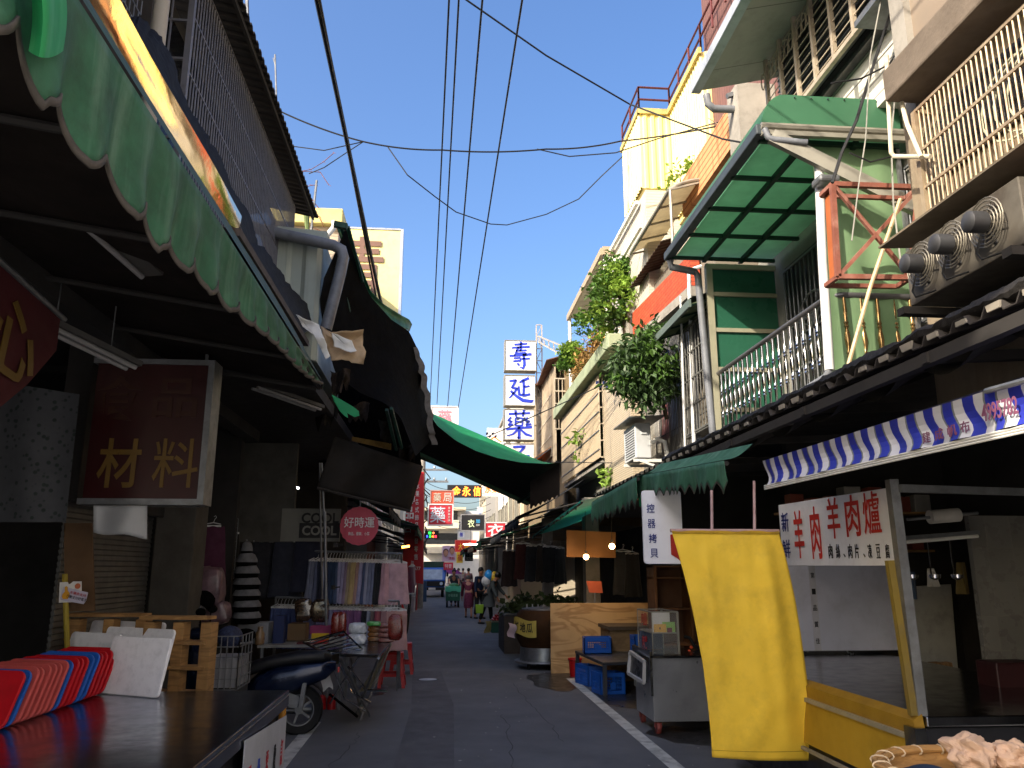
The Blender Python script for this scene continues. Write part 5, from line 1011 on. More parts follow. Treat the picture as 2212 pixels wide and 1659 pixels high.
# beige corrugated panel with cage end and ledge
fit(2.9, 4.4, 14.8, 19.4)
bgp = thing('wall_cladding', 'large beige corrugated balcony panel catching the sun', 'wall panel', (2.9, 17, 3.6))
mb = MB(); corr(mb, (2.9,19.4,3.6),(0,-4.6,0),(0,0,1.55),1,.085,.015,(-1,0,0)); mb.build('sheet', mt('beige_corr','998a72',.6,var=.06,scale=1,streak='8d7d66',samt=.4), bgp)
mb = MB()
for z in (3.75,4.1,4.45,4.8): mb.bar((2.88,19.4,z),(2.88,14.8,z),.012,.02)
mb.build('rails', M_gst, bgp)
mb = MB(); grille(mb,(2.9,14.8,3.6),(.4,0,0),(0,0,1.55),6,(0,.2,.4,.6,.8,1),.009,.024); mb.build('cage', mt('cage_sunlit','b8aa96'), bgp)
MB().box(2.95,3.3,14.85,19.4,3.5,3.58).build('floor', M_con, bgp)
fit(2.75, 5.3, 13.2, 19.6)
lg = thing('roof_ledge', 'pale green painted concrete roof ledge above the beige panel', 'ledge', (2.9, 16, 5.1))
MB().box(2.72,3.3,13.2,19.6,5.17,5.42).build('slab', mt('green_wash','8b957a',.85,var=.15,scale=2,dirt='5c5f50',damt=.6,ds=2.5,bump=.3,bs=30), lg, bev=.02)
MB().box(3.3,7,14.71,20,2.8,5.4).build('wall', M_grw, lg)
fit(3, 7.4, 15, 19)
ms_ = thing('rooftop_shed', 'white rooftop shelter with long eave and slim white posts', 'shed', (3.3, 17, 5.4))
MB().obox((2.98,15.0,7.42),(1.6,0,.1),(0,4.0,0),(0,0,.03)).build('roof_sheet', mt('shelter_under','b5ab98',.7,tile=('y',.6,9,'8a8274',.01,0)), ms_)
mb = MB(); mb.box(2.95,2.99,14.98,19.0,7.36,7.5); mb.box(2.99,4.5,14.95,14.99,7.36,7.52); mb.build('fascia', mt('tan_fascia','a08f78',.6,dirt='6d604e',ds=4), ms_)
mb = MB()
for x_, y_ in ((3.02,18.95),(3.05,15.05),(3.9,15.05)): mb.tube([(x_,y_,5.42),(x_,y_,7.4)], .04, 10)
mb.build('post', M_wht, ms_, True); MB().box(3.75,6,15.3,19,5.42,7.36).build('wall', M_wht, ms_)
mb = MB(); corr(mb,(3.1,15.0,7.1),(.9,0,0),(0,0,.25),1,.2,.02,(0,-1,0)); mb.build('valance_sheet', M_wht, ms_)
nofit()
# foliage
M_lf = [mt('leaf_dark','3c522e',.45,var=.45,scale=1.2,spec=.4,trans=.12), mt('leaf_green','4a6a2a',.5,var=.4,scale=1.5,trans=.25), mt('leaf_light','7d9a3e',.5,var=.35,scale=1.5,trans=.3), mt('leaf_dry','8a6a3a',.8,var=.35,scale=2)]
M_bk = mt('bark','4a3c30',.9,var=.25,scale=8)
def plant(name, label, cat, base, trunk, layers, seed=1):
    t = thing(name, label, cat, base)
    mb = MB()
    for ps, r in trunk: mb.tube(ps, [r]+[r*.75]*(len(ps)-2)+[r*.4], 7)
    mb.build('trunk', M_bk, t, True)
    for i, (bl_, n, l, w_, m, dr) in enumerate(layers): leafcloud(MB(), bl_, n, l, w_, dr, seed+i).build('crown', m, t)
    return t
def PB(lst, Y): return [(P(u,v,Y=Y+d), (ru/1762*Y, .35, rv/1762*Y)) for u, v, ru, rv, d in lst]
b0 = P(1440, 905, Y=10.1)
YT = 9.9
plant('leafy_tree', 'dark glossy leaved tree leaning over the right hand balcony edge', 'tree', b0,
  [([b0, P(1430,860,Y=10), P(1405,800,Y=9.9), P(1380,750,Y=9.9)], .03), ([P(1420,830,Y=10), P(1450,790,Y=10), P(1470,780,Y=10)], .015), ([P(1405,800,Y=9.9), P(1350,810,Y=9.8)], .012)],
  [(PB([(1375,760,50,50,0),(1420,725,38,28,.1),(1430,815,45,45,0),(1365,830,40,38,-.1),(1345,790,28,45,0),(1400,860,35,30,0),(1455,800,25,40,.1),(1395,790,40,60,.2)],9.9), 2300, .12, .025, M_lf[0], .7), (PB([(1385,750,45,40,-.1),(1420,800,40,50,-.1),(1350,810,30,40,-.1)],9.9), 700, .12, .027, M_lf[1], .6)], 3)
b0 = P(1350, 725, Y=12.8)
plant('shrub_tree', 'tall sunlit bushy tree growing on the roof before the white shelter', 'tree', b0,
  [([b0, P(1347,690,Y=12.9), P(1340,650,Y=13.0), P(1325,600,Y=13.1)], .04), ([P(1345,680,Y=12.9), P(1310,650,Y=13.0), P(1290,640,Y=13.1)], .02), ([P(1340,660,Y=12.9), P(1360,610,Y=13.0)], .02)],
  [(PB([(1330,575,28,28,.2),(1345,600,32,40,.3),(1310,610,28,28,.1),(1290,650,22,25,0),(1365,590,20,30,.2),(1340,680,26,28,0),(1270,690,22,18,.2),(1310,695,30,24,0),(1285,625,18,20,0),(1355,655,20,30,.2),(1255,705,14,14,.2)],12.9), 1900, .105, .036, M_lf[1], .2), (PB([(1320,600,30,40,0),(1290,680,28,22,0),(1345,640,26,50,-.2),(1300,715,24,14,0)],12.9), 1000, .095, .033, M_lf[2], .2)], 9)
b0 = P(1240, 800, Y=17.5)
plant('bush', 'round bright green bush hanging over the roof ledge by the blue signs', 'bush', b0, [([b0, P(1240,780,Y=17.5), P(1238,760,Y=17.5)], .03)],
  [(PB([(1235,765,28,22,0),(1218,780,16,18,0),(1252,780,18,18,0),(1240,792,20,12,0)],17.3), 1700, .08, .036, M_lf[1], 0), (PB([(1230,758,25,18,0),(1245,775,20,20,0)],17.1), 900, .075, .033, M_lf[2], 0)], 15)
b0 = P(1280, 770, Y=15.5)
plant('dry_plants', 'dry brownish weeds straggling along the green roof ledge', 'plants', b0, [([b0, P(1285,745,Y=15.5), P(1290,730,Y=15.5)], .01)], [(PB([(1268,775,16,20,0),(1290,740,18,22,0),(1255,800,10,14,.8),(1302,722,12,18,0)],15.3), 900, .14, .02, M_lf[3], .3)], 19)
b0 = P(1328, 985, Y=15)
plant('climbing_plant', 'sunlit leafy plants growing inside the barred end of the beige panel', 'plants', b0, [([b0, P(1325,920,Y=15), P(1322,880,Y=15)], .015)], [(PB([(1322,905,13,24,0),(1328,945,12,24,0),(1316,965,12,14,0),(1318,1000,10,12,-.3)],15.1), 420, .13, .05, M_lf[2], .4)], 23)
b0 = P(1325, 1040, Y=13.9)
plant('hanging_plant', 'small pale green plant hanging below the tiled wall', 'plant', b0, [([b0, P(1325,1020,Y=13.9)], .01)], [(PB([(1322,1030,10,16,0)],13.8), 110, .11, .04, M_lf[2], .6)], 27)
b0 = P(1255, 975, Y=17)
plant('vine', 'thin yellowish vine sprouting through the beige panel', 'plant', V3((2.84,b0.y,b0.z)), [([P(1243,990,X=2.85), P(1245,960,X=2.85), P(1252,940,X=2.85)], .008)], [([(P(1246,960,X=2.8),(.06,.25,.18)),(P(1243,985,X=2.8),(.06,.2,.12)),(P(1252,942,X=2.8),(.05,.15,.1))], 60, .12, .04, M_lf[2], .3)], 29)
b0 = P(1470, 392, Y=10.9)
plant('roof_plant', 'small sparse plant on the awning before the yellow shed', 'plant', b0, [([b0, P(1468,375,Y=10.9)], .01)], [(PB([(1450,385,18,8,0),(1475,375,14,12,0),(1487,362,5,14,0)],10.9), 130, .09, .03, M_lf[2], 0)], 31)
# ================================================================ RIGHT: lamb stall
M_ss = mt('sign_white','e9eaf2',.5,var=.04,scale=3,dirt='8d8a90',damt=.25,ds=4); M_ro = mt('text_red_orange','c02a1e',.6,var=.2,scale=2.5)
M_nav = mt('text_navy','22307a',.6)
fit(2.42, .85, 4.1, 7)
st_ = thing('stall_counter', 'market stall counter with yellow front panel and steel top at right', 'counter', (3, 5.5, 0))
cy0, cy1 = 4.12, 7.0
MB().box(2.46, 3.9, cy0, cy1, .80, .85).build('countertop', mt('counter_steel','9a9ba0',.18,1,var=.1,dirt='3d3d40',ds=3,damt=.4), st_, bev=.006)
M_ypn = mt('yellow_panel','a07f22',.55,var=.12,scale=2,dirt='5a4512',damt=.4,ds=2.5)
MB().obox((2.40,cy0+.02,.83),(.05,0,.03),(0,cy1-cy0,0),(.01,0,-.09)).build('top_strip', mt('yellow_strip','8a6a1e',.5), st_)
MB().box(2.40, 2.43, cy0+.1, cy1, .47, .735).build('front_panel', M_ypn, st_)
mb = MB(); mb.bar((2.40,cy0,.745),(2.40,cy1,.745),.025); mb.bar((2.385,cy0-.3,.44),(2.385,cy1,.44),.02); mb.build('rail', M_alu, st_)
MB().box(2.44, 3.9, cy0+.03, cy1, .1, .79).build('cabinet', mt('dark_cabinet2','2e2f34',.45,.6,var=.15), st_)
MB().box(2.38, 2.44, cy0-.02, cy0+.08, .1, .80).build('corner_cap', M_stl, st_)
mb = MB(); mb.bar((2.42,cy0+.05,.85),(2.38,cy0+.05,1.62),.035); mb.build('post', mt('post_yellow','6b5a24',.5,var=.15,dirt='5a5040',ds=6), st_)
mb = MB(); mb.bar((2.46,cy0+.05,.85),(2.44,cy0+.05,2.05),.05); mb.bar((2.46,cy0+.02,2.0),(3.5,cy0+.2,2.0),.04); mb.build('post', M_gst, st_)
nofit()
ls2 = thing('stall_sign', 'white stall signboard with large red characters above the counter', 'sign', (2.69,5.7,1.6))
c4 = [P(1681,1091,X=2.69), P(1921,1053,X=2.69), P(1936,1222,X=2.69), P(1691,1222,X=2.69)]
MB().slab(c4, (.03,0,0)).build('panel', M_ss, ls2, bev=.004)
def s6(cx, cy): return P(1663.4+.3307*cx, 823+.3307*cy, X=2.686)
def ch6(ch, cx, cy, wp, hp, m, b):
    A, B = s6(cx-wp/2, cy), s6(cx+wp/2, cy); T, D = s6(cx, cy-hp/2), s6(cx, cy+hp/2); text('lettering', ch, m, ls2, s6(cx,cy), (0,-1,0), UP, (A-B).length, (T-D).length, b, .002)
for ch, cx, cy, wp, hp in (('羊',190,1000,62,310),('肉',300,990,62,340),('羊',415,895,82,265),('肉',540,880,92,270),('爐',665,860,112,275)): ch6(ch, cx, cy, wp, hp, M_ro, .03)
for ch, cx, cy, wp, hp in (('新',100,922,46,125),('鮮',110,1098,52,120)): ch6(ch, cx, cy, wp, hp, M_nav, .025)
for ch, cx in (('肉',398),('絲',447),('、',490),('肉',527),('片',570),('、',620),('凍',655),('豆',710),('腐',770)): ch6(ch, cx, 1112 if ch != '、' else 1140, 26 if ch != '、' else 12, 92 if ch != '、' else 24, M_tk, .012)
bp2 = thing('backboard', 'tall white backboard with a printed tape strip behind the counter', 'panel', P(1810,1470,Y=7.05))
a, b = P(1690,1446,Y=7.05), P(1920,1200,Y=7.05)
MB().box(a.x, b.x, 7.05, 7.09, .9, b.z+.1).build('panel', mt('lilac_white','c9cbdc',.4,var=.05,dirt='7e7c8a',ds=3,damt=.3), bp2)
p = P(1763,1340,Y=7.04); MB().box(p.x-.03, p.x+.03, 7.045, 7.049, .9, b.z+.1).build('tape', mt('tape_white','c2c2cc',.4), bp2)
for k in range(7): text('lettering', ['安','全','第','一','品','質','佳'][k], M_tk, bp2, (p.x, 7.043, .98+.14*(6-k)), (.0,0,-1) if 0 else EX, UP, .035, .05, .01, .001)
MB().box(a.x, b.x, 7.0, 7.05, .85, .90).build('base_rail', M_stl, bp2)
bb2 = tag(MB().slab([P(1922,1470,Y=7.3),P(1922,1270,Y=7.3),P(2055,1262,Y=7.3),P(2072,1475,Y=7.3)], (0,.03,0)).build('panel', mt('grey_board','a5a4a0',.7,var=.12,scale=3,dirt='4a4945',ds=4), None, bev=.003), 'stained grey board standing right of the white backboard', 'board')
for i, (u, v) in enumerate(((2030,1455),(2052,1462))):
    mb = MB(); c = P(u, 1480, Y=6.6)
    for k in range(4): mb.obox(c+V3((.02*k,.01*k,0)), (.018,0,0), (.0,.08,0), (-.04+.012*k,.02,.17))
    tag(mb.build('wood_block', mt('raw_wood','9a7650',.8,var=.2,grain=((9,9,1),'6d5030',.4)), None), ['bundle of wood slabs standing on the counter by the grey board','smaller bundle of wood slats right beside the first one'][i], 'wood')
rr_ = thing('plastic_roll', 'white roll of plastic film on a rod above the counter', 'roll', P(2040,1115,Y=5.6))
a, b = P(2008,1117,Y=5.6), P(2070,1112,Y=5.6); mb = MB(); mb.lathe([(.05,0),(.05,(b-a).length)], a, 20, b-a); mb.build('roll', mt('film_white','b5b0a8',.4), rr_, True); mb = MB(); mb.tube([P(1960,1122,Y=5.6), P(2112,1108,Y=5.6)], .012, 8); mb.build('rod', M_gst, rr_)
tl_ = thing('tube_lamp', 'unlit tube lamps hanging over the lamb stall counter', 'lamp', P(2030,1155,Y=5.8)); mb = MB(); mb.tube([P(1945,1172,Y=5.8), P(2112,1158,Y=5.8)], .014, 8); mb.build('tube', M_wht, tl_, True); MB().bar(P(1945,1163,Y=5.82), P(2112,1150,Y=5.82), .05, .03).build('housing', M_gst, tl_)
p = P(2165,1545,Y=5.0); tag(MB().box(p.x,p.x+.3,5.0,5.2,.856,1.02).build('box', mt('dark_red_crate','2a0e10',.5), bev=.01), 'dark red crate at the right edge on the counter', 'crate')
nofit()
for i, (u, v, w_, h_, c, m, lb) in enumerate(((1965,1235,36,60,'2a3a50',0,'dark blue bag hanging under the rail in the lamb stall'),(2075,1215,30,70,'6a5a30',0,'mustard cloth hanging in the lamb stall'),(2140,1240,34,90,'3a3634',0,'dark apron hanging at the right edge of the lamb stall'),(2010,1228,24,40,'b0aca4',0,'pale plastic bag hanging from the stall rail'))):
    p = P(u, v, Y=6.3); sw, sh_ = w_/1762*6.3, h_/1762*6.3; tag(MB().grid(lambda a, b: p+V3((sw*(a-.5)*(.7+.3*b), .04*math.sin(a*8+i)*b, -sh_*b)), 14, 8).build('hanging_bag', gm(c), None, True), lb, 'bag')
for i in range(3):
    u = 1955+48*i; p = P(u, 1165, Y=5.85); t = thing('ladle', ['left','middle','right'][i]+' steel ladle hanging from the lamp rail of the lamb stall', 'ladle', p); mb = MB(); mb.tube([p+V3((0,0,.02)), p-V3((0,0,.26))], .006, 6); mb.build('handle', M_chr, t); mb = MB(); mb.lathe([(.045,0),(.04,-.025),(.01,-.04)], p-V3((0,.04,.26)), 14); mb.build('bowl', M_chr, t, True)
sh9 = thing('shelf', 'dark shelf of tins and boxes on the back wall of the lamb stall', 'shelf', P(2080,1300,Y=6.9))
for z in (1.75, 2.1): MB().box(3.2, 4.6, 7.2, 7.5, z, z+.02).build('board', M_wd, sh9)
q_ = random.Random(31)
for z in (1.77, 2.12):
    x = 3.25
    while x < 4.5:
        wd = q_.uniform(.08,.18); hh = q_.uniform(.1,.24); m = mt('tin_%d' % q_.randrange(5), ['8d8a84','7a3a2c','2f4a6a','a58a4a','4a6a4a'][q_.randrange(5)], .5)
        tag(MB().box(x, x+wd, 7.22, 7.22+wd, z, z+hh).build('tin', m, bev=.008), 'tin or box standing on the dark shelf of the lamb stall', 'tin', 'tins and boxes on the dark stall shelf'); x += wd+q_.uniform(.01,.08)
# striped awning
fit(2.15, 2.25, 2.6, 5.4)
sa2 = thing('awning', 'blue and white striped awning valance above the lamb stall', 'awning', (2.1,4,2.2))
M_sbl = mt('stripe_blue','26309a',.6,var=.12,scale=5,dirt='171c50',damt=.3,ds=5); M_swh = mt('stripe_white','c4c4ca',.6,var=.08,scale=5,dirt='85858c',damt=.35,ds=5); M_sgr = mt('stripe_grey','6d7272',.7)
v = MB(); n = 240; y0, y1 = 2.6, 5.42
for i in range(n):
    ya, yb_2 = y0+(y1-y0)*i/n, y0+(y1-y0)*(i+1)/n; k = ((ya-y0)/.135) % 1
    v.mi = 2 if k < .045 or .5 < k < .545 else (0 if k < .5 else 1)
    def pf(y, b): return V3((2.15+.03*math.sin(math.pi*b)+.012*math.sin(y*21+b*2)*b, y+.03*math.sin(b*5), 2.315-.165*b-(.02*(5.42-y)/2.8)))
    for j in range(6): v.add([pf(ya,j/6),pf(yb_2,j/6),pf(yb_2,(j+1)/6),pf(ya,(j+1)/6)], [(0,1,2,3)])
v.mi = 0; v.build('valance', [M_sbl, M_swh, M_sgr], sa2, True)
mb = MB(); 
for h in (0,.011,.022): mb.tube([(2.15,y0,2.142-.02-h),(2.15,y1,2.148-h)], .005, 6)
mb.build('edge_bars', M_wht, sa2)
MB().grid(lambda a, b: V3((2.16+.8*b, y0+(y1-y0)*a, 2.31+.16*b)), 8, 2).build('top_canvas', mt('striped_top','55577a',.8,var=.3,scale=6), sa2)
mb = MB(); mb.tube([P(2130,845,X=2.14), P(2240,815,X=2.14)], .012, 8); mb.build('roller', M_gst, sa2)
text('lettering','4995782',mt('text_dull_red','74445c',.7),sa2,P(2160,884,X=2.152),(0,-1,-.02),UP,.20,.07,.015,.002)
for ch, u, v_ in (('建',2003,945),('成',2030,938),('帆',2058,930),('布',2086,922)): text('lettering',ch,mt('text_dull_red','8a3a4a'),sa2,P(u,v_,X=2.152),(0,-1,0),UP,.06,.05,.012,.002)
# yellow banner
nofit()
yb3 = thing('banner', 'plain yellow canvas banner blowing sideways in front of the stall', 'banner', P(1565,1143,Y=5.2))
Lf = [(1450,1145),(1462,1185),(1476,1235),(1492,1300),(1506,1370),(1519,1440),(1529,1520),(1536,1590),(1538,1636)]
Rt = [(1681,1146),(1694,1190),(1706,1240),(1719,1300),(1730,1370),(1740,1440),(1750,1520),(1759,1580),(1776,1642)]
def yf(a, b):
    l, r_ = lerp(Lf, b), lerp(Rt, b); u, v = l[0]*(1-a)+r_[0]*a, l[1]*(1-a)+r_[1]*a+4*math.sin(math.pi*a)*b
    fold = .012*math.sin(a*9+1.5*b)*math.sin(math.pi*b)*b+.02*math.exp(-((a-.3+.25*b)/.05)**2)*math.sin(math.pi*min(1,b*1.4))*.8+.045*math.exp(-((a-.78+.12*(b-.5))/.07)**2)*min(1,b*2.5)*(1.2-b)+.02*math.exp(-((a-.55-.12*(b-.6))/.09)**2-((b-.62)/.2)**2)-.015*math.exp(-((a-.9)/.05)**2)*b
    return P(u, v, Y=5.2+.22*b*b-fold+.03*math.sin(a*5+b*3)*b+.012*mnoise.noise((a*6,b*9,3)))
M_yb = mt('yellow_canvas','ecc63e',.75,var=.07,scale=3,dirt='a08432',damt=.4,ds=2.6,trans=.12,bump=.15,bs=60,streak='a5841e',samt=.10)
MB().grid(yf, 40, 60).build('cloth', M_yb, yb3, True, solid=.002)
MB().grid(lambda a, b: yf(a, .002+.022*b)-V3((0,.006+.004*math.sin(math.pi*b),0)), 40, 3).build('top_hem', mt('yellow_hem','a8851c',.8,var=.2,dirt='4f4420',ds=6,damt=.6), yb3, True)
MB().grid(lambda a, b: yf(a, .955+.003*b)-V3((0,.004,0)), 40, 1).build('bottom_hem', mt('yellow_hem','a8851c'), yb3, True)
mb = MB(); mb.tube([P(1448,1146,Y=5.205), P(1683,1147,Y=5.205)], .012, 8)
for u in (1630, 1538): mb.tube([P(u,1146,Y=5.21), P(u-1,1040 if u > 1600 else 1060,Y=5.4)], .010, 6)
mb.build('rods', mt('pink_rod','a88a86',.5,dirt='6d3a34',ds=10), yb3, True)
# vertical key-copy sign
ks = thing('hanging_sign', 'white vertical sign with blue characters hanging behind the yellow banner', 'sign', P(1425,1220,Y=7.3))
a, b = P(1392,1218,Y=7.3), P(1470,1060,Y=7.3)
MB().slab([V3((a.x,7.3,a.z))+V3((x_,0,y_)) for x_, y_ in rrect(b.x-a.x, b.z-a.z, .03)], (0,.03,0)).build('panel', M_ss, ks)
for ch, u, v_, in (('控',1405,1098),('器',1407,1131),('拷',1410,1163),('貝',1413,1195)): text('lettering',ch,M_nav,ks,P(u,v_,Y=7.298),EX,UP,.075,.082,.022,.002)
MB().slab([P(u,v_,Y=7.29) for u, v_ in ((1448,1155),(1475,1150),(1475,1216),(1462,1205),(1450,1198))], (0,.004,0)).build('emblem', mt('emblem_red','a8281c',.5), ks)
# ================================================================ RIGHT: awnings further on
M_gv = mt('green_valance','3f7158',.75,var=.2,scale=5,streak='7fa08e',samt=.5,dirt='20382c',damt=.5,ds=4,trans=.15,bump=.2,bs=25)
def valance(t, x, y0, y1, zt0, zt1, drop, pitch, amp, depth, m=None, mtop=None, back=.5, rise=.22):
    m = m or M_gv
    def lo(y): q = (y-y0)/pitch; f = q-math.floor(q); return drop+amp*(1-abs(2*f-1)**.6*2)*.5
    n = int((y1-y0)/pitch*8)
    zz = lambda y: zt0+(zt1-zt0)*(y-y0)/(y1-y0)
    wob = lambda y, b: x+.02*math.sin(y*9)*b+.015*mnoise.noise((y*4,b,x))*b
    MB().grid(lambda a, b: (lambda y: V3((wob(y,b), y, zz(y)-lo(y)*b)))(y0+(y1-y0)*a), n, 5).build('valance', m, t, True, solid=.003)
    MB().grid(lambda a, b: (lambda y: V3((wob(y,1)-.004, y, zz(y)-lo(y)-.008+.016*b)))(y0+(y1-y0)*a), n, 1).build('hem', M_hem, t, True)
    MB().grid(lambda a, b: (lambda y: V3((x+back*b, y, zz(y)+.005+rise*b-.03*math.sin(math.pi*b))))(y0+(y1-y0)*a), 10, 4).build('top_canvas', mtop or m, t, True)
    mb = MB(); mb.tube([(x+.02,y0,zz(y0)-.02),(x+.02,y1,zz(y1)-.02)], .018, 6); mb.build('rail', M_dk, t)
fit(2, 2.4, 5.75, 8.2)
aw2 = thing('awning', 'dull green awning with pointed valance right above the vertical white sign', 'awning', (2.1,7,2.3)); valance(aw2, 2.0, 5.75, 8.2, 2.36, 2.53, .19, .165, .09, .0, None, None, .22, .12)
MB().slab([(2.0,8.2,2.5),(2.0,8.28,2.44),(2.0,8.2,2.22)], (.3,0,.05)).build('end_flap', M_gbr, aw2)
fit(1.95, 2.4, 8, 10.4)
aw3 = thing('awning', 'second green awning with pointed valance, beyond the vertical white sign', 'awning', (2,9.5,2.3)); valance(aw3, 1.93, 8.0, 10.35, 2.50, 2.44, .26, .165, .10, .0)
fit(1.9, 2.4, 11, 16.5)
aw4 = thing('awning', 'flat teal awning edge further down on the right', 'awning', (2,13,2.4)); valance(aw4, 1.88, 10.9, 16.5, 2.50, 2.26, .05, .3, .03, 0, mt('teal_canvas','2f9c86',.6,var=.1,trans=.3), None, 1.0, .3)
# ================================================================ RIGHT: plywood, jar oven, bench, crates, cart
nofit()
pw_ = thing('plywood_board', 'large upright plywood board screening the stall at right', 'board', P(1310,1457,Z=0))
a, b = P(1190,1457,Y=13.0), P(1452,1302,Y=13.0)
MB().box(a.x, b.x, 12.98, 13.0, 0, b.z).build('sheet', mt('plywood','cba673',.7,var=.12,scale=1.2,grain=((.9,1,2.6),'8a6238',.55),dirt='7a5c3a',damt=.3,ds=2), pw_, bev=.002)
MB().box(a.x+.1, a.x+.15, 13.0, 13.3, 0, .9).build('prop', M_wd, pw_)
jr = thing('jar_oven', 'big brown clay jar oven on a galvanised wheeled base', 'oven', (P(1172,1450,Y=13.75).x,13.75,0)); jx = P(1174,1400,Y=13.75).x
MB().lathe([(.36,.32),(.44,.45),(.485,.62),(.48,.74),(.44,.86),(.40,.92),(.36,.93),(.34,.90)], (jx,13.75,0), 40).build('jar', mt('jar_clay','38230f',.8,var=.25,scale=4,bump=.3,bs=16,dirt='1c120a',ds=3,spec=.2), jr, True)
MB().lathe([(.40,.12),(.385,.34),(.37,.34)], (jx,13.75,0), 32).build('base', mt('galvanised','8d9296',.4,.8,var=.2,scale=7,dirt='55595c',ds=5), jr, True)
MB().lathe([(.48,.10),(.49,.115),(.48,.13),(.40,.13)], (jx,13.75,0), 32).build('tray', M_gst, jr, True)
for k in range(3):
    mb = MB(); an_ = R(100+120*k); mb.lathe([(.05,-.02),(.05,.02)], (jx+.36*math.cos(an_),13.75+.36*math.sin(an_)-.02,.05), 14, (1,0,0)); mb.build('caster', M_rbr, jr, True)
MB().lathe([(.36,.93),(.36,.95),(.05,.98),(.05,1.0)], (jx,13.75,0), 32).build('lid', M_gst, jr, True)
def onjar(u, v): 
    c = P(u, v, Y=13.28); return c
tt = thing('price_card', 'yellow cloth sign with black writing tied round the clay jar', 'sign', P(1130,1355,Y=13.25))
rj = .505
def jp(an, z): return V3((jx+rj*math.cos(R(an)), 13.75+rj*math.sin(R(an)), z))
MB().grid(lambda a, b: jp(188+62*a, .815-.03*a-.26*b+.02*math.sin(a*6)), 24, 8).build('cloth', mt('yellow_cloth','b8a24a',.75,var=.12,scale=6), tt, True)
for ch, an in (('烤',205),('地',222),('瓜',237)):
    c = jp(an, .70-.0005*an+.08); x_ = V3((-math.sin(R(an)), math.cos(R(an)), 0)); text('lettering', ch, M_tk, tt, c+V3((math.cos(R(an)),math.sin(R(an)),0))*.006, x_, UP, .12, .15, .02, .002)
tag(MB().grid(lambda a, b: P(1098+16*a+3*math.sin(6*b), 1345+30*b+4*a, Y=13.4+.1*a), 6, 8).build('plastic_bag', mt('lilac_bag','b5a8b8',.5,trans=.2), None, True), 'crumpled pale plastic bag hanging left of the clay jar', 'bag')
bn2 = thing('bench_table', 'low dark bench table carrying one blue crate', 'table', P(1306,1503,Z=0))
bz = .42; q = [P(1242,1405,Z=bz), P(1302,1431,Z=bz), P(1400,1428,Z=bz), P(1372,1402,Z=bz)]
MB().slab(q, (0,0,-.04)).build('tabletop', mt('bench_grey','3f4248',.4,.3,var=.2,scale=5,dirt='26282c',ds=4), bn2, bev=.006)
for p in q: MB().bar(p-UP*.04+(q[2]-p)*.04, V3((p.x+.02,p.y,0)), .05).build('leg', mt('bench_grey','3f4248'), bn2)
M_cr = mt('crate_blue','1656b0',.45,var=.1,scale=6,dirt='0f3a78',damt=.3,ds=5)
def crate(o, x, y, h, label):
    "slatted plastic crate, corner o, footprint x by y"
    o, x, y = V3(o), V3(x), V3(y); t = thing('crate', label, 'crate', o+(x+y)/2, 'blue plastic crates around the bench table')
    mb = MB(); mb.obox(o, x, y, UP*.012); mb.build('base', M_cr, t)
    for a, d, e in ((o, x, y), (o+y, x, -y), (o, y, x), (o+x, y, -x)):
        mb = MB(); e_ = V3(e).normalized()*.014; L_ = V3(d).length; u = V3(d).normalized()
        for z0_, z1_ in ((.0,.05),(h-.05,h)): mb.obox(a+UP*z0_, d, e_, UP*(z1_-z0_))
        for s in (0, L_-.05): mb.obox(a+u*s+UP*.05, u*.05, e_, UP*(h-.1))
        for k in range(1,4): mb.obox(a+u*.05+UP*(.05+(h-.1)*k/4-.004)+e_*.1, u*(L_-.1), e_*.6, UP*.008)
        n_ = int((L_-.1)/.03)
        for k in range(1,n_): mb.obox(a+u*(.05+(L_-.1)*k/n_-.004)+UP*.05+e_*.1, u*.008, e_*.6, UP*(h-.1))
        mb.obox(a+u*(L_*.42)+UP*(h*.25), u*L_*.2, e_*.9, UP*h*.3); mb.build('side', M_cr, t)
    return t
c = P(1262,1413,Z=bz+.002); crate((c.x,c.y,bz+.002), (.40,0,0), (.03,.30,0), .22, 'blue crate standing on the bench table')
c = P(1297,1502,Z=.003); crate((c.x,c.y,.003), (.34,.03,0), (-.06,.30,0), .27, 'blue crate on the ground under the bench, nearer the steel cart')
c = P(1272,1484,Z=.003); crate((c.x,c.y,.003), (.2,-.02,0), (-.12,.42,0), .27, 'blue crate on the ground under the bench, nearer the red bucket')
c = P(1372,1410,Y=10.9); crate((c.x,10.9,bz+.003), (.38,0,0), (0,.28,0), .30, 'blue crate half hidden behind the glass case')
c = P(1243,1462,Z=0); bu = thing('bucket', 'red plastic bucket at the foot of the plywood board', 'bucket', c)
MB().lathe([(.075,0),(.08,.0),(.10,.24),(.115,.25),(.11,.27),(.095,.26),(.07,.02)], c, 24).build('body', M_red, bu, True); mb = MB(); mb.tube([c+V3((.105*math.cos(R(a)),.02,.25+.0*a-.07*math.sin(R(a)))) for a in range(0,181,20)], .004, 5); mb.build('handle', M_gst, bu)
ch_ = thing('chest', 'wooden chest with flat lid in front of the plywood board', 'chest', P(1340,1400,Y=12.2))
a, b = P(1310,1420,Y=12.3), P(1400,1357,Y=12.3); MB().box(a.x,b.x,12.0,12.7,0,b.z).build('body', mt('chest_wood','7d6648',.8,var=.2,grain=((2,2,8),'5a462c',.4)), ch_); MB().box(a.x-.03,b.x+.03,11.96,12.74,b.z,b.z+.05).build('lid', mt('chest_lid','4f4233',.8), ch_)
M_ct = mt('cart_steel','9a9da3',.35,.6,var=.08,scale=2,bump=.03,bs=6,dirt='45464a',damt=.3,ds=3)
ca_ = thing('steel_cart', 'stainless steel food cart on red casters half hidden by the yellow banner', 'cart', P(1414,1595,Z=0))
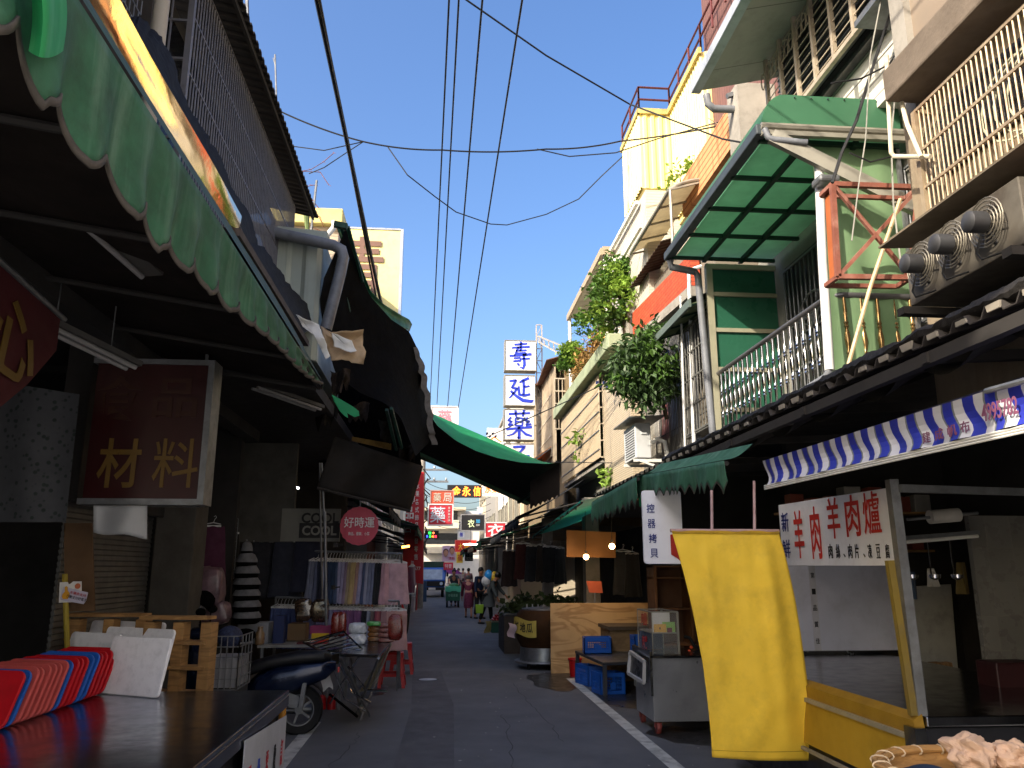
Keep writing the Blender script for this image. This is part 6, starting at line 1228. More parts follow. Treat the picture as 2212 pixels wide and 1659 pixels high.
f0 = P(1414,1581,Y=8.25); X0, Y0_ = f0.x, 8.25; ztop = P(1414,1421,Y=8.25).z; zbot = .12
MB().box(X0, X0+.95, Y0_, Y0_+.72, zbot, ztop).build('body', M_ct, ca_, bev=.006)
mb = MB(); mb.box(X0-.02,X0+.97,Y0_-.02,Y0_+.76,ztop,ztop+.02); mb.bar((X0-.01,Y0_-.02,ztop+.03),(X0-.01,Y0_+.74,ztop+.03),.03,.06); mb.build('top', M_stl, ca_)
mb = MB(); mb.bar((X0-.012,Y0_-.01,ztop),(X0-.012,Y0_-.01,ztop-.36),.02); mb.bar((X0-.012,Y0_+.70,ztop),(X0-.012,Y0_+.70,ztop-.36),.02); mb.build('edge_bars', M_stl, ca_)
dr = MB(); d0, d1, d2, d3 = (X0-.06,Y0_+.03,ztop-.04),(X0-.06,Y0_+.62,ztop-.0),(X0-.09,Y0_+.62,ztop-.22),(X0-.07,Y0_+.03,ztop-.24)
dr.slab([d0,d1,d2,d3], (.02,0,0)); pn = dr.build('side_panel', mt('dark_glass2','2a2c32',.3), ca_)
mb = MB(); L4 = [V3(d) for d in (d0,d1,d2,d3)]
for i in range(4): mb.bar(L4[i]-V3((.012,0,0)), L4[(i+1)%4]-V3((.012,0,0)), .03)
fr_ = mb.build('panel_frame', mt('pale_frame','a9a9aa',.5), ca_)
for (x_, y_) in ((X0+.05,Y0_+.05),(X0+.05,Y0_+.66),(X0+.88,Y0_+.05),(X0+.88,Y0_+.66)):
    mb = MB(); mb.lathe([(.055,-.02),(.06,-.012),(.06,.012),(.055,.02)], (x_,y_,.06), 18, (1,0,0)); mb.bar((x_-.03,y_,.06),(x_-.03,y_,.125),.01,.04); mb.bar((x_+.03,y_,.06),(x_+.03,y_,.125),.01,.04); mb.build('caster', mt('caster_red','7d3a36',.5), ca_, True)
gc = thing('glass_case', 'small glass display case with cards standing on the steel cart', 'display case', (X0+.25,Y0_+.35,ztop))
gx0, gx1, gy0, gy1, gz0, gz1 = X0+.03, X0+.30, Y0_+.06, Y0_+.66, ztop+.025, ztop+.44
M_gl = mt('clear_glass','dfe8e6',.03,var=0,spec=.6,alpha=.07)
MB().box(gx0,gx1,gy0,gy0+.004,gz0,gz1).build('pane', M_gl, gc); MB().box(gx0,gx0+.004,gy0+.005,gy1,gz0,gz1).build('pane', M_gl, gc); MB().box(gx0,gx1,gy0,gy1,gz1,gz1+.006).build('top_pane', M_gl, gc)
mb = MB()
for x_ in (gx0,gx1):
    for y_ in (gy0,gy1): mb.bar((x_,y_,gz0),(x_,y_,gz1),.008 if x_ == gx0 else .02)
for z in (gz1,): 
    mb.bar((gx0,gy0,z),(gx1,gy0,z),.012); mb.bar((gx0,gy1,z),(gx1,gy1,z),.012); mb.bar((gx0,gy0,z),(gx0,gy1,z),.012); mb.bar((gx1,gy0,z),(gx1,gy1,z),.012)
mb.build('frame', M_alu, gc); MB().box(gx0+.01,gx1-.01,gy0+.02,gy1-.02,gz0+.20,gz0+.21).build('shelf', M_alu, gc)
MB().box(gx0+.01,gx1-.01,gy1-.04,gy1-.02,gz0,gz0+.19).build('lower_back', mt('navy_panel','1c2c4e',.5), gc)
text('lettering','肉圓',M_tr,gc,(gx0-.002,gy0+.3,gz0+.33),(0,-1,0),UP,.22,.13,.02,.001); text('lettering','肉羹',M_tr,gc,(gx0-.002,gy0+.3,gz0+.10),(0,-1,0),UP,.22,.13,.02,.001)
zz = gz0+.212
for (dx, w_, h_, dy, m, lb) in ((.03,.13,.08,.04,mt('card_amber','c99a3a',.6),'amber card with a small dark print'),(.13,.13,.10,.07,mt('card_lime','8fbf5a',.6),'lime green card behind the amber one'),(.03,.19,.20,.11,M_ppr,'white sheet standing at the back'),(.165,.05,.045,.025,mt('card_maroon','6a2430',.5),'small maroon box in front')):
    tag(MB().box(gx0+dx,gx0+dx+w_,gy0+dy,gy0+dy+.008,zz,zz+h_).build('card', m), lb+' of the glass case', 'card', 'cards in the glass case')
tag(MB().box(gx0+.085,gx0+.10,gy0+.037,gy0+.0385,zz+.03,zz+.05).build('print', M_tk), 'dark square print on the amber card in the glass case', 'print')
pv = thing('propane_hose', 'black hose with orange valves behind the glass case', 'hose', P(1490,1400,Y=8.8))
mb = MB(); mb.tube([P(1478,1375,Y=8.8),P(1490,1378,Y=8.8),P(1500,1395,Y=8.8),P(1520,1405,Y=8.8)], .018, 8); mb.build('hose', M_rbr, pv, True)
for u, v_ in ((1493,1398),(1489,1407),(1494,1415)): MB().ball(P(u,v_,Y=8.7), .018, 10, 6).build('valve', mt('valve_orange','e0562a',.5), pv, True)
cbn = thing('cabinet', 'brown wooden shelf cabinet behind the cart under the white sign', 'cabinet', P(1440,1300,Y=9.3))
a, b = P(1418,1400,Y=9.4), P(1560,1222,Y=9.4)
MB().box(a.x,b.x,9.7,9.72,.3,b.z).build('back', mt('cabinet_wood','5a3a22',.7,var=.2), cbn)
mb = MB(); 
for z in (.3,.75,1.15,1.5,b.z): mb.box(a.x,b.x,9.4,9.7,z-.02,z)
for x_ in (a.x,(a.x+b.x)/2,b.x-.03): mb.box(x_,x_+.03,9.38,9.71,.3,b.z+.003)
mb.build('shelves', mt('cabinet_wood2','6b4424',.7,var=.2), cbn)
# lit bulbs, board, clipboard
lb_ = tag(MB().slab([P(1224,1145,Y=13.2),P(1330,1150,Y=13.2),P(1330,1205,Y=13.2),P(1224,1203,Y=13.2)], (0,.03,0)).build('board', mt('brown_board','6d4a24',.7,var=.2,scale=3)), 'brown board behind the two glowing bulbs', 'board')
M_bulb = mt('bulb_glow','ffc98a',.3,var=0,emit=18)
for i, (u, v_, Yb) in enumerate(((1266,1203,12.9),(1322,1180,12.2))):
    c = P(u, v_, Y=Yb); t = thing('light_bulb', ['lower left glowing warm bulb over the plywood board','upper right glowing warm bulb over the plywood board'][i], 'lamp', c)
    MB().ball(c, .045, 14, 10).build('bulb', M_bulb, t, True); mb = MB(); mb.lathe([(.02,.04),(.02,.1)], c, 10); mb.tube([c+UP*.1, c+UP*.9], .005, 5); mb.build('cord', M_rbr, t)
    l = bpy.data.lights.new('bulb_light','POINT'); l.energy = 4; l.color = (1,.62,.3); l.shadow_soft_size = .05; lo = bpy.data.objects.new('bulb_light', l); lo.location = c+V3((0,-.09,-.05)); sc.collection.objects.link(lo)
clp = thing('clipboard', 'orange lit clipboard standing above the plywood board', 'clipboard', P(1284,1280,Y=13.3))
MB().slab([P(1267,1255,Y=13.3),P(1299,1256,Y=13.3),P(1302,1281,Y=13.3),P(1273,1280,Y=13.3)], (0,.015,0)).build('board', mt('orange_board','b5583a',.5), clp); mb = MB(); mb.bar(P(1285,1281,Y=13.32),P(1285,1310,Y=13.32),.02); mb.build('stand', M_gst, clp)
# produce stall behind the jar
ps = thing('produce_stall', 'low produce stall behind the clay jar with a steel rail', 'stall', P(1160,1330,Y=16)); a, b = P(1085,1330,Y=16.5), P(1215,1330,Y=16.5)
MB().box(a.x,b.x,16,17.5,0,.7).build('bench', mt('stall_dark','3a3430',.8,var=.2), ps); mb = MB(); mb.bar((a.x,15.97,.74),(b.x,15.97,.74),.03); mb.build('rail', M_stl, ps)
vg = MB(); leafcloud(vg, [(V3((a.x+.25+.26*k,16.6+.2*(k%2),.85)),(.2,.3,.16)) for k in range(5)], 900, .12, .05, 0, 41); tag(vg.build('vegetables', mt('veg_dark','3a4a26',.6,var=.4,scale=3)), 'heap of dark leafy vegetables on the produce stall', 'vegetables')
for k in range(4): tag(MB().lathe([(.03,0),(.03,.14),(.012,.18),(.012,.22)], (a.x+.45+.11*k,16.05,.70), 12).build('bottle', mt('bottle_pale','b5b8ba',.2,spec=.7), None, True), f'{["first","second","third","fourth"][k]} small pale bottle from the left on the produce stall', 'bottle', 'bottles on the produce stall')
# bamboo tray in the right foreground
bt2 = thing('bamboo_tray', 'round bamboo tray with bound rim in the bottom right corner', 'tray', P(2060,1650,Z=.86))
c = P(2085,1672,Z=.86); c = V3((c.x+.09,c.y+.02,.86)); r_ = .36
bt2.location = c; WLOC[bt2.name] = c
M_bam = mt('bamboo','a9804c',.6,var=.25,scale=8,grain=((3,3,30),'7d5a30',.35)); M_bnd = mt('bamboo_binding','cbb79a',.6)
MB().lathe([(r_*.2,-.075),(r_*.8,-.07),(r_*.95,-.04),(r_,.0),(r_+.01,.012),(r_-.012,.016),(r_*.93,-.03),(r_*.78,-.058),(r_*.2,-.062)], c, 60).build('body', M_bam, bt2, True)
for k in (0,1): mb = MB(); mb.tube([c+V3(((r_+.012-.03*k)*math.cos(a*.1047),(r_+.012-.03*k)*math.sin(a*.1047),.008)) for a in range(61)], .013, 8); mb.build('rim', M_bam, bt2, True)
for k in range(22):
    an_ = k*2*math.pi/22; u = V3((math.cos(an_),math.sin(an_),0)); mb = MB(); mb.tube([c+u*(r_-.003+.034*math.cos(t*.63))+UP*(.006+.017*math.sin(t*.63)) for t in range(11)], .0035, 5); mb.build('binding', M_bnd, bt2)
def crumple(c, r, seed, m, nm, lb, cat, sq=.7):
    q = random.Random(seed); n, k = 44, 28
    def fn(a, b):
        d = V3((math.cos(2*math.pi*a)*math.sin(math.pi*b), math.sin(2*math.pi*a)*math.sin(math.pi*b), math.cos(math.pi*b)*sq)); s_ = r*(1+.45*mnoise.noise(d*1.9+V3((seed,0,0)))-.3*abs(mnoise.noise(d*2.2+V3((0,seed,0))))-.10*abs(mnoise.noise(d*5+V3((seed,seed,0))))+.12)
        return c+d*s_
    return tag(MB().grid(fn, n, k).build(nm, m, None, False), lb, cat)
M_kr = mt('crumpled_paper','c4a58e',.85,var=.1)
crumple(c+V3((.03,.12,.04)), .09, 3, M_kr, 'crumpled_paper', 'large crumpled sheet of pinkish paper in the bamboo tray', 'paper'); crumple(c+V3((.19,.10,.03)), .075, 7, M_kr, 'crumpled_paper', 'smaller crumpled paper nearer the right edge in the bamboo tray', 'paper')
tag(MB().grid(lambda a, b: c+V3((-.21+.15*a, .05+.15*b+.02*math.sin(6*a), -.03+.03*math.sin(3*a)*math.sin(3*b))), 10, 8).build('cloth', mt('navy_cloth','1c2c44',.8), None, True), 'folded navy cloth lying in the bamboo tray', 'cloth')
bs_ = thing('stool', 'plain wooden stool carrying the bamboo tray', 'stool', V3((c.x,c.y,0))); MB().lathe([(.17,.74),(.17,.78)], (c.x,c.y,0), 24).build('seat', M_wd, bs_)
for k in range(4): an_ = R(45+90*k); MB().bar((c.x+.12*math.cos(an_),c.y+.12*math.sin(an_),.74),(c.x+.18*math.cos(an_),c.y+.18*math.sin(an_),0),.035).build('leg', M_wd, bs_)
# ================================================================ FAR RIGHT: blue lettered signs and the houses behind
M_ltw = mt('lightbox_white','dcdcdf',.35,var=.03,scale=2,streak='c9a878',samt=.25); M_cbl = mt('character_blue','2438b0',.5,var=.06)
def brush(t, strokes, cx, cz, s, Y, m, rise=.012):
    "calligraphic strokes: lists of (x, y, half width) in a unit box"
    for st in strokes:
        mb = MB(); pts = [(V3((cx+s*x, Y-rise, cz+s*y)), w_*s) for x, y, w_ in st]
        fine = []
        for i in range(len(pts)-1):
            for k in range(6): f = k/6; fine.append((pts[i][0].lerp(pts[i+1][0], f), pts[i][1]*(1-f)+pts[i+1][1]*f))
        fine.append(pts[-1]); L_, R_ = [], []
        for i, (p, w_) in enumerate(fine):
            d = fine[min(i+1,len(fine)-1)][0]-fine[max(i-1,0)][0]; d = V3((d.x,0,d.z)).normalized(); nn = V3((-d.z,0,d.x)); L_.append(p+nn*w_); R_.append(p-nn*w_)
        k = len(L_); mb.add(L_+R_+[p+V3((0,.01,0)) for p in L_+R_], [(i,i+1,k+i+1,k+i) for i in range(k-1)]+[(2*k+i,3*k+i,3*k+i+1,2*k+i+1) for i in range(k-1)]+[(i,2*k+i,2*k+i+1,i+1) for i in range(k-1)]+[(k+i,k+i+1,3*k+i+1,3*k+i) for i in range(k-1)]+[(0,k,3*k,2*k),(k-1,3*k-1,4*k-1,2*k-1)])
        mb.build('lettering', m, t)
SHOU = [[(-.2,.36,.035),(.22,.40,.03)],[(.02,.46,.04),(.0,.14,.035)],[(-.28,.25,.03),(.3,.30,.035)],[(-.16,.15,.03),(.2,.18,.03)],[(-.14,.06,.035),(.18,.09,.03),(.16,-.02,.03)],[(-.36,-.02,.035),(-.05,.0,.035),(.36,.05,.045)],[(-.22,-.10,.03),(.0,-.08,.03)],[(-.24,-.2,.03),(.02,-.17,.035)],[(.1,.05,.035),(.13,-.3,.045),(.08,-.44,.03),(-.02,-.38,.015)],[(-.1,-.26,.04),(-.04,-.34,.03)],[(-.02,-.12,.03),(.3,-.10,.03)],[(-.06,.3,.03),(-.2,-.02,.025)]]
YAN = [[(-.34,.30,.035),(-.12,.34,.04),(-.26,.08,.035),(-.08,.06,.04),(-.30,-.22,.025),(-.36,-.26,.01)],[(-.30,-.02,.04),(-.10,-.2,.045),(.1,-.33,.06),(.38,-.36,.05),(.44,-.30,.01)],[(.30,.42,.04),(.1,.33,.045),(-.02,.26,.02)],[(.12,.34,.04),(.13,.1,.04),(.12,-.16,.04)],[(.14,.12,.035),(.32,.15,.03)],[(-.04,.14,.035),(-.02,-.14,.04),(.14,-.17,.04),(.34,-.12,.04)]]
YAO = [[(-.34,.34,.04),(.0,.36,.035),(.36,.38,.035)],[(-.12,.46,.04),(-.10,.26,.03)],[(.16,.48,.04),(.12,.26,.03)],[(-.06,.24,.03),(-.12,.18,.03),(-.12,-.04,.03),(.1,-.04,.03),(.12,.2,.03),(-.08,.22,.03)],[(-.1,.09,.025),(.1,.09,.025)],[(-.26,.24,.03),(-.36,.12,.03),(-.24,.10,.03),(-.36,-.04,.03)],[(-.34,-.04,.03),(-.2,.0,.03)],[(.28,.24,.03),(.20,.12,.03),(.34,.12,.03),(.22,-.03,.03)],[(.22,-.04,.03),(.4,.02,.03)],[(-.42,-.16,.04),(.0,-.12,.035),(.42,-.08,.04)],[(.0,-.06,.04),(.0,-.46,.05),(-.06,-.42,.02)],[(-.04,-.16,.035),(-.2,-.32,.03),(-.4,-.38,.01)],[(.04,-.16,.03),(.22,-.32,.045),(.42,-.38,.03)]]
JU = [[(-.2,.38,.04),(.2,.40,.045),(.02,.2,.035)],[(.0,.22,.04),(.02,-.3,.04)],[(-.36,.05,.04),(.36,.08,.04)]]
def lightbox(u0, u1, v0, v1, Y, strokes, label):
    a, b = P(u0, v1, Y=Y), P(u1, v0, Y=Y); t = thing('lightbox_sign', label, 'sign', V3(((a.x+b.x)/2, Y, a.z)), 'blue lettered lightboxes stacked on the right')
    MB().box(a.x+.02,b.x-.02,Y,Y+.35,a.z+.02,b.z-.02).build('box', M_ltw, t)
    mb = MB(); mb.box(a.x,a.x+.02,Y-.02,Y+.36,a.z,b.z); mb.box(b.x-.02,b.x,Y-.02,Y+.36,a.z,b.z); mb.box(a.x+.02,b.x-.02,Y-.02,Y+.36,a.z,a.z+.02); mb.box(a.x+.02,b.x-.02,Y-.02,Y+.36,b.z-.02,b.z); mb.build('frame', M_alu, t)
    brush(t, strokes, (a.x+b.x)/2, (a.z+b.z)/2, (b.z-a.z)*.98, Y, M_cbl)
lightbox(1090,1158,736,800,22,SHOU,'topmost white lightbox with the blue character 壽')
lightbox(1089,1156,811,876,22,YAN,'white lightbox with the blue character 延 below the topmost')
lightbox(1088,1154,884,950,22,YAO,'white lightbox with the blue character 藥 third from the top')
lightbox(1088,1154,958,1022,22,JU,'lowest white lightbox, half hidden by the green canopy')
sp = thing('sign_mast', 'slim steel lattice mast carrying the blue lettered lightboxes', 'mast', P(1165,1000,Y=22.2))
mb = MB(); x0_, x1_ = P(1159,800,Y=22.2).x, P(1171,800,Y=22.2).x; zt_ = P(1165,702,Y=22.2).z; z0_ = 3.5
for x_ in (x0_,x1_): mb.bar((x_,22.2,z0_),(x_,22.2,zt_),.035)
k = 14
for i in range(k+1): z = z0_+(zt_-z0_)*i/k; mb.bar((x0_,22.2,z),(x1_,22.2,z),.025); (mb.bar((x0_ if i % 2 else x1_,22.2,z),(x1_ if i % 2 else x0_,22.2,z+(zt_-z0_)/k),.02) if i < k else 0)
p, q = P(1163,726,Y=22.2), P(1232,755,Y=19.2); mb.bar(p,q,.04); mb.bar(P(1163,738,Y=22.2),P(1205,762,Y=20.5),.04)
for i in range(6): mb.bar(p.lerp(q,i/6), P(1163,738,Y=22.2).lerp(P(1225,768,Y=19.5),(i+.5)/6), .025)
for z in (zt_-.5,zt_-2.1,zt_-3): mb.bar((x0_-.15,22.2,z),(x0_,22.2,z),.03)
mb.build('lattice', mt('mast_grey','a9a29a',.5,.3,dirt='6d6258',ds=4), sp)
fit(2.9, 5.5, 20, 27)
hf = thing('house', 'rusty patched house with barred windows behind the blue lettered lightboxes', 'house', (4,24,0))
MB().box(3.1,8,19.9,30,2.6,7.0).build('wall', mt('patched_wall','78684f',.85,var=.25,scale=2,dirt='5a4633',damt=.6,ds=2), hf)
mb = MB(); corr(mb,(2.85,27,4.2),(0,-7,0),(0,0,2.5),1,.2,.03,(-1,0,0)); mb.build('cladding', mt('grey_brown_corr','8a7d6a',.8,var=.25,scale=1.5,dirt='5f4a36',ds=2), hf)
mb = MB()
for i in range(9): mb.obox((2.6+.02*(i%3),19.9+i*.8,6.75-.02*i),(.8,0,.25),(0,.75,-.06),(0,0,.02))
mb.build('roof', mt('broken_roof','6b4a36',.9,var=.35,scale=4), hf)
mb = MB(); grille(mb,(2.8,20.5,4.4),(0,3,0),(0,0,1.6),16,(0,.33,.66,1),.012,.03); grille(mb,(2.82,20.0,5.0),(.6,0,0),(0,0,1.3),6,(0,.25,.5,.75,1),.012,.03); mb.build('window_cage', mt('cage_sunlit','b8aa96'), hf)
oa = thing('window_awning', 'small orange striped awning below the lattice mast', 'awning', (2.6,21,4)); 
mb = MB(); corr(mb,(2.35,20.6,4.32),(0,2.6,0),(.6,0,.42),1,.16,.02,(0,0,1)); mb.build('sheet', mt('orange_corr','c98f52',.6,var=.1,trans=.35), oa, solid=.006); mb = MB(); mb.bar((2.37,20.6,4.3),(2.95,20.6,4.72),.03); mb.bar((2.37,23.2,4.3),(2.95,23.2,4.72),.03); mb.build('frame', M_gst, oa)
nofit()
# ================================================================ the two rows of far houses
M_fw = [mt('far_wall_cream','c2b59e',.9,var=.12,scale=.8,dirt='84796a',ds=.8), mt('far_wall_grey','8d8a86',.9,var=.12,scale=.8,dirt='5a5753',ds=.8), mt('far_wall_white','d2cec6',.9,var=.06,scale=.8,dirt='9a948a',ds=.8), mt('far_wall_brick','8e5a48',.9,var=.15,scale=1.5)]
M_win = mt('far_window','23262b',.15,spec=.6)
def farhouse(x0, x1, y0, y1, h, m, label, face):
    t = thing('house', label, 'house', ((x0+x1)/2,(y0+y1)/2,0), 'houses lining the far street'); MB().box(x0,x1,y0,y1,0,h).build('wall', m, t)
    xs = x0 if face > 0 else x1
    for s in range(1, int(h/3)+1):
        for j in range(max(1,int((y1-y0)/2.5))):
            z = 3*s+.4; y = y0+.5+j*2.5
            if z+1.2 > h: continue
            o = MB().box(min(xs-.03*face,xs), max(xs-.03*face,xs), y, y+1.5, z, z+1.2).build('window', M_win, t); mb = MB(); xx = xs-.05*face
            for q in (y,y+.75,y+1.5): mb.bar((xx,q,z),(xx,q,z+1.2),.05)
            for q in (z,z+1.2): mb.bar((xx,y,q),(xx,y+1.5,q),.05)
            f_ = mb.build('frame', M_alu, t); f_.parent = o
    MB().box(x0-.1,x1+.1,y0-.05,y1+.02,h,h+.15).build('roof', M_con, t)
for i, (y0, y1, h, mi) in enumerate(((30.1,36,6.4,0),(36.1,44,9,2),(44.1,54,7.5,1),(54.1,66,9.5,0))): farhouse(3.0+.15*(i%2),8,y0,y1,h,M_fw[mi],['cream far house right of the street, nearest','tall white far house right of the street','grey far house right of the street','cream far house at the far right end'][i],1)
for i, (y0, y1, h, mi) in enumerate(((21.1,27,5.6,1),(27.1,33,5.2,3),(33.1,42,6.0,2),(42.1,52,7.2,0),(52.1,66,8.2,2))): farhouse(-8,-2.4-.2*(i%2),y0,y1,h,M_fw[mi],['grey far house left of the street, nearest','brick coloured far house left of the street','low white far house left of the street','cream far house left of the street','white far house at the far left end'][i],-1)
eh = thing('house', 'pale house with dark balconies closing the far end of the street', 'house', (1,72,0))
MB().box(-7,8,72,80,0,6.6).build('wall', M_fw[2], eh)
for z in (2.9,5.0): MB().box(-1.6,1.6,71.0,72,z,z+.75).build('balcony', mt('balcony_cream','cfc6b2',.85,dirt='9a917d',ds=2), eh); MB().box(-1.5,1.5,71.97,71.99,z+.8,z+1.75).build('window', M_win, eh)
MB().box(-2.2,2.2,70.8,80,6.6,6.85).build('roof', M_fw[0], eh)
# ================================================================ far awnings, both sides
M_fa = [mt('far_green','2d6b52',.7,var=.2,trans=.2), mt('far_grey','6d6c6a',.8,var=.2,trans=.15), mt('far_dark','26282a',.85,var=.2), mt('far_teal','2f8f7c',.7,var=.15,trans=.2), mt('far_striped','8a7a6a',.8,var=.3,scale=6,trans=.2)]
def farawn(side, y0, y1, xe, ze, xw, zw, m, label, drop=.2):
    t = thing('awning', label, 'awning', (xe,(y0+y1)/2,ze), 'awnings along the far street')
    MB().grid(lambda a, b: V3((xe*(1-b)+xw*b, y0+(y1-y0)*a, ze*(1-b)+zw*b-.06*math.sin(math.pi*b)+.02*math.sin(a*12)*(1-b))), 12, 4).build('canvas', m, t, True, solid=.01)
    MB().grid(lambda a, b: V3((xe+.02*math.sin(a*30)*b, y0+(y1-y0)*a, ze-.005-(drop+.03*math.cos(a*60))*b)), 60, 2).build('valance', m, t, True, solid=.006)
    mb = MB(); mb.tube([(xe,y0,ze-.03),(xe,y1,ze-.03)], .02, 6); mb.tube([(xe,y0,ze-.03),(xw,y0,zw-.5)], .02, 6); mb.tube([(xe,y1,ze-.03),(xw,y1,zw-.5)], .02, 6); mb.build('frame', M_dk, t)
for i, a in enumerate(((1,16.6,20,1.6,2.65,3.1,3.5,M_fa[2]),(1,20.2,24,1.5,2.5,3.1,3.2,M_fa[1]),(1,24.2,28,1.2,2.45,3.1,3.0,M_fa[0]),(1,28.3,33,1.15,2.4,3.1,3.2,M_fa[4]),(1,33.2,38,1.3,2.5,3.1,3.1,M_fa[1]),(1,38.3,44,1.1,2.5,3.1,3.2,M_fa[2]),(1,44.2,51,1.3,2.45,3.1,3.0,M_fa[3]),(1,51.2,60,1.4,2.6,3.1,3.2,M_fa[1]))):
    farawn(*a, ['black awning on the right just past the teal edge','grey fabric awning on the right beside the tomato crate','green awning on the right above the shopping woman','brown striped awning on the right','light grey awning further on the right','dark awning far on the right','teal awning far on the right','last grey awning at the far right'][i])
for i, a in enumerate(((-1,14.9,19.5,-.95,2.75,-2.4,3.6,M_fa[2]),(-1,19.6,26,-.55,2.62,-2.4,3.4,M_fa[0]),(-1,26.2,31,-.55,2.5,-2.6,3.2,M_fa[2]),(-1,31.2,37,-.6,2.45,-2.6,3.1,M_fa[2]),(-1,37.5,45,-1.2,2.5,-2.6,3.1,M_fa[1]),(-1,45.2,56,-1.2,2.5,-2.6,3.0,M_fa[2]))):
    farawn(*a, ['black awning on the left behind the round pink sign','green topped awning on the left below the red vertical sign','dark awning on the left past the utility pole','dark awning on the left near the blue truck','grey awning far on the left','last dark awning at the far left'][i])
# signs over the far street
def sign(u0, u1, v0, v1, Y, col, label, texts, frame=None, th=.12, emit=0, name='shop_sign'):
    a, b = P(u0, v1, Y=Y), P(u1, v0, Y=Y); t = thing(name, label, 'sign', V3(((a.x+b.x)/2,Y,a.z)))
    MB().box(a.x,b.x,Y,Y+th,a.z,b.z).build('panel', mt('panel_'+col,col,.5,var=.06,scale=2), t)
    if frame:
        e = .035*(b.z-a.z)+.02; mb = MB(); mb.box(a.x-e,a.x,Y-.02,Y+th+.01,a.z-e,b.z+e); mb.box(b.x,b.x+e,Y-.02,Y+th+.01,a.z-e,b.z+e); mb.box(a.x,b.x,Y-.02,Y+th+.01,a.z-e,a.z); mb.box(a.x,b.x,Y-.02,Y+th+.01,b.z,b.z+e); mb.build('frame', mt('fr_'+frame,frame,.5), t)
    for s, cx, cz, w_, h_, c, bold in texts:
        text('lettering', s, mt(('glow_' if emit else 'ink_')+c, c, .6, var=0, emit=emit), t, V3((a.x+(b.x-a.x)*cx, Y-.004, a.z+(b.z-a.z)*cz)), EX, UP, (b.x-a.x)*w_, (b.z-a.z)*h_, bold, .01)
    return t
sign(931,979,1061,1088,30,'b84a32','faded orange red sign reading 藥局',[('藥',.28,.5,.36,.72,'b0a898',.02),('局',.74,.5,.38,.72,'b5b0a8',.02)],'a08078')
sign(926,977,1091,1133,29.6,'b52a38','red sign with a big white 藥 and a column of small characters',[('藥',.38,.5,.66,.82,'bcc6d4',.035),('免',.87,.85,.10,.12,'c8b8b8',.01),('費',.87,.69,.10,.12,'c8b8b8',.01),('藥',.87,.53,.10,.12,'c8b8b8',.01),('方',.87,.37,.10,.12,'c8b8b8',.01),('調',.87,.21,.10,.12,'c8b8b8',.01)],'c9c9cc')
sign(966,1040,1048,1074,34,'15161a','black LED board with orange characters over the street',[('金',.27,.5,.24,.78,'ff6a1e',.02),('永',.56,.5,.24,.78,'ff6a1e',.02),('信',.87,.5,.22,.78,'ff6a1e',.02)],None,.2,4,'led_board')
sign(997,1046,1113,1145,33,'16171b','black shop sign with a green and white 衣',[('衣',.42,.45,.30,.55,'c9d8b0',.03),('加',.72,.6,.18,.26,'3a9ad0',.03),('服飾',.72,.34,.16,.14,'b0b0b0',.02)],'77787c')
sign(917,948,1146,1163,36,'121316','small LED board with green red and blue rows on the left',[('營業',.36,.68,.2,.3,'2ae04a',.03),('中',.62,.68,.14,.3,'ff6a3a',.03),('歡',.2,.25,.14,.3,'3a4aff',.03),('迎',.38,.25,.14,.3,'2ae04a',.03),('光',.58,.25,.14,.3,'ff7a2a',.03),('臨',.78,.25,.16,.3,'ff2a3a',.03)],None,.15,4,'led_board')
sign(1049,1092,1130,1160,31,'a82434','dark red sign with a large white stroke on the right',[('衣',.5,.5,.8,.9,'d5d5dc',.05)],'c9c9cc')
sign(984,1028,1168,1191,44,'c42a24','bright red sign with yellow characters 大理',[('大',.24,.45,.22,.6,'e8b83a',.03),('理',.54,.45,.24,.6,'e8b83a',.03),('石',.83,.45,.22,.6,'e8b83a',.03)],'d8605a')
t = sign(955,984,1179,1213,50,'c8a8c4','pale pink advertisement with two portraits at the end of the street',[('清新',.72,.2,.5,.2,'a83a58',.02)])
c = P(963,1195,Y=49.9)
for dx, dz in ((0,.0),(.38,.12)): MB().slab([c+V3((dx+.14*math.cos(a*.52),0,dz+.2*math.sin(a*.52))) for a in range(12)], (0,.01,0)).build('portrait', mt('portrait_tan','a87a68',.6), t); MB().slab([c+V3((dx+.17*math.cos(a*.52),.005,dz+.08+.2*math.sin(a*.52))) for a in range(12)], (0,.01,0)).build('portrait_hair', mt('hair_brown','4a3230',.6), t)
sign(958,979,1215,1231,47,'c8304a','small crimson sign low at the end of the street',[('特賣',.5,.5,.7,.6,'e8c8d0',.02)])
sign(990,1003,1149,1161,50,'dcdce4','small white sign with the blue character 善',[('善',.5,.5,.6,.75,'3a3ab8',.02)],'c9c9cc')
sign(1030,1042,1095,1135,52,'c9ccd4','narrow pale blue sign behind the black shop sign',[('中',.5,.6,.5,.3,'8a9ad0',.02)])
sign(1004,1022,1188,1212,46,'1c1c20','black sign with white squares under the bright red sign',[('食品',.5,.65,.8,.3,'d8d8d8',.02),('批發',.5,.25,.8,.3,'d8d8d8',.02)])
sign(986,1000,1192,1216,47,'d8b83a','small yellow sign beside the black squares sign',[('福',.5,.5,.7,.6,'b03020',.02)])
sign(1042,1092,1045,1072,40,'d8cfc4','orange and white signboard half hidden by the street canopy',[('水果',.4,.55,.6,.6,'e0781e',.06),('行',.85,.5,.2,.5,'c03a24',.03)])
tv = sign(932,988,880,925,26,'cfc3c4','pale faded sign with pink 藥 above the green canopy',[('藥',.5,.45,.55,.85,'c87a8a',.02)],'b9b9bb')
sign(1052,1088,925,960,36,'dcd4cc','white board with an orange mark beside the blue lightboxes',[('へ',.5,.3,.8,.35,'e07a2a',.06)])
vs_ = thing('shop_sign', 'tall red vertical sign with white characters on the left', 'sign', P(895,1260,Y=24))
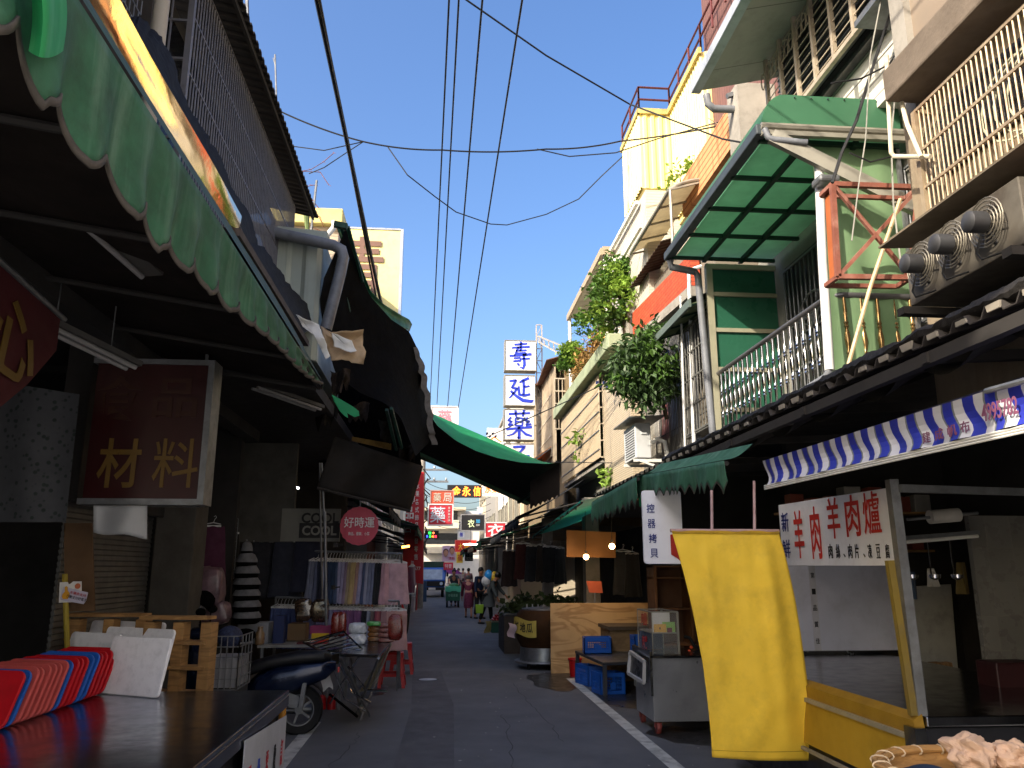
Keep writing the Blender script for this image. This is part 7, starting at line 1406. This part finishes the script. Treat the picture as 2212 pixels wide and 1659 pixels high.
q = [P(884,1015,Y=24),P(916,1020,Y=24),P(914,1262,Y=24),P(866,1252,Y=24)]; MB().slab([q[0],q[1],q[2],q[3]], (0,.1,0)).build('panel', mt('panel_red_tall','b51f28',.5,var=.1,scale=1.5), vs_)
for ch, u, v_ in (('飾',887,1075),('品',884,1108),('店',880,1138),('生',889,1042)): text('lettering',ch,M_ppr,vs_,P(u,v_,Y=23.99),EX,UP,.26,.36,.03,.01)
for i, ch in enumerate('水果各式飾品批發零售'): text('lettering',ch,M_ppr,vs_,P(902-.4*i,1050+17*i,Y=23.99),EX,UP,.11,.17,.01,.01)
text('lettering','1577',M_ppr,vs_,P(900,1228,Y=23.99),EX,UP,.22,.10,.01,.01)
# utility pole and clutter of wires
up2 = thing('utility_pole', 'concrete utility pole with crossarms on the left of the far street', 'pole', P(910,1255,Y=34))
px_ = P(911,1100,Y=34).x; mb = MB(); mb.tube([(px_,34,0),(px_,34,6.8)], [.15,.11], 14); mb.build('shaft', M_con, up2, True)
for z in (5.2,5.7): mb = MB(); mb.bar((px_-.7,34,z),(px_+1.1,34,z),.08); [mb.lathe([(.03,0),(.05,.04),(.03,.12)], (px_+d,34,z+.04), 8) for d in (-.6,-.2,.5,1.0)]; mb.build('crossarm', M_gst, up2)
mb = MB(); q_ = random.Random(12)
for i in range(7): mb.tube([(px_+q_.uniform(-.1,.4),33.8,2.6+i*.4),(px_+q_.uniform(0,.5),33.7,2.9+i*.4),(px_+q_.uniform(-.1,.3),33.8,3.3+i*.4)], .03, 5)
mb.build('cable_bundle', M_rbr, up2)
um = thing('umbrella', 'purple market umbrella at the end of the street', 'umbrella', P(967,1260,Y=52)); c = P(968,1236,Y=52)
MB().lathe([(.9,-.1),(.6,.12),(.1,.28)], c, 10, cap=False).build('canopy', mt('umbrella_purple','a04a98',.7,trans=.3), um); mb = MB(); mb.tube([c+UP*.28, V3((c.x,52,0))], .02, 6); mb.build('pole', M_gst, um)
# ================================================================ wires
M_wr = mt('wire_black','16171a',.6)
def wire(pts, r, label, sag=0, n=24):
    pts = [V3(p) for p in pts]; out = []
    for i in range(len(pts)-1):
        for k in range(n): f = k/n; p = pts[i].lerp(pts[i+1], f); p.z -= sag*4*f*(1-f); out.append(p)
    out.append(pts[-1]); return tag(MB().tube(out, r, 6).build('overhead_wire', M_wr, None, True), label, 'wire', 'overhead wires')
def ext(a, b, k): return a-(b-a)*k
for i, (u0, u1, v1, r) in enumerate(((970,929,870,.010),(991,944,872,.010),(1042,967,878,.011),(1128,990,880,.011))):
    a, b = P(u0,0,Y=6.6), P(u1,v1,Y=23); wire([ext(a,b,.5), b], r, ['leftmost thin wire of the four running down the street','second from left of the four wires running down the street','third from left of the four wires running down the street','rightmost slanting wire of the four running down the street'][i])
for i, (u0, u1, r) in enumerate(((685,820,.028),(690,812,.016))):
    a, b = P(u0,0,Y=6.6), P(u1,640,Y=14); wire([ext(a,b,.4), b, P(u1+30,760,Y=17)], r, ['thick black twisted cable falling towards the yellow signboard','thinner cable beside the thick black twisted cable'][i])
wire([P(1002,-4,Y=7), P(1180,120,Y=7.8), P(1360,225,Y=8.6), P(1560,300,Y=7.2), P(1720,330,Y=6.4)], .010, 'long wire crossing diagonally from the top to the green canopy')
wire([P(600,238,Y=11), P(785,306,Y=11), P(955,324,Y=11), P(1180,322,Y=11), P(1340,305,Y=11), P(1640,252,Y=9)], .012, 'wire stretched level across the street under the sky', .04)
wire([P(625,315,Y=11.5), P(700,325,Y=11.3), P(785,306,Y=11)], .008, 'short wire joining the level wire at the left')
wire([P(785,306,Y=11.1), P(748,330,Y=11.3), P(700,362,Y=11.6), P(668,375,Y=12)], .008, 'thin curling wire falling to the cactus corner')
wire([P(1160,322,Y=11.1), P(1230,338,Y=11), P(1330,330,Y=10.8), P(1420,300,Y=10.2), P(1640,240,Y=9)], .009, 'wire looping below the level wire at the right')
wire([P(838,318,Y=11), P(880,378,Y=11), P(940,425,Y=11.2), P(985,458,Y=11.5), P(1060,484,Y=11.8), P(1095,486,Y=11.9), P(1180,463,Y=12), P(1250,430,Y=12.2), P(1300,380,Y=12.3), P(1345,338,Y=12.5)], .009, 'slack drooping wire hanging in a long loop across the sky')
wire([P(1050,945,Y=17), P(1240,860,Y=14), P(1400,785,Y=11), P(1640,675,Y=8.8)], .010, 'clothes line with blue pegs crossing before the right houses')
wire([P(1165,998,Y=16), P(1330,1000,Y=13.5), P(1400,960,Y=11.5), P(1560,870,Y=9)], .008, 'dark wire sagging low before the air conditioner')
for i, (u, v_) in enumerate(((1128,908),(1300,830),(1435,765),(1060,940))):
    mb = MB(); p = P(u,v_,Y=[15.6,13,10.4,16.8][i]); [mb.obox(p+V3((.06*k-.1,0,-.06*(k%2))),(.05,0,.02),(0,.03,0),(.0,0,.05)) for k in range(4)]; tag(mb.build('clothes_pegs', mt('peg_navy','1c2c5a',.6)), ['knot of dark pegs on the line beside the 藥 lightbox','blue pegs on the line before the beige panel','blue pegs on the line by the leafy tree','small dark knot at the street end of the clothes line'][i], 'pegs')
q_ = random.Random(4)
for i in range(7):
    v0 = 1035+14*i; wire([P(912,v0,Y=34), P(985+q_.uniform(-5,5),v0+22,Y=36), P(1060,v0+10,Y=38)], .012, 'far wire strung across the street between the shop signs', .15)
# ================================================================ truck, cart, people
M_tb = mt('truck_blue','1f5cb8',.35,var=.06,spec=.5); M_tcv = mt('truck_canvas','2c4438',.8,var=.15)
tk = thing('truck', 'small blue truck with dark green canvas cover coming up the street', 'truck', (-.45,47,0)); tx, ty_ = -.42, 47
MB().slab([(tx-.72,ty_,.45),(tx-.72,ty_-.06,.95),(tx-.62,ty_+.25,1.62),(tx-.6,ty_+1.1,1.66),(tx-.72,ty_+1.2,.45)], (1.44,0,0)).build('cab', M_tb, tk, bev=.04)
MB().obox((tx-.58,ty_-.055,.98),(1.16,0,0),(0,.27,.56),(0,-.02,.005)).build('windscreen', mt('truck_glass','8fa0b4',.1,spec=.7), tk)
MB().box(tx-.70,tx+.70,ty_-.09,ty_-.01,.62,.90).build('grille', mt('truck_black','16181a',.5), tk)
for s in (-1,1): mb = MB(); mb.lathe([(.0,.0),(.09,0),(.09,.03)], (tx+.52*s,ty_-.12,.76), 14, (0,1,0)); mb.build('headlight', mt('lamp_glass','c8d4e4'), tk, True); mb = MB(); mb.bar((tx+.72*s,ty_+.1,1.2),(tx+.86*s,ty_+.05,1.25),.02); mb.box(tx+.86*s-.05,tx+.86*s+.05,ty_,ty_+.04,1.15,1.38); mb.build('mirror', M_rbr, tk)
MB().box(tx-.72,tx+.72,ty_-.14,ty_-.04,.40,.56).build('bumper', mt('truck_black','16181a'), tk, bev=.02); MB().box(tx-.2,tx+.2,ty_-.155,ty_-.141,.42,.54).build('plate', M_ppr, tk)
mb = MB(); mb.slab([(tx-.78,ty_+1.25,.75),(tx-.78,ty_+1.25,1.85),(tx-.66,ty_+1.25,2.0),(tx+.66,ty_+1.25,2.0),(tx+.78,ty_+1.25,1.85),(tx+.78,ty_+1.25,.75)], (0,2.2,0)); mb.build('canvas_cover', M_tcv, tk, bev=.03)
for s in (-1,1):
    for d in (.5,2.7): mb = MB(); mb.lathe([(.17,-.08),(.27,-.08),(.28,0),(.27,.08),(.17,.08)], (tx+.6*s,ty_+d,.28), 18, (1,0,0)); mb.build('wheel', M_rbr, tk, True)
hc_ = thing('handcart', 'green handcart heaped with bags under a mint sheet', 'cart', P(978,1312,Z=0)); c = P(978,1313,Z=0); cx_, cy_ = c.x, c.y+.1
MB().box(cx_-.30,cx_+.30,cy_,cy_+.9,.28,.75).build('body', mt('cart_green','17503c',.5,var=.12), hc_, bev=.01)
text('lettering','市場清運',mt('cart_print','7aa890',.6),hc_,(cx_,cy_-.004,.5),EX,UP,.4,.12,.01)
MB().grid(lambda a, b: V3((cx_-.33+.66*a, cy_-.03+.3*b*(b>.5), .88-.02*math.sin(a*9)-.22*max(0,.5-b)*2+.03*mnoise.noise((a*5,b*3,0)))), 14, 8).build('sheet', mt('mint_sheet','4fb592',.6,trans=.2), hc_, True)
MB().ball((cx_+.05,cy_+.45,.82), (.26,.4,.18), 14, 8).build('bags', mt('bag_green','2f6b34',.5,var=.3,bump=.4,bs=12), hc_, True)
for s in (-1,1):
    for d in (.12,.75): mb = MB(); mb.lathe([(.08,-.03),(.15,-.035),(.16,0),(.15,.035),(.08,.03)], (cx_+.24*s,cy_+d,.16), 16, (1,0,0)); mb.build('wheel', M_rbr, hc_, True)
mb = MB(); mb.tube([(cx_-.28,cy_+.9,.7),(cx_-.28,cy_+1.1,.95),(cx_+.28,cy_+1.1,.95),(cx_+.28,cy_+.9,.7)], .018, 6); mb.build('handle', M_gst, hc_, True)
# ---------------- people
M_sk = mt('skin','a8765a',.55,var=.08); M_hr = mt('hair_black','15120f',.5,var=.2); M_hg2 = mt('hair_grey','4a4846',.6,var=.2); M_sh = mt('shoe_dark','1e1c1c',.6)
def skin(name, nodes, edges, mat, par, sub=2):
    me = bpy.data.meshes.new(name); me.from_pydata([tuple(n[0]) for n in nodes], edges, []); o = bpy.data.objects.new(name, me); sc.collection.objects.link(o); o.parent = par
    md = o.modifiers.new('skin', 'SKIN'); md.use_smooth_shade = True
    for i, n in enumerate(nodes):
        sv = me.skin_vertices[0].data[i]; sv.radius = n[1] if isinstance(n[1], tuple) else (n[1], n[1]); sv.use_root = (i == 0)
    me.materials.append(mat); s_ = o.modifiers.new('subdivision', 'SUBSURF'); s_.levels = s_.render_levels = sub
    WLOC[o.name] = V3((0,0,0)); return o
def person(label, loc, H, hd, lean, top, low, hair, skirt=False, stride=.12, arms=((.1,.05),(.1,.05)), bare=False, head=0, sleeves=True, coat=0, hands=True):
    """standing or walking figure: hd heading angle, lean of the trunk, arms as (forward, bend) pairs"""
    t = thing('person', label, 'person', loc); t.rotation_euler = (0,0,hd); k = H/1.7
    def T(h, f=0, s=0):                                # point h up the body, f forward (+x), s sideways (+y), trunk leant
        if h > .88:
            d = h-.88; return V3((f+d*math.sin(lean), s, .88+d*math.cos(lean)))*k
        return V3((f, s, h))*k
    N, E = [], []
    def add(p, r, par=None):
        N.append((p, r if not isinstance(r, tuple) else r)); 
        if par is not None: E.append((par, len(N)-1))
        return len(N)-1
    pel = add(T(.90), (.13*k,.10*k)); sp_ = add(T(1.08), (.125*k,.095*k), pel); chx = add(T(1.28), (.15*k,.11*k), sp_); nk = add(T(1.43), .055*k, chx)
    hb = T(1.50); hdv = V3((math.sin(lean*.4+head), 0, math.cos(lean*.4+head)))
    h1 = add(hb+hdv*.02*k, .07*k, nk); h2 = add(hb+hdv*.11*k, (.085*k,.095*k), h1); h3 = add(hb+hdv*.19*k, .06*k, h2)
    fw = V3((math.cos(lean*.4+head),0,-math.sin(lean*.4+head))); ns_ = add(hb+hdv*.09*k+fw*.10*k, .018*k, h2)
    for s in (-1,1): add(hb+hdv*.10*k+V3((0,s*.088*k,0)), .016*k, h2)
    arm_pts = {}
    for s, (af, ab) in zip((-1,1), arms):
        sh_ = add(T(1.37,0,s*.18), .052*k, chx); el = N[sh_][0]+V3((math.sin(af)*.27, s*.04, -math.cos(af)*.27))*k; e_ = add(el, .042*k, sh_)
        wr = el+V3((math.sin(af+ab)*.24, 0, -math.cos(af+ab)*.24))*k; w_ = add(wr, .028*k, e_); hdn = wr+(wr-el).normalized()*.07*k; pm = add(hdn, (.034*k,.018*k), w_); arm_pts[s] = (N[sh_][0], el, wr)
        if hands:
            d = (wr-el).normalized(); side = V3((0,1,0)); nn = d.cross(side)
            for j, (off, ln) in enumerate(((-.024,.06),(-.008,.07),(.008,.066),(.024,.05))):
                b1 = add(hdn+d*.03*k+nn*off*k, .0085*k, pm); b2 = add(hdn+d*(.03+ln*.5)*k+nn*off*k-side*s*.01*k, .008*k, b1); add(hdn+d*(.03+ln*.9)*k+nn*off*k-side*s*.03*k, .006*k, b2)
            th = add(hdn-d*.01*k-nn*.03*k, .010*k, pm); add(hdn+d*.035*k-nn*.05*k, .008*k, th)
    leg_pts = {}
    for s in (-1,1):
        hp = add(T(.86,0,s*.09), .085*k, pel); kn = V3((s*stride*.6+.03, s*.09, .48))*k; k_ = add(kn, .055*k, hp); an = V3((s*stride-(.05 if s*stride < 0 else 0), s*.09, .09))*k; a_ = add(an, .034*k, k_); add(an+V3((.05,0,-.05))*k, .032*k, a_); add(an+V3((.16,0,-.06))*k, .026*k, len(N)-1); leg_pts[s] = (N[hp][0], kn, an)
    skin('body', N, E, M_sk, t)
    # top garment
    G, GE = [], []
    def ga(p, r, par=None):
        G.append((p, r)); 
        if par is not None: GE.append((par, len(G)-1))
        return len(G)-1
    g0 = ga(T(.86-coat*.5), (.17*k,.13*k)) if coat else ga(T(.88), (.155*k,.12*k)); g1 = ga(T(1.08), (.15*k,.115*k), g0); g2 = ga(T(1.28), (.17*k,.13*k), g1); g3 = ga(T(1.41), .075*k, g2)
    for s in (-1,1):
        a, b, c = arm_pts[s]; q1 = ga(a, .072*k, g2); q2 = ga(b if sleeves else a.lerp(b,.75), .06*k, q1)
        if sleeves: ga(b.lerp(c,.92), .05*k, q2)
    skin('top', G, GE, top, t)
    if coat:
        MB().lathe([(.15*k,0),(.19*k,-.2*k),(.24*k,-.45*k),(.235*k,-.45*k),(.18*k,-.2*k)], t_loc(t,T(1.0)), 20, cap=False).build('coat_skirt', top, t, True)
    if skirt:
        o_ = V3((0,0,0)); base_mb = MB(); base_mb.lathe([(.13*k,.92*k),(.17*k,.8*k),(.19*k,.5*k),(.17*k,.36*k),(.165*k,.36*k)], WLOC[t.name], 20, cap=False); base_mb.build('skirt', low, t, True)
    else:
        G, GE = [], []; g0 = ga(T(.92), (.145*k,.115*k))
        for s in (-1,1): a, b, c = leg_pts[s]; q = ga(a, .10*k, g0); q = ga(b, .075*k, q); ga(b.lerp(c,.9), .06*k, q)
        skin('trousers', G, GE, low, t)
    for s in (-1,1):
        a = leg_pts[s][2]; mb = MB(); mb.ball(a+V3((.06,0,-.055))*k+WLOC[t.name], (.13*k,.045*k,.04*k), 12, 8); mb.build('shoe', M_sh, t, True)
    hc2 = hb+hdv*.125*k-fw*.018*k
    MB().ball(hc2+WLOC[t.name], (.105*k,.10*k,.115*k), 14, 10).build('hair', hair, t, True)
    for s in (-1,1): MB().ball(hb+hdv*.105*k+fw*.088*k+V3((0,s*.032*k,0))+WLOC[t.name], .011*k, 8, 6).build('eye', M_rbr, t, True)
    return t
def t_loc(t, p): return WLOC[t.name]+p
c = P(1012,1335,Z=0)
person('hunched person in a wine red jacket and skirt walking away down the middle', (c.x,c.y,0), 1.52, R(92), .75, mt('wine_jacket','5a1c2c',.85,var=.25,scale=8,bump=.3,bs=20), mt('wine_skirt','6a2a42',.85,var=.3,scale=16), M_hg2, True, .16, ((-.1,.2),(.1,.2)), head=.5)
person('person in a grey shirt leaning forward to push the green handcart', (cx_+.05,cy_+1.55,0), 1.62, R(-90), .5, mt('grey_shirt','44484f',.85,var=.15), mt('dark_trousers','1c1e22',.85), M_hr, False, .2, ((.9,.2),(.9,.2)), head=-.2, sleeves=False)
c = P(1050,1348,Z=0)
person('person in a long grey coat bending towards the tomato crate', (c.x,c.y,0), 1.58, R(-25), .6, mt('grey_coat','454a4c',.9,var=.15,bump=.3,bs=25), mt('black_trousers','121316',.9), M_hr, False, .14, ((.3,.2),(.5,.3)), head=.3, coat=.2)
c = P(1032,1342,Z=0)
person('person in dark blue standing behind the one in the grey coat', (c.x+.1,c.y+1.2,0), 1.62, R(-60), .15, mt('navy_top','1c2a44',.85), mt('dark_trousers','1c1e22'), M_hr, False, .08)
for i, (u, Y, H, hd, tp_, lw_, lb) in enumerate(((990,54,1.6,-90,'b8a8b0','3a3c44','person in a pale top with a bag strap, walking far down the street'),(1012,46,1.6,90,'8a6a78','3a3038','person in a mauve top just beyond the handcart'),(981,58,1.62,-90,'c8c4c0','2a2c34','person in white far off beside the truck'),(1000,62,1.6,90,'a09890','303038','person in beige at the very end of the street'))):
    x_ = P(u,1262,Y=Y).x; person(lb, (x_,Y,0), H, R(hd), .08, mt('far_top_'+tp_,tp_,.85), mt('far_low_'+lw_,lw_,.85), M_hr, False, .14, hands=False)
# shopping bag, balloons, tomato crate, far stall goods
sb = thing('shopping_bag', 'lime green shopping bag held by the person in the grey coat', 'bag', P(1036,1325,Y=24.2)); a, b = P(1027,1325,Y=24.0), P(1045,1306,Y=24.0)
mb = MB(); mb.slab([(a.x+.02,24,a.z),(b.x-.02,24,a.z),(b.x,24,b.z),(a.x,24,b.z)], (0,.12,0)); mb.build('body', mt('lime_bag','8ab02a',.6,var=.1), sb, bev=.01); mb = MB(); mb.tube([(a.x+.05,24.06,b.z),(a.x+.1,24.06,b.z+.2),(b.x-.05,24.06,b.z)], .01, 6); mb.build('handle', M_rbr, sb)
for i, (u, v_, m, nm) in enumerate(((1056,1243,mt('balloon_blue','2a8ad0',.3),'blue'),(1067,1246,mt('balloon_yellow','c9a83a',.3),'yellow'),(1050,1256,mt('balloon_white','c8c8c8',.3),'white'))):
    t = thing('balloon', f'{nm} balloon hanging over the shoppers on the right', 'balloon', P(u,v_,Y=25)); MB().ball(P(u,v_,Y=25), (.14,.14,.17), 16, 12).build('skin', m, t, True); mb = MB(); mb.tube([P(u,v_,Y=25)+UP*.17, P(u,v_,Y=25)+UP*.7], .004, 4); mb.build('string', M_rbr, t)
fx = P(1062,1368,Z=0); gx_, gy_ = fx.x, fx.y+.1
gcr = thing('fruit_crate', 'green crate on the road edge filled with red tomatoes', 'crate', (gx_+.28,gy_+.2,0)); MB().box(gx_,gx_+.58,gy_,gy_+.42,0,.27).build('body', mt('crate_green','1f5240',.6,var=.15), gcr, bev=.01); mb = MB(); mb.bar((gx_-.01,gy_-.01,.28),(gx_+.59,gy_-.01,.28),.03,.04); mb.bar((gx_-.01,gy_+.43,.28),(gx_+.59,gy_+.43,.28),.03,.04); mb.build('rim', mt('crate_rim','6a6f5c',.6), gcr)
M_tom = mt('tomato_red','8e1c16',.18,var=.15,spec=.6); tm = None
for lay, (nx, ny, z) in enumerate(((7,5,.31),(6,4,.365),(5,3,.42),(3,2,.475))):
    for i in range(nx):
        for j in range(ny):
            p = V3((gx_+.29+(i-(nx-1)/2)*.08+rnd.uniform(-.01,.01), gy_+.21+(j-(ny-1)/2)*.08+rnd.uniform(-.01,.01), z))
            lb = ['red tomato in the bottom layer of the green crate','red tomato in the second layer of the heap in the green crate','red tomato in the third layer of the heap in the green crate','red tomato on top of the heap in the green crate'][lay]
            if tm is None: tm = tag(MB().ball(p, (.042,.042,.036), 12, 8).build('tomato', M_tom, None, True), lb, 'tomato', 'tomatoes heaped in the green crate'); tm0 = p; zoff = tm.location-p
            else: o = tm.copy(); o.location = p+zoff; sc.collection.objects.link(o); o['label'] = lb
tag(MB().grid(lambda a, b: P(1048+14*a+3*math.sin(5*b), 1342+26*b, Y=gy_-.05+.2*a), 6, 8).build('plastic_bag', mt('striped_bag','b8a060',.5,trans=.2), None, True), 'yellowish plastic bag hanging beside the tomato crate', 'bag')
# goods hanging in the dark right stalls
gi = 0
for i, (u, v_, c, nm) in enumerate(((1130,1165,'3a1418','dark red'),(1150,1170,'20242c','charcoal'),(1170,1168,'2c2420','brown'),(1188,1172,'1a1c22','black'),(1100,1180,'24181c','maroon'),(1210,1175,'25282c','dark grey'),(1345,1180,'2a2c30','slate'),(1365,1185,'16181c','jet black'))):
    garment(('coat', .72, .34, .44, .06, 7), P(u, v_, Y=17 if u < 1300 else 14), R(20+15*(i%3)), c, f'{nm} garment hanging in the dark right hand stalls', 'dark coats hanging in the right hand stalls', 'coat')
tl3 = thing('tube_lamp', 'lit white tube lamp under the awnings on the right', 'lamp', P(1015,1148,Y=24)); c = P(1018,1308/1.0-165,Y=24)
c = P(1016,1175,Y=23.5); MB().lathe([(.0,.02),(.22,.0),(.18,-.03),(.0,-.035)], c, 16).build('shade', mt('lamp_lit','f4f2dc',.4,var=0,emit=5), tl3, True); mb = MB(); mb.tube([c+UP*.02,c+UP*.5], .006, 5); mb.build('cord', M_rbr, tl3)
wl_ = thing('lamp', 'small orange lit lamp under the left awning behind the skirts', 'lamp', P(865,1182,Y=15)); c = P(868,1182,Y=15); mb = MB(); mb.tube([c,c+V3((.14,0,.02))], .02, 8); mb.build('tube', mt('amber_glow','ff9a3a',.4,var=0,emit=8), wl_, True)
for i in range(2): 
    p = P(622+9*i, 1045+3*i, Y=12); t = thing('tube_lamp', ['left','right'][i]+' of two small lit white lamps deep in the clothes shop', 'lamp', p); mb = MB(); mb.bar(p, p+V3((.10,0,-.05)), .03); mb.build('tube', mt('white_glow','f0f4ff',.4,var=0,emit=6), t)
    MB().bar(p+UP*.03, p+V3((.1,0,-.02)), .04, .02).build('housing', M_dk, t)
# red post and boxes at the left kerb far down
rp = tag(MB().tube([P(905,1150,Y=27), P(899,1318,Y=27)], .03, 8).build('post', mt('red_post','b84a48',.6), None, True), 'thin red post at the left kerb before the blue truck', 'post')
for i, (u0,u1,v0,v1,Y,c,lb,nm) in enumerate(((902,914,1268,1297,30,'a87840','tan cardboard box stack at the left kerb behind the red post','box'),(912,922,1255,1300,33,'26405e','dark blue bin at the left kerb before the truck','bin'),(880,896,1288,1322,24.5,'b8b0b4','pale plastic basket at the left kerb','basket'))):
    a, b = P(u0,v1,Z=0), P(u1,v0,Y=P(u0,v1,Z=0).y); tag(MB().box(a.x,b.x,a.y,a.y+.5,.004,b.z).build(nm, mt('kerb_'+c,c,.7,var=.15), bev=.02), lb, nm)
wh2 = thing('bicycle_wheel', 'wheel and red mudguard of a parked cycle at the left kerb beside the skirts', 'bicycle', P(874,1345,Z=0)); c = P(880,1335,Y=12.6); mb = MB()
mb.tube([c+V3((.04*math.sin(a*.2),.28*math.cos(a*.2618),.28*math.sin(a*.2618)+.05)) for a in range(25)], .02, 6); mb.build('tyre', M_rbr, wh2, True); MB().slab([P(868,1300,Y=12.5),P(880,1330,Y=12.5),P(877,1345,Y=12.5),P(866,1318,Y=12.5)], (0,.05,0)).build('mudguard', M_red, wh2)
for i in range(8): 
    garment(kS, P(888+1.2*i,1215,Y=18+1.2*i), R(70), ['6a2a44','3a2028','b08a92','8a3a50','20222c','7a5a64','5a1c30','a87a88'][i], ['wine','dark brown','dusty rose','raspberry','black','greyish mauve','burgundy','soft pink'][i]+' garment hanging along the left kerb beyond the pink skirts', 'garments hanging along the far left kerb', 'garment')
